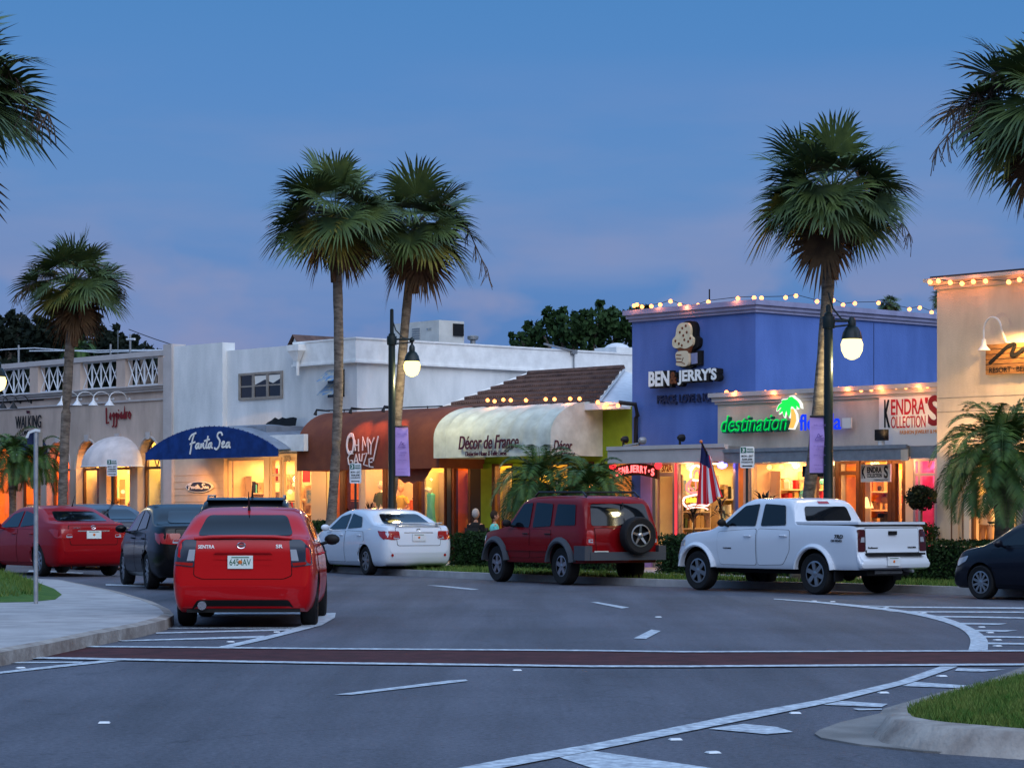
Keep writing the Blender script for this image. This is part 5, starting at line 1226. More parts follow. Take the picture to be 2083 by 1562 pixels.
# ---------------------------------------------------- 5. blue ice cream shop
s0,s1=S(1286),S(1537); ztb=Z(1537,612)
B5=building('blue_building','bright blue two storey ice cream shop with a grey cornice',(s0+s1)/2)
zc=Z(1400,912,-1.2)
b=FB(); b.box(s0,s1,0,.3,zc+.02,ztb); b.box(s1-.3,s1,.301,17,zc+.02,ztb-.002); b.box(s0,s0+.3,.301,17,ZP,ztb-.002); b.box(s0+.3,s1-.3,16.7,17,ZP,ztb-.002); b.build('wall','stucco_blue',B5)
def cornice(B,name,m,s0,s1,z,steps,t1=17,left=True,right=True):
    b=FB()
    for z0,z1,o in steps:
        b.box(s0-(o if left else 0),s1+(o if right else 0),-o,.3,z+z0,z+z1)
        if right: b.box(s1-.3,s1+o,.301,t1,z+z0,z+z1)
        if left: b.box(s0-o,s0+.3,.301,t1,z+z0,z+z1)
    return b.build(name,m,B)
cornice(B5,'cornice','blue_trim',s0,s1,ztb-.26,[(0,.07,.06),(.072,.16,.11),(.162,.28,.17)])
fbox(B5,'roof','roof_flat',s0+.3,s1-.3,.31,16.7,ztb-.6,ztb-.45)
for q in (4.2,9.5,13.2): fbox(B5,'wall_joint','dark_navy',s1+.0002,s1+.004,q,q+.02,zc+.1,ztb-.3)
# lower storefront stands 1.27 m in front
tS=-1.27; zs2=Z(1400,940,-2.2)
fbox(B5,'canopy','metal_grey',S(1240,-2.2),S(1474,-2.2),-2.2,-.002,zs2+.08,zc)
b=FB(); b.box(S(1236,-2.3),S(1474,-2.3)+.02,-2.30,-2.203,zs2,zc+.03); b.box(S(1236,-2.3),S(1474,-2.3)+.02,-2.34,-2.303,zc-.04,zc+.05); b.build('canopy_fascia','stucco_trim',B5)
def pierS(B,a,c,m,t=tS,top=None,name='pier',d=.2): return fbox(B,name,m,S(a,t),S(c,t),t-.05,t+d,ZP,top or zs2+.07)
pierS(B5,1288,1306,'stucco_blue'); pierS(B5,1306,1327,'lavender'); 
win(B5,S(1330,tS),S(1376,tS),tS,ZP,zs2+.05,'neon_frame' if 0 else 'frame_alu',transom=Z(1350,965,tS),fw=.09,name='shop_door')
text('lettering','372A',FM(S(1360,tS),tS-.05,Z(1360,952,tS)),.32,.17,'frame_brown',B5,.02,.02)
win(B5,S(1379,tS),S(1498,tS),tS,ZP+.5,zs2+.05,'frame_alu',mull=()); fbox(B5,'window_base','stucco_beige',S(1379,tS),S(1498,tS),tS-.04,tS+.15,ZP,ZP+.498)
pierS(B5,1499,1505,'stucco_blue')
room(B5,S(1330,tS),S(1500,tS),tS+.21,4.0,zs2+.05,'room_lemon',power=110,col=(1,.66,.27),n=2)
fbox(B5,'red_light_strip','neon_red',S(1377,tS),S(1379,tS),tS-.07,tS-.02,ZP+.3,zs2); fbox(B5,'red_light_strip','neon_red',S(1330,tS),S(1490,tS),tS-.07,tS-.03,zs2+.052,zs2+.07)
fbox(B5,'service_counter','frame_cream',S(1332,1.0),S(1480,1.0),.6,1.0,ZP,1.15); fbox(B5,'menu_board','art_warm',S(1335,1.8),S(1372,1.8),2.3,2.36,1.35,1.95)
for px,py,m in ((1338,1018,'hair_dark'),(1357,1015,'cloth_orange'),(1346,1012,'art_blue'),(1400,1030,'chair_dark'),(1455,1040,'cloth_tan')):
    FB().lathe([(.10,-.25),(.16,-.05),(.12,.15),(.05,.25)],(S(px,.9),.5,Z(px,py,.5)),10).build('counter_item',m,B5)
# cone logo sign (flat cut-out box with thickness)
e=thing('cone_sign','large speckled ice cream cone held in a hand, cut-out sign high on the blue wall','sign',P(S(1405),-.2,Z(1405,745)),-TH)
def cut(poly,t0,t1,m,nm): return FB().prism([(S(x),Z(1405,y)) for x,y in poly],t0,t1,'y').build(nm,m,e,smooth=False)
def spl(p,n=4):
    p=[Vector(q) for q in p]; o=[]; k=len(p)
    for i in range(k):
        a,b1,c,d=p[i-1],p[i],p[(i+1)%k],p[(i+2)%k]
        for j in range(n): t=j/n; v=.5*((2*b1)+(c-a)*t+(2*a-5*b1+4*c-d)*t*t+(3*b1-a-3*c+d)*t**3); o.append((v.x,v.y))
    return o
sc1=spl([(1404,657),(1394,659),(1388,668),(1386,682),(1380,690),(1380,703),(1388,708),(1396,707),(1405,710),(1414,707),(1420,702),(1421,690),(1416,684),(1416,670),(1412,660)])
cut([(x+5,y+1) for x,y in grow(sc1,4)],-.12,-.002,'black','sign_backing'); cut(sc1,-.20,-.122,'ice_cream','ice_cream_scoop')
cut([(1388,706),(1417,706),(1412,719),(1393,719)],-.19,-.004,'cone_brown','waffle_cone')
hd_=spl([(1388,716),(1386,725),(1388,735),(1387,742),(1396,745),(1404,746),(1411,742),(1412,728),(1410,716),(1400,714)])
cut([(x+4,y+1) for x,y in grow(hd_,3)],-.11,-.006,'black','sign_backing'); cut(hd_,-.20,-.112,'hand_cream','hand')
b=FB()
for y in (722,729,736): b.tube([(S(1388),-.203,Z(1400,y)),(S(1398),-.203,Z(1400,y+1))],.012,4)
b.tube([(S(1402),-.203,Z(1400,728)),(S(1399),-.203,Z(1400,738)),(S(1405),-.203,Z(1400,741))],.012,4); b.build('hand_lines','cone_brown',e)
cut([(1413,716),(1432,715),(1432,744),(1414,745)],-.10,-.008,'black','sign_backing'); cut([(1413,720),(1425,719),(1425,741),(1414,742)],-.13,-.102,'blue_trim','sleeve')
b=FB()
for x,y in ((1400,668),(1407,664),(1395,676),(1409,677),(1402,683),(1386,693),(1393,699),(1404,692),(1412,696),(1416,690),(1399,703)): b.ball((S(x),-.203,Z(1405,y)),.035,8,(1,.3,1))
b.build('chocolate_chips','cone_brown',e)
e=thing('block_letter_sign','white slab lettering with a small red ampersand on a black backing under the cone','sign',P(S(1407),-.2,Z(1407,768)),-TH)
zz=Z(1407,768); hh=Z(1407,753)-Z(1407,784)
for txt,a,c,m,kk in (('BEN',1334,1376,'text_white',1),('&',1377,1391,'cone_brown',.8),("JERRY'S",1393,1472,'text_white',1)):
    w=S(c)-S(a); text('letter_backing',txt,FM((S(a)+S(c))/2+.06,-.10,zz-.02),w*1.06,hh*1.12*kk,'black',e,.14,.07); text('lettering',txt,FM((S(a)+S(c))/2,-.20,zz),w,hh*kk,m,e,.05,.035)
e=thing('slogan_sign','thin dark slogan lettering low on the blue wall','sign',P(S(1420),-.05,Z(1420,811)),-TH)
text('lettering','PEACE, LOVE & ICE CREAM',FM(S(1420),-.04,Z(1420,811)),S(1500)-S(1340),.24,'dark_navy',e,.05,.02)
# hanging arched name board
e=thing('arched_name_board','small dark arched hanging board with pale red lettering and cherries by the ice cream door','sign',P(S(1295,-2),-2,Z(1295,955,-2)),-TH)
s,z=S(1293,-1.9),Z(1293,962,-1.9); w=.75
pts=[(s-w+2*w*i/12,z+.13+.10*math.sin(math.pi*i/12)) for i in range(13)]+[(s+w-2*w*i/12,z-.15+.10*math.sin(math.pi*i/12)) for i in range(13)]
FB().prism(pts,-1.93,-1.87,'y').build('board','wood_dark',e)
for i,ch in enumerate("BEN&JERRY'S"):
    u_=(i+.5)/11; text('lettering',ch,FM(s-w*.88+2*w*.88*u_,-1.935,z+.0+.10*math.sin(math.pi*u_)),.10 if ch!="'" else .04,.17 if ch!="'" else .06,'neon_pink',e,.01,.03)
for dx in (-.72,.80):
    FB().ball((s+dx,-1.95,z+.16),.09,10).build('cherry','neon_red',e)
for dx in (-.5,.5): FB().tube([(s+dx,-1.9,z+.2),(s+dx,-1.9,zs2)],.01,4).build('hanger','black_metal',e)
# neon cone in the window
e=thing('neon_cone_sign','pinkish red neon ice cream cone over a yellow neon badge inside the window','neon sign',P(S(1418,-1.1),-1.1,Z(1418,1030,-1.1)),-TH)
def neon(pts,m,r=.022,t=-1.15,nm='neon_tube'): 
    o=[]; p=[Vector(q) for q in pts]; k=len(p)
    for i in range(k-1):
        a,b1,c,d=p[max(i-1,0)],p[i],p[i+1],p[min(i+2,k-1)]
        for j in range(4): t_=j/4; o.append(.5*((2*b1)+(c-a)*t_+(2*a-5*b1+4*c-d)*t_*t_+(3*b1-a-3*c+d)*t_**3))
    o.append(p[-1]); FB().tube([(S(q.x,t),t,Z(1418,q.y,t)) for q in o],r,6).build(nm,m,e,smooth=True)
neon([(1405,972),(1406,955),(1414,947),(1424,950),(1429,962),(1428,975),(1418,977),(1410,976)],'neon_white',.03)
neon([(1411,972),(1413,960),(1420,957),(1423,968)],'neon_pink',.018)
neon([(1408,975),(1399,983),(1397,994),(1404,1001),(1418,1001),(1430,998),(1434,988),(1428,978)],'neon_pink',.028)
neon([(1404,980),(1403,990),(1410,996)],'neon_pink',.018); neon([(1415,980),(1416,994)],'neon_pink',.018)
neon([(1392,1012),(1390,1022),(1397,1030),(1410,1026),(1425,1026),(1438,1028),(1444,1018),(1440,1008),(1420,1006),(1405,1008),(1392,1012)],'neon_white',.026)
for x in range(1397,1440,7): neon([(x,1022),(x+2,1013),(x+5,1021)],'neon_yellow',.03)
neon([(1398,1035),(1412,1032),(1430,1032),(1440,1036)],'neon_white',.018); neon([(1414,1002),(1420,1004),(1413,1006)],'neon_yellow',.016)
e=thing('blue_window_light','small violet blue lamp hung in the top corner of the ice cream window','lamp',P(S(1468,tS),tS,Z(1468,945,tS)),-TH)
FB().ball((S(1469,tS-.25),tS-.25,Z(1469,946,tS-.25)),.10,10,(1.3,1,.8)).build('bulb','blue_light',e); FB().tube([(S(1469,tS),tS-.25,Z(1469,946,tS)+.06),(S(1469,tS),tS-.02,zs2)],.012,4).build('cord','black_metal',e)
# floodlights on the canopy roof
for px,lab in ((1268,'floodlight with a wide head at the left end of the canopy roof'),(1383,'round floodlight on the canopy roof below the blue wall')):
    t=-1.0; s,z=S(px,t),zc; e=thing('floodlight',lab,'floodlight',P(s,t,z),-TH)
    FB().tube([(s,t,z),(s,t,z+.22)],.03,6).build('stem','black_metal',e); FB().lathe([(.04,-.06),(.08,.0),(.09,.10),(.06,.11)],(s,t,z+.26),12,'y').build('head','black_metal',e,smooth=True)
e=thing('floodlight','round floodlight on a blue pipe at the left foot of the blue wall','floodlight',P(S(1310,-1.1),-1.1,zc),-TH)
FB().tube([(S(1270,-1.1),-1.1,zc+.10),(S(1300,-1.1),-1.1,zc+.14)],.035,8).build('pipe','metal_grey',e); FB().lathe([(.04,-.06),(.085,.0),(.09,.10),(.06,.11)],(S(1304,-1.1),-1.1,zc+.22),12,'y').build('head','metal_grey',e,smooth=True)
b=FB(); b.tube([(S(1443,.4),.4,ztb),(S(1443,.4),.4,ztb+.42)],.018,5); b.build('vent_pipe','black_metal',B5)
# ---------------------------------------------------- 6. souvenir shop and jewellery shop (one beige front)
s0,s1=s1+.002,S(1912,tS)+.3; ztd=Z(1500,800,tS)
B6=building('beige_shop_row','beige single storey shop pair with an illuminated name and a long grey canopy',(s0+s1)/2)
sA=S(1460,tS); zf2=Z(1600,915,-2.2)
fbox(B6,'wall','stucco_beige',sA,s1,tS,-.012,zf2+.02,ztd-.02); fbox(B6,'roof','roof_flat',sA,s1,-.01,15,ztd-.5,ztd-.35); fbox(B6,'right_wall','stucco_beige',s1-.25,s1,-.01,15,ZP,ztd-.51)
b=FB()
for z0,z1,o in ((-.24,-.18,.05),(-.178,-.08,.10),(-.078,.02,.16)): b.box(sA-o,s1,tS-o,tS-.002,ztd+z0,ztd+z1); b.box(sA-o,sA-.002,tS-.002,-.004,ztd+z0,ztd+z1)
b.box(sA,s1,tS-.002,-.012,ztd-.02,ztd+.02); b.build('cornice','stucco_trim',B6)
tF=-2.25; zfa,zfb=Z(1600,914,tF),Z(1600,940,tF)
fbox(B6,'canopy','metal_grey',S(1476,tF),S(1912,tF),tF,tS-.052,zfb+.06,zfa-.02)
b=FB(); b.box(S(1476,tF),S(1850,tF),tF-.06,tF-.002,zfb,zfa+.02); b.box(S(1854,tF),S(1912,tF),tF-.03,tF-.002,zfb+.02,zfa); b.box(S(1476,tF),S(1850,tF),tF-.10,tF-.062,zfa-.04,zfa+.04); b.build('canopy_fascia','metal_grey',B6)
fbox(B6,'canopy_column','stucco_beige',S(1838,tF),S(1852,tF),tF-.09,tF-.062,zfb-.02,zfa-.06)
zl6=zfb+.05
pierS(B6,1505,1515,'room_orange',top=zl6); pierS(B6,1515,1527,'stucco_beige',top=zl6); win(B6,S(1527,tS),S(1650,tS),tS,ZP+.5,zl6,'frame_alu'); fbox(B6,'window_base','stucco_beige',S(1527,tS),S(1650,tS),tS-.04,tS+.15,ZP,ZP+.498)
pierS(B6,1650,1654,'frame_brown',top=zl6); win(B6,S(1654,tS),S(1700,tS),tS,ZP+.3,zl6,'frame_alu'); win(B6,S(1702,tS),S(1750,tS),tS,ZP,zl6,'wood_dark',name='shop_door',transom=Z(1720,962,tS),fw=.09)
win(B6,S(1753,tS),S(1812,tS),tS,ZP+.3,zl6,'wood_dark'); pierS(B6,1812,1816,'wood_dark',top=zl6); win(B6,S(1816,tS),S(1845,tS),tS,ZP,zl6,'wood_dark',name='shop_door',fw=.1); pierS(B6,1845,1860,'frame_cream',top=zl6)
win(B6,S(1860,tS),S(1908,tS),tS,ZP,zl6,'frame_alu',mull=(.25,),transom=Z(1880,965,tS))
zrm=zl6+.1
room(B6,S(1527,tS),S(1698,tS),tS+.21,3.6,zrm,'room_cream',power=330,col=(1,.54,.18),n=3); room(B6,S(1702,tS)+.1,S(1850,tS)-.2,tS+.21,3.4,zrm,'room_orange',power=190,col=(1,.55,.2),n=2)
room(B6,S(1860,tS),s1-.26,tS+.21,3.0,zrm,'room_pink',power=170,col=(1,.6,.55))
for i,px in enumerate((1540,1565,1590,1615,1640)): FB().ball((S(px,-.9),-.9,zl6-.12),.06,8).build('ceiling_lamp','bulb_orange',B6)
rs=random.Random(3)
cols=['cloth_white','cloth_tan','text_red','cloth_teal','room_yellow','hair_dark','cloth_green','lavender','art_warm','sign_black','cloth_orange']
for i in range(46):
    px=rs.uniform(1535,1690); t=rs.uniform(-.7,1.4); py=rs.uniform(962,1040); w=rs.uniform(.04,.11)
    FB().lathe([(w*.5,-w*1.4),(w,-w),(w*1.1,w*.6),(w*.6,w*1.3)],(S(px,t),t,Z(px,py,t)),rs.choice([5,8,10])).build('souvenir',rs.choice(cols),B6)
for i in range(24):
    px=rs.uniform(1705,1810); t=rs.uniform(-.6,1.0); py=rs.uniform(985,1045); w=rs.uniform(.04,.10)
    FB().lathe([(w*.5,-w*1.4),(w,-w),(w*1.1,w*.6),(w*.6,w*1.3)],(S(px,t),t,Z(px,py,t)),8).build('jewellery_stand',rs.choice(cols),B6)
b=FB(); 
for k in range(4): b.box(S(1575,-.2),S(1600,-.2),-.3,0,1.5+k*.22,1.53+k*.22)
b.build('display_shelf','text_white',B6)
for px,py in ((1557,975),(1720,970),(1722,985),(1765,1022)): FB().lathe([(.13,-.12),(.05,.12)],(S(px,-.6),-.6,Z(px,py,-.6)),12).build('lampshade','lampshade',B6)
# illuminated name sign
e=thing('illuminated_name_sign','glowing green and blue italic channel letters with a neon green palm on the beige front','neon sign',P(S(1600,tS),tS,Z(1600,870,tS)),-TH)
tt=tS-.16
0 and fbox(e,'raceway','stucco_beige',S(1480,tS-.1),S(1735,tS-.1),tS-.11,tS-.002,Z(1600,872,tS),Z(1600,858,tS))
text('lettering','destination',FM(S(1534,tt),tt,Z(1534,860,tt)),S(1601,tt)-S(1467,tt),Z(1534,843,tt)-Z(1534,877,tt),'led_green',e,.03,.0,shear=.25)
text('letter_backing','destination',FM(S(1534,tt)+.02,tt+.07,Z(1534,861,tt)-.02),S(1601,tt)-S(1467,tt),Z(1534,843,tt)-Z(1534,877,tt),'sign_green',e,.1,.01,shear=.25)
text('lettering','florida',FM(S(1669,tt),tt,Z(1669,858,tt)),S(1711,tt)-S(1627,tt),Z(1669,841,tt)-Z(1669,875,tt),'led_blue',e,.03,.01)
b=FB(); b.box(S(1713,tt),S(1731,tt),tt,tS-.12,Z(1720,871,tt),Z(1720,850,tt)); b.build('unlit_box','banner_white',e)
def px_poly(l,t0,t1,m,nm): return FB().prism([(S(x,tt),Z(1608,y,tt)) for x,y in l],t0,t1,'y').build(nm,m,e)
def zc_(l): return [(1400+x/3.05,560+y/3.05) for x,y in l]
frond=zc_([(640,748),(660,745),(672,757),(695,775),(712,800),(716,832),(700,818),(690,805),(692,830),(684,835),(672,818),(655,812),(650,825),(650,850),(640,888),(628,865),(622,838),(612,862),(608,885),(600,870),(596,845),(588,848),(572,862),(580,832),(590,815),(575,822),(557,842),(560,818),(572,798),(592,785),(588,772),(600,765),(620,765),(632,762)])
px_poly(frond,tt-.06,tt,'led_white','palm_outline'); px_poly(grow(frond,-3.0),tt-.08,tt-.062,'led_green2','palm_fronds')
trk=zc_([(648,822),(664,822),(684,865),(688,905),(664,958),(630,955),(646,910),(650,870)])
px_poly(trk,tt-.05,tt+.0,'led_white','trunk_outline'); px_poly(grow(trk,-2.5),tt-.075,tt-.052,'led_yellow','palm_trunk')
# jewellery banner
e=thing('jewellery_banner','white wall banner with crimson condensed lettering at the right end of the beige front','banner',P(S(1850,tS),tS,Z(1850,858,tS)),-TH)
tb=tS-.06; fbox(e,'cloth','banner_white',S(1788,tb),S(1925,tb),tb,tb+.02,Z(1850,907,tb),Z(1850,806,tb))
def tx(body,x0,x1,y0,y1,m,**k): return text('lettering',body,FM((S(x0,tb)+S(x1,tb))/2,tb-.004,(Z(1850,y0,tb)+Z(1850,y1,tb))/2),S(x1,tb)-S(x0,tb),Z(1850,y0,tb)-Z(1850,y1,tb),m,e,.006,k.pop('bold',.0),**k)
tx('K',1799,1811,811,868,'cloth_black',bold=.03); tx('ENDRA',1813,1882,811,843,'text_red',bold=.015); tx('OLLECTION',1813,1883,846,870,'text_red',bold=.005); tx('S',1888,1914,806,868,'text_maroon',bold=.03); tx("'",1882,1888,810,822,'text_red',bold=.03)
tx('FASHION JEWELRY & MORE',1831,1918,875,885,'text_orange')
for px in (1800,1850,1900): slight(P(S(px,tS-.75),tS-.75,zfa+.25),P(S(px,tS),tS,zfa+1.4),20,(1,.62,.28),95)
e=thing('floodlight','square black floodlight on the canopy under the jewellery banner','floodlight',P(S(1793,-1.9),-1.9,zfa),-TH)
s=S(1793,-1.9); FB().tube([(s,-1.9,zfa),(s,-1.9,zfa+.14)],.07,8).build('stem','metal_white',e); FB().box(s-.12,s+.13,-1.98,-1.82,zfa+.15,zfa+.38).build('head','black',e)
e=thing('hanging_shop_sign','cream hanging board with bold black lettering below the canopy by the jewellery door','sign',P(S(1782,-1.9),-1.9,Z(1782,962,-1.9)),-TH)
s,z=S(1782,-1.9),Z(1782,962,-1.9); w=S(1812,-1.9)-S(1752,-1.9); h=Z(1782,945,-1.9)-Z(1782,981,-1.9)
FB().box(s-w/2,s+w/2,-1.92,-1.88,z-h/2,z+h/2).build('board','banner_white',e)
text('lettering','K',FM(s-w*.40,-1.924,z+.02),w*.13,h*.70,'sign_black',e,.004,.03); text('lettering',"ENDRA",FM(s-w*.03,-1.924,z+h*.18),w*.50,h*.33,'sign_black',e,.004,.03); text('lettering',"COLLECTION",FM(s-w*.03,-1.924,z-h*.14),w*.50,h*.22,'sign_black',e,.004,.02); text('lettering',"S",FM(s+w*.36,-1.924,z+.02),w*.14,h*.72,'sign_black',e,.004,.03)
text('lettering',"FASHION JEWELRY",FM(s+w*.2,-1.924,z-h*.40),w*.5,h*.09,'sign_black',e,.004,.01)
for dx in (-.3,.3): FB().tube([(s+dx,-1.9,z+h/2),(s+dx,-1.9,zfb+.05)],.01,4).build('hanger','black_metal',e)
e=thing('dark_hanging_sign','narrow dark hanging board half hidden behind the lamp post and purple banner','sign',P(S(1680,-1.9),-1.9,Z(1680,965,-1.9)),-TH)
s,z=S(1672,-1.9),Z(1680,960,-1.9); FB().box(s-.55,s+.35,-1.92,-1.88,z-.1,z+.14).build('board','sign_black',e); text('lettering','FLORIDA',FM(s-.1,-1.924,z+.02),.7,.12,'banner_white',e,.004,.02)
FB().tube([(s-.1,-1.9,z+.14),(s-.1,-1.9,zfb+.05)],.01,4).build('hanger','black_metal',e)
for px in (1560,1640,1720,1790,1880): plight(P(S(px,-1.75),-1.75,2.5),26,(1,.55,.22) if px<1860 else (1,.4,.4),.1)
for px in (1345,1440): plight(P(S(px,-1.75),-1.75,2.5),20,(1,.40,.22),.1)
# ---------------------------------------------------- 7. tall cream building at the right
tC=-2.75; s0=S(1906,tC); s1=s0+14; ztc=Z(1906,585,tC)
B7=building('tall_cream_building','tall cream stucco building at the right edge with a rooftop string of bulbs',s0+3,tC)
zg=Z(1950,925,tC); 
b=FB(); b.box(s0,s1,tC,tC+.3,zg,ztc); b.box(s0,s0+.3,tC+.301,14,zg,ztc); b.build('wall','stucco_tan',B7)
b=FB(); 
for y in (810,838): z=Z(1910,y,tC); b.box(s0-.003,s1,tC-.004,tC+.004,z-.012,z+.006)
b.build('joint_line','window_frame',B7)
b=FB()
for z0,z1,o in ((-.05,.03,.05),(.032,.10,.12),(.102,.17,.2)): b.box(s0-o,s1,tC-o,tC+.3,ztc+z0,ztc+z1); b.box(s0-o,s0+.3,tC+.301,14,ztc+z0,ztc+z1)
b.build('cornice','stucco_trim',B7); b=FB(); b.box(s0-.1,s1,tC-.1,tC+.3,ztc+.17,ztc+.22); b.build('roof_edge','roof_tile',B7)
zgl=Z(2000,905,tC)
for a,c,m in ((1906,1934,'stucco_tan'),(1934,1937,'frame_brown'),(1937,1948,'frame_cream'),(1961,1972,'stucco_tan'),(2068,2120,'stucco_tan')): fbox(B7,'pier',m,S(a,tC),S(c,tC),tC,tC+.3,ZP,zg-.002)
win(B7,S(1948,tC),S(1961,tC),tC+.1,ZP,zg-.004,'frame_cream',name='shop_door'); win(B7,S(1972,tC),S(2068,tC),tC+.1,ZP+.2,zg-.004,'frame_brown'); win(B7,S(2120,tC),S(2300,tC),tC+.1,ZP+.2,zg-.004,'frame_brown')
room(B7,s0+.32,s0+5,tC+.31,3.0,zg-.01,'room_lemon',power=420,col=(1,.52,.15),n=2)
fbox(B7,'lower_side_wall','stucco_tan',s0,s0+.3,tC+.301,14,ZP,zg-.002)
e=thing('wooden_sign','dark wooden plank sign with a black brush stroke on the cream wall','sign',P(S(2060,tC),tC,Z(2060,730,tC)),-TH)
za_,zb_=Z(2010,701,tC-.1),Z(2010,762,tC-.1); x0,x1=S(2005,tC-.1),S(2170,tC-.1)
FB().box(x0,x1,tC-.10,tC-.004,zb_,za_).build('board','wood_sign',e); 
b=FB()
for k in range(1,6): z=zb_+(za_-zb_)*k/6; b.box(x0,x1,tC-.103,tC-.1005,z-.006,z+.006)
b.build('board_gap','black',e)
q=FM((x0+x1)/2,tC-.104,(za_+zb_)/2)
strokes('lettering',[[(0,1),(1,2.2),(2.2,3.6),(3.0,3.9),(2.8,3),(2.6,2.2),(3.2,2.3),(4.2,3.3),(5,4)],[(5.6,1.4),(6.2,2.6),(7,3.6)],[(7,1.5),(7.6,2.8),(8.4,1.6)]],q@Matrix.Translation((0,.1,0)),(x1-x0)*.9,(za_-zb_)*.62,'black',e,r=.035)
text('lettering','RESORT · BEACHWEAR',q@Matrix.Translation((-.1,-(za_-zb_)*.36,0)),(x1-x0)*.8,.10,'black',e,.004,.0)
for px,lab in ((2035,'white gooseneck lamp curving over the wooden sign'),(2140,'white gooseneck lamp beyond the right edge over the wooden sign')):
    e=thing('sign_lamp',lab,'wall lamp',P(S(px,tC),tC,Z(2035,690,tC)),-TH); s=S(px,tC); z=Z(2035,690,tC)-.12
    b=FB(); b.tube([(s+.22,tC,z+.05),(s+.22,tC-.10,z+.05)]+[(s+.0+.21*math.cos(math.pi*i/10),tC-.25,z+.30+.24*math.sin(math.pi*i/10)) for i in range(11)]+[(s-.21,tC-.25,z+.05)],.02,6); b.build('arm','metal_white',e,smooth=True)
    FB().lathe([(.04,.12),(.05,.0),(.13,-.10),(.12,-.10)],(s-.21,tC-.25,z),14,cap=False).build('shade','metal_white',e,smooth=True); FB().ball((s-.21,tC-.25,z-.04),.05,8).build('bulb','bulb_orange',e)
slight(P(S(2060,tC-.5),tC-.5,za_+.20),P(S(2060,tC),tC,zb_-.3),170,(1,.55,.18),130); slight(P(S(2130,tC-.5),tC-.5,za_+.20),P(S(2130,tC),tC,zb_-.3),130,(1,.55,.18),130)
for px in (1930,1980,2060): slight(P(S(px,tC-.5),tC-.6,2.5),P(S(px,tC),tC+.0,3.6),45,(1,.55,.2),120)
# big parapet wash from the bulbs is left to the bulbs themselves
# ---------------------------------------------------- strings of bulbs
def bulbs(label,pts,t,r=.05,wire=True):
    w=[(S(x,t),t,Z(x,y,t)) for x,y in pts]; e=thing('string_lights',label,'string lights',P(w[0][0],t,w[0][2]),-TH,'strings of bulbs along the roof edges')
    FB().tube([(a,b_,c+.03) for a,b_,c in w],.008,4).build('wire','black_metal',e)
    for a in w:
        o=FB().ball(a,r,8).build('bulb','bulb_orange',e,smooth=True)
        FB().lathe([(.018,r*.6),(.018,r+.05)],a,6).build('socket','black_metal',e) if 0 else None
    for a in w[1::3]: plight(FR@Vector((a[0],a[1]-.12,a[2]-.02)),5,(1,.26,.07),.05,'bulb_light')
    return w
bulbs('string of orange bulbs along the front top edge of the blue wall',[(1290,622),(1296,620),(1306,624),(1325,623),(1343,620),(1364,613),(1383,620),(1400,624),(1420,621),(1441,614),(1501,607),(1534,606)],-.12)
w=[(1549,606),(1598,611),(1619,612),(1662,621),(1695,622),(1715,619),(1739,621),(1787,622),(1850,626),(1871,628),(1895,629)]
e=thing('string_lights','string of orange bulbs along the side top edge of the blue wall','string lights',P(S(1537),0,ztb),-TH,'strings of bulbs along the roof edges')
sx=S(1537)+.12
def tside(px):   # t on the side wall plane s=sx seen at px
    k=(px-CX)/F; a=O.x+U.x*sx; c=O.y+U.y*sx; return (k*c-a)/(V.x-k*V.y)
pp=[(sx,tside(x),ztb+.06+((i*37)%5)*.03) for i,(x,y) in enumerate(w)]
FB().tube([(a,b_,c+.03) for a,b_,c in pp],.008,4).build('wire','black_metal',e)
for a in pp: FB().ball(a,.05,8).build('bulb','bulb_orange',e,smooth=True)
bulbs('string of orange bulbs on the gutter of the tiled roof',[(992,814),(1006,816),(1024,813),(1039,814),(1070,814),(1110,812),(1128,812),(1160,811),(1179,811),(1216,818),(1234,822),(1229,828),(1257,825)],-.66)
bulbs('string of orange bulbs on the beige shop parapet left of the leaning palm',[(1478,798),(1497,799),(1517,801),(1557,798),(1577,799),(1619,797)],tS-.1)
bulbs('string of orange bulbs on the beige shop parapet right of the lamp post',[(1706,791),(1728,791),(1752,793),(1773,792),(1795,791),(1823,787),(1843,787),(1872,787),(1887,785)],tS-.1)
bulbs('string of orange bulbs along the top of the tall cream building',[(1892,574),(1909,572),(1933,575),(1957,577),(1980,573),(2005,572),(2052,574),(2074,569),(2100,570)],tC-.22)
# ---------------------------------------------------- roof equipment
def tsd(px,sx):
    k=(px-CX)/F; a=O.x+U.x*sx; c=O.y+U.y*sx; return (k*c-a)/(V.x-k*V.y)
SX=S(726); TH_=tsd(893,SX-1.2); TD_=tsd(944,SX-1.2)-TH_
def rooftop(name,label,cat,px0,px1,y0,y1,t,dep,m,extra=None):
    s0,s1=S(px0,t),S(px1,t); z1,z0=Z((px0+px1)/2,y0,t),Z((px0+px1)/2,y1,t)
    e=thing(name,label,cat,P((s0+s1)/2,t,z0),-TH); FB().box(s0,s1,t,t+dep,min(z0,zt1-.4),z1).build('casing',m,e); return e,s0,s1,z0,z1
e,a,c,z0,z1=rooftop('rooftop_air_unit','large pale rooftop air conditioning unit with a dark louvred end above the white wall','air conditioner',800,893,655,692,TH_,TD_,'hvac')
FB().box(c+.002,c+.05,TH_+TD_*.55,TH_+TD_-.05,z0+.1,z1-.08).build('louvre','black',e); 
b=FB()
for k in range(5): b.box(a+.9,a+1.25,TH_-.02,TH_-.002,z1-.5+k*.07,z1-.47+k*.07)
b.build('grille','metal_grey',e); text('maker_plate','YORK',FM(c-.45,TH_-.006,z1-.25),.25,.08,'art_blue',e,.004,.02)
TV_=tsd(962,SX-1.2); e=thing('roof_vent','mushroom shaped roof vent right of the rooftop air unit','roof vent',P(SX-1.2,TV_,6),-TH)
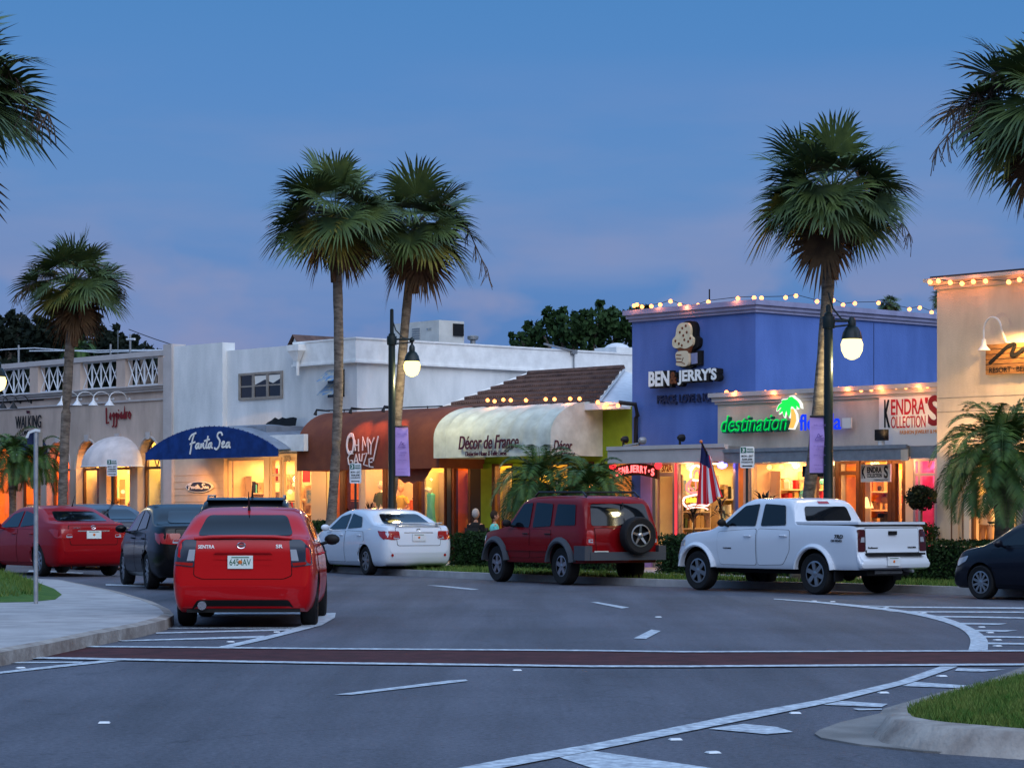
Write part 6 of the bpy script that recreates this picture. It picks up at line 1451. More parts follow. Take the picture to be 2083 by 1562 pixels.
b=FB(); b.lathe([(.08,-.5),(.08,.02),(.16,.05),(.17,.14),(.13,.17)],(SX-1.2,TV_,Z(962,694,TV_)),16); b.build('vent_body','metal_grey',e,smooth=30)
e=thing('roof_dormer','small tiled gable peak just above the white parapet','roof peak',P(S(625,3),3,Z(625,695,3)),-TH)
b=FB(); s=S(600,3); z=Z(610,683,3); b.prism([(s-.25,z-.5),(s,z),(s+.25,z-.5)],3,7,'y'); b.build('gable','stucco_white',e); b=FB(); b.add([(s-.32,2.9,z-.33),(s,2.9,z+.05),(s,7,z+.05),(s-.32,7,z-.33),(s+.32,2.9,z-.33),(s+.32,7,z-.33)],[(0,1,2,3),(1,4,5,2)]); b.build('tiles','roof_tile',e)
TK_=tsd(1255,SX-1.6); e=thing('skylight_dome','pale round skylight dome on the roof beside the blue wall','skylight',P(SX-1.6,TK_,6),-TH)
FB().ball((SX-1.6,TK_,Z(1262,712,TK_)),.42,16,(1,1,.55)).build('dome','metal_white',e,smooth=True); FB().box(SX-2.1,SX-1.1,TK_-.5,TK_+.5,zt1-.45,Z(1262,708,TK_)).build('curb','white_trim',e)
# conduit on the side wall
def tsd(px,sx):
    k=(px-CX)/F; a=O.x+U.x*sx; c=O.y+U.y*sx; return (k*c-a)/(V.x-k*V.y)
xs_=S(726)+.16; t_=tsd(1167,xs_); Yc=P(xs_,t_).y; zq=lambda py:EYE+(HZ-py)/F*Yc
b=FB(); b.tube([(xs_,t_,zq(760)),(xs_,t_,zq(714)),(xs_,t_-1.2,zq(703))],.03,5); b.box(xs_-.05,xs_+.06,t_-.1,t_+.1,zq(720),zq(712)); b.build('conduit','metal_grey',B2)
# pipes and antennas on the arcade roof
e=thing('roof_pipework','white pipes on short stands with a tall thin mast on the arcade roof','pipework',P(S(160,2),2,Z(160,725,2)),-TH)
b=FB(); zt_=Z(160,718,2); b.tube([(S(-60,2),2,Z(0,712,2)),(S(10,2),2,Z(40,708,2)),(S(70,2),2,Z(70,708,2)),(S(200,2),2,Z(200,717,2)),(S(345,2),2,Z(345,712,2))],.02,6); b.tube([(S(60,2.4),2.4,Z(60,714,2.4)),(S(330,2.4),2.4,Z(330,712,2.4))],.02,5); b.build('pipe','metal_white',e)
for px,y0 in ((38,702),(225,700),(265,680)):
    FB().tube([(S(px,2),2,zcor),(S(px,2),2,Z(px,y0,2))],.035,6).build('stand','metal_grey',e)
FB().tube([(S(240,2),2,zcor),(S(240,2),2,Z(240,672,2))],.012,5).build('mast','metal_grey',e); FB().tube([(S(258,2),2,Z(262,690,2)),(S(274,2),2,Z(274,690,2))],.04,6).build('cross_arm','metal_white',e)
b=MB(); q0,q1=at(262,670,85),at(600,702,80); pts=[q0+(q1-q0)*(i/12)-Vector((0,0,.5*math.sin(math.pi*i/12))) for i in range(13)]
b.tube(pts,.014,4); b.build('overhead_wire','black',label='thin overhead wire sloping down from the left trees to the white roof',cat='wire')

# stocked shelves and racks inside the shops
def stock(B,px0,px1,t,z0,z1,rows,cols,seed,nm='stocked_shelf'):
    rs=random.Random(seed); s0,s1=S(px0,t),S(px1,t); b=FB(); ms=['frame_cream']+cols
    b.box(s0-.04,s0,t-.15,t+.15,z0,z1); b.box(s1,s1+.04,t-.15,t+.15,z0,z1)
    for r_ in range(rows):
        z=z0+(z1-z0)*r_/rows; b.box(s0,s1,t-.15,t+.15,z,z+.03); x=s0+.03; hh=(z1-z0)/rows
        while x<s1-.12:
            w=rs.uniform(.06,.20); 
            if rs.random()<.82: b.box(x,min(s1-.02,x+w),t-.12,t+.1,z+.031,z+.03+hh*rs.uniform(.35,.85),rs.randint(1,len(cols)))
            x+=w+rs.uniform(.01,.06)
    b.build(nm,ms,B)
def rack(B,px0,px1,t,z,cols,seed):
    rs=random.Random(seed); s0,s1=S(px0,t),S(px1,t); b=FB(); n=int((s1-s0)/.07)
    b.box(s0,s1,t-.015,t+.015,z,z+.03)
    for i in range(n):
        s=s0+(s1-s0)*(i+.5)/n; l=rs.uniform(.6,1.0); b.add([(s-.03,t-.2,z-.03),(s+.02,t+.2,z-.03),(s+.04,t+.24,z-l),(s-.05,t-.26,z-l)],[(0,1,2,3)],rs.randint(1,len(cols)))
    b.build('garment_rack',['black_metal']+cols,B)
rack(B3,705,745,1.8,1.9,['cloth_orange','cloth_tan','text_red','cloth_white','cloth_green'],12); rack(B3,790,842,2.0,1.8,['cloth_tan','cloth_orange','text_maroon','cloth_white'],13)
rack(B7,1976,2064,-.9,2.1,['cloth_white','cloth_green','cloth_tan','room_yellow','cloth_black'],29)
# ================================================================ STREET FURNITURE
def lamp_post(px,ytop,ybase_Y,label,side,head_px,head_y,arm_y,banner,blabel):
    Y=ybase_Y; b0=at(px,1040,Y); x0=b0.x; zt_=at(px,ytop,Y).z; e=thing('street_lamp',label,'street lamp',(x0,Y,.13),0,'dark green street lamps')
    zl_=at(px,arm_y,Y).z+.15; b=MB(); b.lathe([(.20,.13),(.20,.28),(.15,.34),(.14,.9),(.105,1.0),(.09,2.6),(.085,zl_),(.05,zl_+.03),(.045,zt_),(.02,zt_+.02)],(x0,Y,0),14); b.build('pole','pole_green',e,smooth=35)
    za=at(px,arm_y,Y).z; hx=at(head_px,head_y,Y).x; hz=at(head_px,head_y,Y).z
    b=MB(); b.tube([(x0,Y,za+.02),(hx,Y,za+.02)],.028,6); b.tube([(x0,Y,za-.10),(hx,Y,za-.05)],.02,6); b.tube([(x0,Y,za+.55),(x0+(hx-x0)*.2,Y,za+.25),(x0+(hx-x0)*.55,Y,za+.06),(hx,Y,za+.02)],.018,6)
    b.lathe([(.12,za-.12),(.13,za),(.12,za+.10)],(x0,Y,0),12); b.tube([(hx,Y,za+.07),(hx,Y,hz+.46)],.03,6)
    b.lathe([(.05,za-.04),(.07,za),(.05,za+.05)],(hx,Y,0),10); b.build('arm','pole_green',e,smooth=True)
    b=MB(); b.lathe([(.05,hz+.52),(.075,hz+.46),(.075,hz+.36),(.12,hz+.33),(.17,hz+.24),(.20,hz+.12),(.19,hz+.11)],(hx,Y,0),16); b.build('lamp_cap','pole_green',e,smooth=30)
    b=MB(); b.lathe([(.17,hz+.12),(.21,hz+.02),(.20,hz-.10),(.14,hz-.22),(.05,hz-.27),(.01,hz-.275)],(hx,Y,0),18); b.build('globe','lamp_glow',e,smooth=True)
    plight((hx,Y-.02,hz-.36),170,(1,.82,.42),.12)
    # banner
    bx0,by0,bx1,by1=banner; p0,p1=at(bx0,by0,Y),at(bx1,by1,Y)
    e2=thing('street_banner',blabel,'banner',((p0.x+p1.x)/2,Y,p1.z),0,'lavender banners on the lamp posts')
    n=14; pts=[];
    for i in range(n+1):
        z=p0.z+(p1.z-p0.z)*i/n
        for j in range(7):
            u_=j/6; x=p0.x+(p1.x-p0.x)*u_+ (.05*(i/n)*(u_ if px<1000 else 0)); pts.append((x,Y+.05*math.sin(i*.5+u_*2.5)*u_,z))
    b=MB(); b.add(pts,[(i*7+j,i*7+j+1,(i+1)*7+j+1,(i+1)*7+j) for i in range(n) for j in range(6)]); b.build('cloth','lavender',e2,smooth=True)
    T=Matrix(((1,0,0,(p0.x+p1.x)/2+.02),(0,0,-1,Y-.06),(0,1,0,0),(0,0,0,1))); w=abs(p1.x-p0.x); H_=p0.z-p1.z
    def tl(s_,z,ww,hh): return text('lettering',s_,Matrix.Translation((0,0,p0.z-H_*z))@T,w*ww,H_*hh,'lav_dark',e2,.004,0)
    tl('WELCOME',.15,.72,.035); tl('ST. ARMANDS',.52,.7,.025); tl('CIRCLE',.58,.45,.022); tl('SHOPS & DINING',.68,.7,.02); tl('SARASOTA',.86,.7,.02); tl('FLORIDA',.93,.5,.018)
    q=Matrix.Translation((0,0,p0.z-H_*.36))@T
    strokes('emblem',[[(0,0),(1,2),(1.6,4),(2.4,2),(3.2,1),(4,1.4)],[(1.2,1.5),(2.4,2.2),(3.4,3)],[(0,-.3),(2,-.2),(4.2,-.4)]],q,w*.55,H_*.12,'lav_dark',e2,r=.008,flat=.004)
    b=MB(); xs=[x0]+([p1.x] if p1.x>x0 else [p0.x]); b.tube([(x0,Y,p0.z+.01),(xs[1],Y,p0.z+.01)],.018,6); b.tube([(x0,Y,p1.z-.01),(xs[1],Y,p1.z-.01)],.018,6); b.build('banner_rod','black_metal',e2)
lamp_post(797,630,61.5,'dark green street lamp with a lit globe before the rust awning',1,838,744,692,(803,868,830,968),'lavender banner hanging from the street lamp before the rust awning')
lamp_post(1685,622,46.2,'dark green street lamp rising behind the white pickup with a lit globe',1,1733,702,655,(1647,848,1682,962),'lavender banner hanging from the street lamp behind the pickup')
lamp_post(-40,640,66,'street lamp at the far left edge, only its lit globe entering the picture',1,-3,775,728,(-90,868,-60,960),'lavender banner on the leftmost lamp, outside the left edge')
def parking_sign(px,y0,y1,Y,w,label):
    c=at(px,(y0+y1)/2,Y); h=(y1-y0)/F*Y; w_=w/F*Y; e=thing('parking_sign',label,'parking sign',(c.x,Y,.13),R(-8),'three hour parking signs')
    T=Matrix.Translation((c.x,Y,c.z))@Matrix.Rotation(R(-8),4,'Z')@Matrix(((1,0,0,0),(0,0,-1,0),(0,1,0,0),(0,0,0,1)))
    MB().tube([(c.x,Y+.03,.13),(c.x,Y+.03,c.z+h/2-.02)],.028,6).build('post','pole_green',e)
    MB(T).prism(rr([(-w_/2,-h/2),(w_/2,-h/2),(w_/2,h/2),(-w_/2,h/2)],.04),-.004,.006,'z').build('plate','sign_white',e)
    MB(T).prism([(-w_*.45,h*.20),(-w_*.08,h*.20),(-w_*.08,h*.46),(-w_*.45,h*.46)],.007,.010,'z').build('number_panel','sign_green',e)
    def tt_(s_,x,y,ww,hh,m='sign_green'): text('lettering',s_,T@Matrix.Translation((x*w_,y*h,.011)),ww*w_,hh*h,m,e,.003,.02)
    tt_('3',-.27,.33,.18,.18,'sign_white'); tt_('HOUR',.2,.38,.42,.08); tt_('PARKING',.2,.26,.5,.08); tt_('MON - SAT',0,.06,.8,.09,'sign_black'); tt_('8AM-6PM',0,-.09,.7,.09,'sign_black'); tt_('HOLIDAYS',0,-.22,.8,.08,'sign_black')
    b=MB(T); b.add([(-w_*.25,-h*.40-.008,.011),(w_*.25,-h*.40-.008,.011),(w_*.25,-h*.40+.012,.011),(-w_*.25,-h*.40+.012,.011),(-w_*.4,-h*.40,.011),(-w_*.25,-h*.36,.011),(-w_*.25,-h*.44,.011),(w_*.4,-h*.40,.011),(w_*.25,-h*.44,.011),(w_*.25,-h*.36,.011)],[(0,1,2,3),(4,6,5),(7,9,8)]); b.build('arrow','sign_black',e)
parking_sign(228,934,968,62.5,22,'three hour parking sign in front of the cream dome awning')
parking_sign(723,942,983,58,24,'three hour parking sign below the hand lettered rust awning')
parking_sign(1520,908,952,47.2,29,'three hour parking sign behind the cab of the white pickup')
# foreground sign post on the left island
p=gp(73,1227,.15); Y=p.y; e=thing('sign_post','galvanised round signpost with the back of a curved sign on the left grass bed','signpost',(p.x,Y,.15))
zt_=at(73,872,Y).z; MB().lathe([(.032,.15),(.032,zt_)],(p.x,Y,0),12).build('post','galvanised',e,smooth=30)
b=MB(); q=Matrix.Translation((p.x,Y,zt_-.03)); b=MB(q); b.prism([(-.14,-.10),(-.10,-.01),(0,.03),(.07,.02),(.07,-.02),(0,-.01),(-.08,-.04),(-.10,-.10)],-.045,-.036,'y'); b.build('curved_sign','sign_white',e)
MB(q).box(.015,.085,.04,.05,-.22,.02).build('sign_plate','window_frame',e)
MB(q).box(-.13,.02,.036,.05,-.19,-.03).build('dark_sign','dark_navy',e)
b=MB(q); b.box(.032,.035,-.01,.05,-.2,.0); b.build('bracket','galvanised',e)
# flag
s,t=S(1424,-2.4),-2.4; z0=Z(1424,897,-2.4); e=thing('flag','red and white striped flag with a blue canton drooping from a slanted black pole','flag',P(s,t,z0),-TH)
a=Vector((S(1426,-2.9),-2.9,Z(1426,898,-2.9))); c=Vector((S(1446,-2.4),-2.4,Z(1446,940,-2.4)))
FB().tube([a,a*.0+c],.022,6).build('flag_pole','black_metal',e)
# cloth hangs: rows down, columns across, gathered
nu,nv=28,24
def fq(px,py): return Vector((S(px,-2.6),-2.6,Z(px,py,-2.6)))
TL,TR,BL,BR=fq(1427,904),fq(1449,934),fq(1412,1034),fq(1470,1012)
b=FB(); pts=[]
for i in range(nv+1):
    v=i/nv
    for j in range(nu+1):
        u_=j/nu; q=(TL.lerp(TR,u_)).lerp(BL.lerp(BR,u_),v); q.y+=.09*math.sin(u_*17+v*2)*(.3+v*.3); q.z+=.04*math.sin(u_*9)*v; pts.append(tuple(q))
fs=[];fm=[]
for i in range(nv):
    for j in range(nu): fs.append((i*(nu+1)+j,i*(nu+1)+j+1,(i+1)*(nu+1)+j+1,(i+1)*(nu+1)+j))
n0=len(b.v); b.v.extend([tuple(FR@Vector(p_)) for p_ in pts]); 
for k,f in enumerate(fs):
    i,j=divmod(k,nu); b.f.append(f)
    if i<nv*.27 and j<nu*.7: b.fm.append(2)
    else: b.fm.append(1 if (j*18//nu)%3==1 else 0)
b.build('cloth',['flag_red','flag_white','flag_blue'],e,smooth=True)
FB().ball(tuple(a),.04,8).build('finial','lamp_amber',e)
# ================================================================ PEOPLE and MANNEQUINS
def skin(joints,edges,rad,name,m,parent,sub=1):
    me=bpy.data.meshes.new(name); me.from_pydata([tuple(j) for j in joints],edges,[]); me.materials.append(MT[m])
    o=bpy.data.objects.new(name,me); C.objects.link(o); o.modifiers.new('s','SKIN')
    for i,d in enumerate(me.skin_vertices[0].data): d.radius=(rad[i],rad[i]); d.use_root=(i==0)
    sb=o.modifiers.new('ss','SUBSURF'); sb.levels=sub; sb.render_levels=sub
    dg=bpy.context.evaluated_depsgraph_get(); dg.update(); r=bpy.data.meshes.new_from_object(o.evaluated_get(dg)); bpy.data.objects.remove(o)
    r.polygons.foreach_set('use_smooth',[True]*len(r.polygons)); n=bpy.data.objects.new(name,r); C.objects.link(n); n.parent=parent; WM[n.name]=WM[parent.name].copy(); return n
def figure(name,label,cat,loc,rz,skinm,topm,botm,hair=None,seated=False,arms='down',h=1.72,face=True,dress=False):
    e=thing(name,label,cat,loc,rz); k=h/1.72
    hz=.92 if not seated else .50
    J=[(0,0,hz),(0,0,hz+.20),(0,.01,hz+.40),(0,.0,hz+.53),(0,-.01,hz+.62)]; rd=[.13,.125,.14,.055,.05]; E=[(0,1),(1,2),(2,3),(3,4)]
    for s in (1,-1):
        i=len(J); J+=[(s*.165,0,hz+.47)]; rd+=[.055]; E.append((2,i))
        if arms=='down': A=[(s*.23,.02,hz+.20),(s*.24,-.10,hz-.03)]
        elif arms=='hip': A=[(s*.33,.02,hz+.24),(s*.18,-.12,hz+.08)]
        else: A=[(s*.24,-.04,hz+.20),(s*.16,-.30,hz+.16)]
        J+=A; rd+=[.042,.03]; E+=[(i,i+1),(i+1,i+2)]
        hv=Vector(A[1]); dr=(hv-Vector(A[0])).normalized(); q=len(J); J+=[tuple(hv+dr*.08)]; rd+=[.028]; E.append((i+2,q))
        for f in range(4):   # fingers
            o=(f-1.5)*.018; J.append(tuple(hv+dr*(.155+.01*(1.5-abs(f-1.5)))+Vector((0,o,-.01)))); rd.append(.009); E.append((q,len(J)-1))
        J.append(tuple(hv+dr*.09+Vector((-s*.03,-.045,0)))); rd.append(.010); E.append((i+2,len(J)-1))
        i=len(J)
        if seated: L3=[(s*.10,-.05,hz-.02),(s*.12,-.46,hz+.02),(s*.12,-.46,.08),(s*.12,-.60,.04)]
        else: L3=[(s*.10,0,hz-.08),(s*.11,-.02,hz-.46),(s*.12,.02,.08),(s*.13,-.13,.035)]
        J+=L3; rd+=[.10,.065,.045,.04]; E+=[(0,i),(i,i+1),(i+1,i+2),(i+2,i+3)]
    M=WM[e.name]; sc=Matrix.Scale(k,4)
    skin([sc@Vector(j) for j in J],E,[r*k for r in rd],'body',skinm,e)
    b=MB(M@sc); hc=hz+.74
    b.ball((0,-.01,hc),.105,14,(.78,.95,1.15)); b.ball((0,-.11,hc-.015),.022,6,(.7,1,1.2))
    for s in (1,-1): b.ball((s*.085,0,hc-.01),.024,6,(.5,1,1.3))
    b.build('head',skinm,e,smooth=True)
    if face:
        b=MB(M@sc)
        for s in (1,-1): b.ball((s*.033,-.095,hc+.012),.011,6)
        b.box(-.022,.022,-.098,-.088,hc-.055,hc-.048); b.build('face_features','hair_dark',e)
    if hair:
        b=MB(M@sc); b.ball((0,.012,hc+.025),.113,14,(.82,.95,1.12)); b.build('hair',hair,e,smooth=True)
    b=MB(M@sc); n=14
    prof=[(.20,.13,hz-.10),(.175,.12,hz+.02),(.165,.115,hz+.14),(.195,.13,hz+.32),(.20,.12,hz+.44),(.13,.09,hz+.515),(.07,.065,hz+.54)]
    if dress: prof=[(.30,.22,.32),(.25,.19,.6)]+prof
    pts=[(rx*math.cos(2*math.pi*j/n),ry*math.sin(2*math.pi*j/n)*(1+.06*math.sin(j*3)),z) for rx,ry,z in prof for j in range(n)]
    b.add(pts,[(i*n+j,i*n+(j+1)%n,(i+1)*n+(j+1)%n,(i+1)*n+j) for i in range(len(prof)-1) for j in range(n)])
    for s in (1,-1):
        q=hz; A0=(s*.17,0,q+.47); A1={'down':(s*.222,.02,q+.24),'hip':(s*.30,.02,q+.28)}.get(arms,(s*.23,-.03,q+.24)); b.tube([A0,A1],[.078,.062],10,cap=False)
    b.build('top',topm,e,smooth=True)
    if botm:
        b=MB(M@sc)
        for s in (1,-1):
            if seated: b.tube([(s*.09,.05,hz-.01),(s*.12,-.46,hz+.02),(s*.12,-.46,.14)],[.125,.085,.06],10)
            else: b.tube([(s*.095,0,hz-.04),(s*.11,-.02,hz-.46),(s*.12,.02,.12)],[.115,.082,.065],10)
        b.build('trousers',botm,e,smooth=True)
    return e
def on(px,t,z=ZP): return P(S(px,t),t,z)
figure('mannequin','white mannequin in a sleeveless olive top under the rust awning','mannequin',on(775,.55,ZP+.42),-TH,'cloth_white','cloth_green','cloth_tan',None,arms='hip',h=1.68,face=False)
figure('mannequin','headless looking mannequin in a tan blouse and dark orange skirt under the draped valance','mannequin',on(816,.55,ZP+.38),-TH,'skin_pale','room_yellow','cloth_orange',None,arms='hip',h=1.62,face=False)
figure('mannequin','mannequin in a white blouse and black trousers in the cream building window','mannequin',on(2008,-2.1,ZP+.25),-TH,'skin_pale','cloth_white','cloth_black','hair_dark',arms='front',h=1.66,face=False)
# garments
e=thing('turquoise_dress','long turquoise dress hanging on a black stand in the window under the rust awning','dress',on(875,.5),-TH)
s,t=S(874,.35),.35; zt_=Z(874,1002,.35); FB().tube([(s,t+.1,ZP),(s,t+.1,zt_+.05)],.02,6).build('stand','black_metal',e)
n=24; pts=[]
for r_,z in ((.10,zt_),(.20,zt_-.06),(.17,zt_-.35),(.21,zt_-.7),(.27,zt_-1.25)):
    for j in range(n): a_=2*math.pi*j/n; f=1+.10*math.sin(j*2.1)*((zt_-z)/1.2); pts.append((s+r_*math.cos(a_)*f,t+r_*.6*math.sin(a_)*f,z))
b=FB(); b.add(pts,[(i*n+j,i*n+(j+1)%n,(i+1)*n+(j+1)%n,(i+1)*n+j) for i in range(4) for j in range(n)]); b.build('dress','cloth_teal',e,smooth=True)
b=FB(); b.tube([(s-.12,t-.05,zt_+.06),(s,t-.1,zt_+.1),(s+.14,t-.05,zt_+.04)],.07,8); b.build('scarf','cloth_white',e,smooth=True)
e=thing('clothes_rack','black rack of patterned garments behind the turquoise dress','clothes rack',on(890,1.1),-TH)
x0,x1=S(858,1.1),S(908,1.1); zr_=1.75; FB().tube([(x0,1.1,ZP),(x0,1.1,zr_),(x1,1.1,zr_),(x1,1.1,ZP)],.02,6).build('rail','black_metal',e)
for i in range(9):
    s=x0+.1+(x1-x0-.2)*i/8; FB().add([(s-.03,.85,zr_-.05),(s+.03,1.35,zr_-.05),(s+.05,1.38,.75),(s-.06,.8,.7)],[(0,1,2,3)]).build('garment',['cloth_black','cloth_tan','art_warm','cloth_green','cloth_black','art_warm','cloth_tan','room_yellow','cloth_black'][i],e)
def chair(px,t,rz,label):
    p=on(px,t); e=thing('cafe_chair',label,'chair',p,rz,'cafe chairs on the pavement'); M=WM[e.name]
    MB(M).box(-.2,.2,-.2,.2,.42,.46).build('seat','chair_dark',e); MB(M).box(-.2,.2,.19,.22,.5,.9).build('backrest','chair_dark',e)
    for a_ in (-.18,.18):
        for c_ in (-.18,.18): MB(M).tube([(a_,c_,0),(a_,c_,.42)],.014,5).build('leg','chair_dark',e)
figure('person','seated person with grey hair and black shirt behind the hedge','person',on(968,-1.7,ZP),R(150),'skin','cloth_black','cloth_black','hair_grey',seated=True)
figure('person','seated person with dark hair and teal shirt behind the hedge','person',on(1006,-1.7,ZP),R(100),'skin','cloth_teal','cloth_black','hair_dark',seated=True,arms='front',h=1.66)
chair(968,-1.7,R(150),'cafe chair under the seated grey haired person'); chair(1006,-1.7,R(100),'cafe chair under the seated dark haired person')
# ================================================================ VEGETATION
def leafy(b,pts,sz,n_,rs,asp=2.2):
    for p in pts:
        d=Vector((rs.gauss(0,1),rs.gauss(0,1),rs.gauss(0,.7))).normalized(); a=d.orthogonal().normalized(); q=sz*rs.uniform(.6,1.3)
        a=Matrix.Rotation(rs.uniform(0,6.28),3,d)@a; c=d.cross(a)
        b.add([p-a*q,p+c*q/asp,p+a*q,p-c*q/asp],[(0,1,2,3)])
def fan_palm(name,label,base,top,cpx,rad,r0,seed,nf=38,stalks=(),dead=6,bend=None,aspect=1.0,cut_trunk=None,boots=True):
    """sabal palm: base, top of trunk (world), crown radius"""
    rs=random.Random(seed); e=thing(name,label,'palm tree',base,0,'cabbage palms along the street')
    base=Vector(base); top=Vector(top); path=[]; n=22
    for i in range(n+1):
        u_=i/n; q=base.lerp(top,u_)
        if bend is not None: q=q+Vector(bend)*math.sin(math.pi*u_)
        path.append(q)
    b=MB(); b.tube(path,[r0*(1.25-.30*min(1,i/4)+.04*math.sin(i*2.3)) for i in range(n+1)],12); b.build('trunk','bark',e,smooth=True)
    b=MB(); b.tube([top-Vector((0,0,1.5)),top-Vector((0,0,.9)),top-Vector((0,0,.2)),top+Vector((0,0,.12))],[r0*.9,r0*1.15,r0*1.4,r0*.8],10)
    for i in range(16):
        a=i*2.4; z=-1.1+1.1*i/16; q=top+Vector((0,0,z)); b.tube([q+Vector((math.cos(a),math.sin(a),0))*r0,q+Vector((math.cos(a)*(r0+.14),math.sin(a)*(r0+.14),.16))],[.035,.02],4)
    b.build('crown_shaft','bark_top',e)
    gb=MB(); ob=MB(); db=MB(); C0=top+Vector((0,0,rad*.12))
    for i in range(nf):
        g=(i+.5)/nf; el=math.asin(max(-1,min(1,1-1.85*g))); az=i*2.39996+rs.uniform(-.25,.25); el+=rs.uniform(-.1,.1)
        isold=el<-.25 and rs.random()<.45; isdead=(i>=nf-dead)
        B=db if isdead else ob if isold else gb
        d=Vector((math.cos(el)*math.cos(az)*1.08,math.cos(el)*math.sin(az)*1.08,math.sin(el)*.92)); 
        if isdead: d=Vector((math.cos(az)*.45,math.sin(az)*.45,-1)).normalized()
        pl=rad*rs.uniform(.40,.62); p1=C0+d*pl*.5+Vector((0,0,.03)); p2=C0+d*pl-Vector((0,0,rad*.05))
        B.tube([C0,p1,p2],[.022,.016,.012],3,cap=False)
        side=d.cross(Vector((0,0,1))); side=side.normalized() if side.length>.12 else Vector((math.cos(az+1.57),math.sin(az+1.57),0))
        hang=(.15+.95*(1-max(0,math.sin(el)))**1.3)*(1 if el>-.35 else .6); ax=(d+Vector((0,0,-hang*.75))).normalized(); roll=rs.uniform(-.55,.55)
        n0_=side.cross(ax).normalized(); s2=(side*math.cos(roll)+n0_*math.sin(roll)).normalized(); u2=s2.cross(ax).normalized(); d=ax
        nl=36; LL=rad*rs.uniform(.54,.70)*(1.08 if el>-.2 else 1.0)*(.9 if isdead else 1)
        for j in range(nl):
            an=R(-118+236*j/(nl-1)+rs.uniform(-2,2)); dr=d*math.cos(an)+s2*math.sin(an); dr=(dr+u2*.18*abs(math.sin(an))).normalized()
            ln=LL*(1-.28*abs(an)/2.0)*rs.uniform(.88,1.08); w=.024*rad/1.6*rs.uniform(.9,1.3)
            m1=p2+dr*ln*.45; tip=p2+dr*ln-Vector((0,0,ln*rs.uniform(.04,.20)*(1.5 if isold or isdead else 1)))
            m2=(m1+tip)*.5+Vector((0,0,ln*.05)); wv=dr.cross(u2).normalized()
            q=wv*w
            B.add([p2,m1-q*1.15,m1+q*1.15,m2-q*.9,m2+q*.9,tip],[(0,1,2),(1,3,4,2),(3,5,4)])
    gb.build('crown','palm_leaf',e)
    if ob.f: ob.build('old_fronds','palm_leaf_old',e)
    if db.f: db.build('dead_fronds','palm_dead',e)
    for k,(az,ln,dr) in enumerate(stalks):
        b=MB(); d=Vector((math.cos(az),math.sin(az)*.3,0)); pa=[]
        for i in range(12):
            u_=i/11; q=C0+d*ln*u_**.9+Vector((0,0,.35*rad*math.sin(math.pi*min(1,u_*1.15))-dr*u_**3)); pa.append(q)
            if i>4:
                for m_ in range(7):
                    o=Vector((rs.uniform(-.10,.10)*rad,rs.uniform(-.1,.1)*rad,-rs.uniform(.12,.30)*rad)); b.tube([q,q+o*.5+Vector((rs.uniform(-.03,.03),0,0)),q+o],.005*rad,3,cap=False)
        b.tube(pa,[.016*(1-.6*i/11)*rad for i in range(12)],4); b.build('flower_stalk','flower_stalk',e)
    return e
def palm_px(label,bx,by,tx,ty,Y,radpx,r0,seed,bendpx=0,Yb=None,**k):
    Yb=Yb or Y; b=at(bx,by,Yb); b.z=.12; t=at(tx,ty,Y); 
    return fan_palm('fan_palm',label,tuple(b),tuple(t),tx,radpx/F*Y,r0,seed,bend=(bendpx/F*Y,0,0) if bendpx else None,**k)
palm_px('short fan palm before the arcade building at the left',124,1150,150,588,64,112,.13,11,bendpx=-4,stalks=((math.pi+.2,1.5,.3),(.2,1.35,.2)),dead=7)
palm_px('left palm of the tall fan palm pair, dark trunk',666,1160,682,452,61,140,.125,12,bendpx=14,nf=40,dead=3)
palm_px('second tall fan palm of the pair, directly behind the street lamp',793,1150,842,478,62.8,142,.12,13,bendpx=-6,nf=40,stalks=((-.15,1.9,1.1),(2.8,1.4,.2)),dead=5)
palm_px('tall leaning fan palm behind the white pickup beside the right street lamp',1622,1190,1694,410,47,166,.125,14,bendpx=10,nf=44,dead=4,stalks=((-.3,1.5,.8),))
palm_px('big fan palm at the upper left edge with a ragged brown skirt',-190,1200,-160,225,29,262,.18,15,nf=58,dead=22,stalks=((.15,1.5,.2),))
palm_px('fan palm at the upper right edge with bare flower stalks',2078,1195,2136,240,42.5,206,.12,16,bendpx=16,nf=44,dead=3,stalks=((math.pi+.1,1.95,.7),(math.pi-.25,1.75,.0),(math.pi+.3,1.5,.3)))
# distant palm tufts over the roofs
def tuft(px,py,Y,rp,label,seed):
    c=at(px,py,Y); return fan_palm('fan_palm',label,(c.x,c.y,0),tuple(c),px,rp/F*Y,.16,seed,nf=22,dead=0)
tuft(1810,622,95,26,'small distant fan palm top peeping over the blue roofline',21); tuft(1925,612,95,34,'distant fan palm half hidden behind the tall cream building',22)
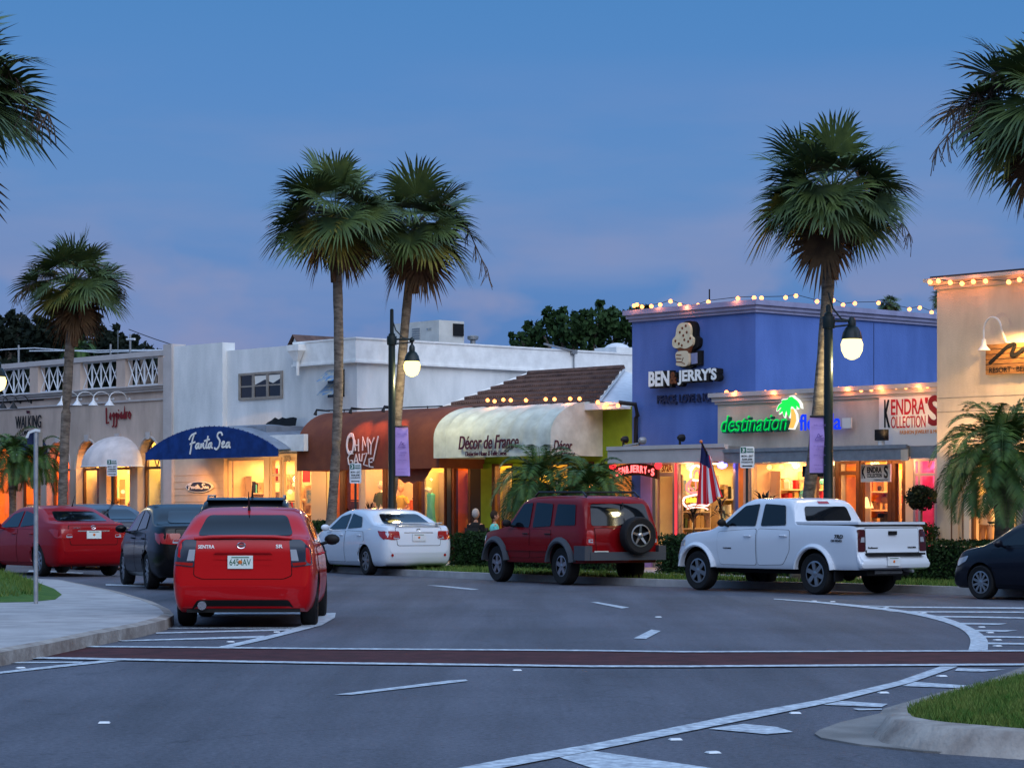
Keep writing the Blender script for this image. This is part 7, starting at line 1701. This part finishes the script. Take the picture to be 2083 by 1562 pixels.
# feather palms
def feather_palm(label,base,h,fl,seed,nf=26,trunk=.10,tm='bark',mat_='pygmy_leaf',potless=True,lean=(0,0),w=.011,dens=64):
    rs=random.Random(seed); e=thing('feather_palm',label,'palm tree',base,0,'feather palms before the shops'); base=Vector(base); top=base+Vector((lean[0],lean[1],h))
    b=MB(); b.tube([base,base.lerp(top,.5)+Vector((.03,0,0)),top],[trunk*1.2,trunk,trunk*1.4],10); b.build('trunk',tm,e,smooth=True)
    b=MB()
    for i in range(nf):
        el=R(80-105*((i+.5)/nf)); az=i*2.39996+rs.uniform(-.2,.2); L_=fl*rs.uniform(.8,1.1); n=12; pa=[top]; d=Vector((math.cos(el)*math.cos(az),math.cos(el)*math.sin(az),math.sin(el)))
        for k in range(n):
            d=(d+Vector((0,0,-.16-.02*k))*(.9)).normalized() if k>1 else d; pa.append(pa[-1]+d*L_/n)
        b.tube(pa,[.012*(1-.7*k/n) for k in range(n+1)],3,cap=False)
        for k in range(dens):
            u_=.14+.84*k/dens; f=u_*n; i0=int(f); q=pa[i0].lerp(pa[min(n,i0+1)],f-i0); dd=(pa[min(n,i0+1)]-pa[i0]).normalized(); sd=dd.cross(Vector((0,0,1))); sd=sd.normalized() if sd.length>.1 else Vector((1,0,0)); up=sd.cross(dd)
            ll=fl*.30*(math.sin(math.pi*min(1,u_*.93+.07))**.6)*rs.uniform(.8,1.1)
            for s in (1,-1):
                v=(sd*s+dd*.65+up*.25).normalized(); tip=q+v*ll-Vector((0,0,ll*.25)); mid=q+v*ll*.5; b.add([q,mid+dd*w,tip,mid-dd*w],[(0,1,2,3)])
    b.build('fronds',mat_,e); return e
def on3(px,t): return tuple(P(S(px,t),t,.13))
feather_palm('feather palm in front of the off white awning behind the off roader',on3(1098,-3.4),Z(1098,985,-3.4)-.13,1.55,31,trunk=.17,nf=34)
feather_palm('feather palm just left of the arched name board',on3(1205,-3.3),Z(1205,1000,-3.3)-.13,1.35,32,trunk=.13,nf=34)
feather_palm('bright green feather palm at the left edge behind the signpost',on3(24,-2.2),Z(24,930,-2.2)-.13,1.5,33,trunk=.11,nf=30)
feather_palm('dark feather palm behind the galvanised signpost, right of the leftmost one',on3(74,-1.6),Z(74,940,-1.6)-.13,1.3,34,trunk=.10,nf=26)
feather_palm('large feather palm in front of the tall cream building at the right',on3(2040,-4.6),Z(2040,930,-4.6)-.13,1.75,35,trunk=.18,nf=50,w=.013)
# spiky ti plants, topiary, shrubs
def ti_plant(label,px,t,h,r,seed,n=26,m='ti_leaf'):
    rs=random.Random(seed); p=P(S(px,t),t,.14); e=thing('cordyline_plant',label,'plant',tuple(p),0,'spiky plants along the shop fronts')
    b=MB(); b.lathe([(.12,0),(.17,.28),(.18,.30),(.15,.30)],tuple(p),12); b.build('pot','terracotta',e)
    b=MB(); b.tube([p+Vector((0,0,.28)),p+Vector((.02,0,h))],.02,5); b.build('stem','bark_top',e)
    b=MB()
    for i in range(n):
        el=R(rs.uniform(-15,80)); az=i*2.4; d=Vector((math.cos(el)*math.cos(az),math.cos(el)*math.sin(az),math.sin(el))); q=p+Vector((0,0,h*rs.uniform(.8,1))); L_=r*rs.uniform(.7,1.1); sd=d.cross(Vector((0,0,1))).normalized()*.032
        b.add([q,q+d*L_*.5-sd,q+d*L_*.5+sd,q+d*L_-Vector((0,0,L_*.3))],[(0,1,2),(1,3,2)])
    b.build('leaves',m,e)
ti_plant('spiky dark plant right of the parking sign under the rust awning',752,-2.2,Z(752,1040,-2.2)-.14,.55,41,40); ti_plant('lower spiky dark plant left of the parking sign under the rust awning',710,-2.2,Z(710,1045,-2.2)-.14,.4,42)
ti_plant('thin spiky plant in front of the neon cone window',1410,-2.6,Z(1410,1040,-2.6)-.14,.45,43,22); ti_plant('spiky plant to the right of the neon cone under the flag',1466,-2.6,Z(1466,1025,-2.6)-.14,.5,44,24)
ti_plant('broad spiky dark plant behind the pickup cab under the souvenir window',1556,-3.0,Z(1556,1030,-3.0)-.14,.75,45,60); ti_plant('leafy plant before the arcade door under the cream dome awning',232,-1.0,Z(232,1028,-1)-.14,.45,46,34)
def blob_pts(rs,c,rx,ry,rz,n,shell=.75):
    o=[]
    for _ in range(n):
        d=Vector((rs.gauss(0,1),rs.gauss(0,1),rs.gauss(0,1))).normalized(); r_=shell+(1-shell)*rs.random(); o.append(Vector(c)+Vector((d.x*rx,d.y*ry,d.z*rz))*r_)
    return o
rs=random.Random(50); t=-3.2; c=P(S(1873,t),t,Z(1873,1012,t)); e=thing('topiary_tree','dark ball shaped topiary on a thin stem right of the pickup','topiary',(c.x,c.y,.14))
r_=33/F*c.y; b=MB(); b.tube([(c.x,c.y,.3),(c.x+.02,c.y,c.z)],.022,6); b.build('stem','bark_top',e); b=MB(); leafy(b,blob_pts(rs,c,r_,r_,r_*.78,1500,.5),.045,0,rs); b.build('ball','topiary_leaf',e)
b=MB(); b.lathe([(.16,.14),(.22,.45),(.23,.47)],(c.x,c.y,0),12); b.build('pot','terracotta',e)
c=P(S(1888,-3.0),-3.0,Z(1888,1083,-3)); b=MB(); leafy(b,blob_pts(rs,c,.25,.25,.22,500,.4),.04,0,rs); b.build('low_shrub','hedge_leaf',label='small round green shrub under the topiary ball',cat='shrub')
def hedge(label,a,c,ytop,t0,t1,seed):
    """a,c pixel ends on t plane"""
    rs=random.Random(seed); s0,s1=S(a,t0),S(c,t0); z1=Z((a+c)/2,ytop,t0); e=thing('hedge',label,'hedge',tuple(P((s0+s1)/2,(t0+t1)/2,.13)),-TH,'clipped hedges behind the kerb')
    b=FB(); b.box(s0+.08,s1-.08,t0+.08,t1-.08,.13,z1-.08); b.build('branches','tree_dark',e)
    b=FB(); n=int(((s1-s0)*(z1)*2+(s1-s0)*(t1-t0)+2*(t1-t0)*z1)*650); pts=[]
    for _ in range(n):
        f=rs.random(); s=rs.uniform(s0,s1); t=rs.uniform(t0,t1); z=rs.uniform(.16,z1); j=rs.gauss(0,.025)
        if f<.5: t=t0+j
        elif f<.8: z=z1+j+.02*math.sin(s*9)
        elif f<.9: s=s0+j
        else: s=s1+j
        pts.append(Vector((s,t,z)))
    leafy(b,pts,.035,0,rs,1.8); b.build('foliage','hedge_leaf',e)
hedge('low clipped hedge between the white sedan and the off roader',915,1012,1086,-4.6,-3.6,61)
hedge('clipped hedge between the off roader and the white pickup',1336,1440,1092,-5.1,-4.2,62)
hedge('long clipped hedge from the pickup to the right edge',1760,2200,1105,-5.3,-4.4,63)
hedge('clipped hedge behind the white pickup cab',1480,1700,1100,-5.1,-4.2,66)
hedge('clipped hedge behind the off roader bonnet',1030,1230,1095,-4.9,-4.0,67)
hedge('low dark hedge behind the bonnet of the white sedan',606,745,1063,-4.0,-3.2,64)
def big_tree(label,blobs,Y,trunk_px,leaf,m,seed,dens=1.0,name='broadleaf_tree'):
    rs=random.Random(seed); bp=at(trunk_px,1040,Y); e=thing(name,label,'tree',(bp.x,Y,0)); b=MB(); c0=at(*blobs[0][:2],Y); b.tube([(bp.x,Y,0),(bp.x+.2,Y,c0.z*.5),tuple(c0)],[.35,.28,.15],8)
    for x,y,rp in blobs[:6]: q=at(x,y,Y); b.tube([(bp.x+.1,Y,c0.z*.6),tuple(q)],[.14,.05],5)
    b.build('trunk','bark',e)
    b=MB()
    for x,y,rp in blobs:
        c=at(x,y,Y); R_=rp/F*Y; c.y+=rs.uniform(-1,1)*R_; leafy(b,blob_pts(rs,c,R_,R_,R_*.8,int(dens*420*R_*R_),.55),leaf,0,rs,1.6)
        for _ in range(int(6*R_)):   # ragged sprays at the edge
            d=Vector((rs.gauss(0,1),rs.gauss(0,.5),rs.gauss(.4,.8))).normalized(); leafy(b,blob_pts(rs,c+d*R_,R_*.22,R_*.22,R_*.16,40,.1),leaf,0,rs,1.6)
    b.build('crown',m,e)
big_tree('broad dark green tree rising behind the white roof left of the blue building',[(1165,668,42),(1105,680,38),(1060,694,24),(1130,650,26),(1215,655,38),(1262,660,38),(1245,690,44),(1180,700,42),(1095,702,30),(1290,670,34),(1300,640,24)],98,1180,.13,'tree_leaf',71,1.5)
big_tree('dark tree mass behind the arcade balustrade, centre crown',[(60,770,50),(130,770,48),(200,770,46),(270,770,40),(320,775,30),(0,770,50),(120,690,52),(180,690,48),(80,700,46),(230,700,34),(140,720,50),(215,720,40),(262,708,26),(60,735,40)],100,150,.16,'tree_dark',72,1.2)
big_tree('dark tree at the far left behind the arcade balustrade',[(20,680,44),(-20,690,50),(50,700,34),(20,730,46),(-60,720,50),(40,655,22)],104,0,.16,'tree_dark',73,1.2)
big_tree('low dark tree end tapering off right of the arcade trees',[(290,712,22),(310,722,18),(270,730,28),(320,740,24)],97,300,.13,'tree_dark',74,1.3)
feather_palm('pale green palm frond tuft poking over the arcade balustrade',tuple(P(S(160,5),5,3.0)),Z(160,712,5)-3.0,.9,36,nf=16,trunk=.08)

# added fill lights that brighten the shop window displays
for px,t,py,w in ((775,.2,965,9),(815,.2,980,10),(875,-.0,975,12),(895,.9,960,10),(2008,-2.3,960,14),(1037,.3,960,8),(507,1.3,955,14),(590,1.2,965,16),(185,1.0,975,18),(245,1.0,985,18),(62,1.0,985,14),(1420,-.2,960,10),(1560,-.6,960,12)):
    plight(P(S(px,t),t,Z(px,py,t)),w,(1,.62,.24),.08,'display_fill')
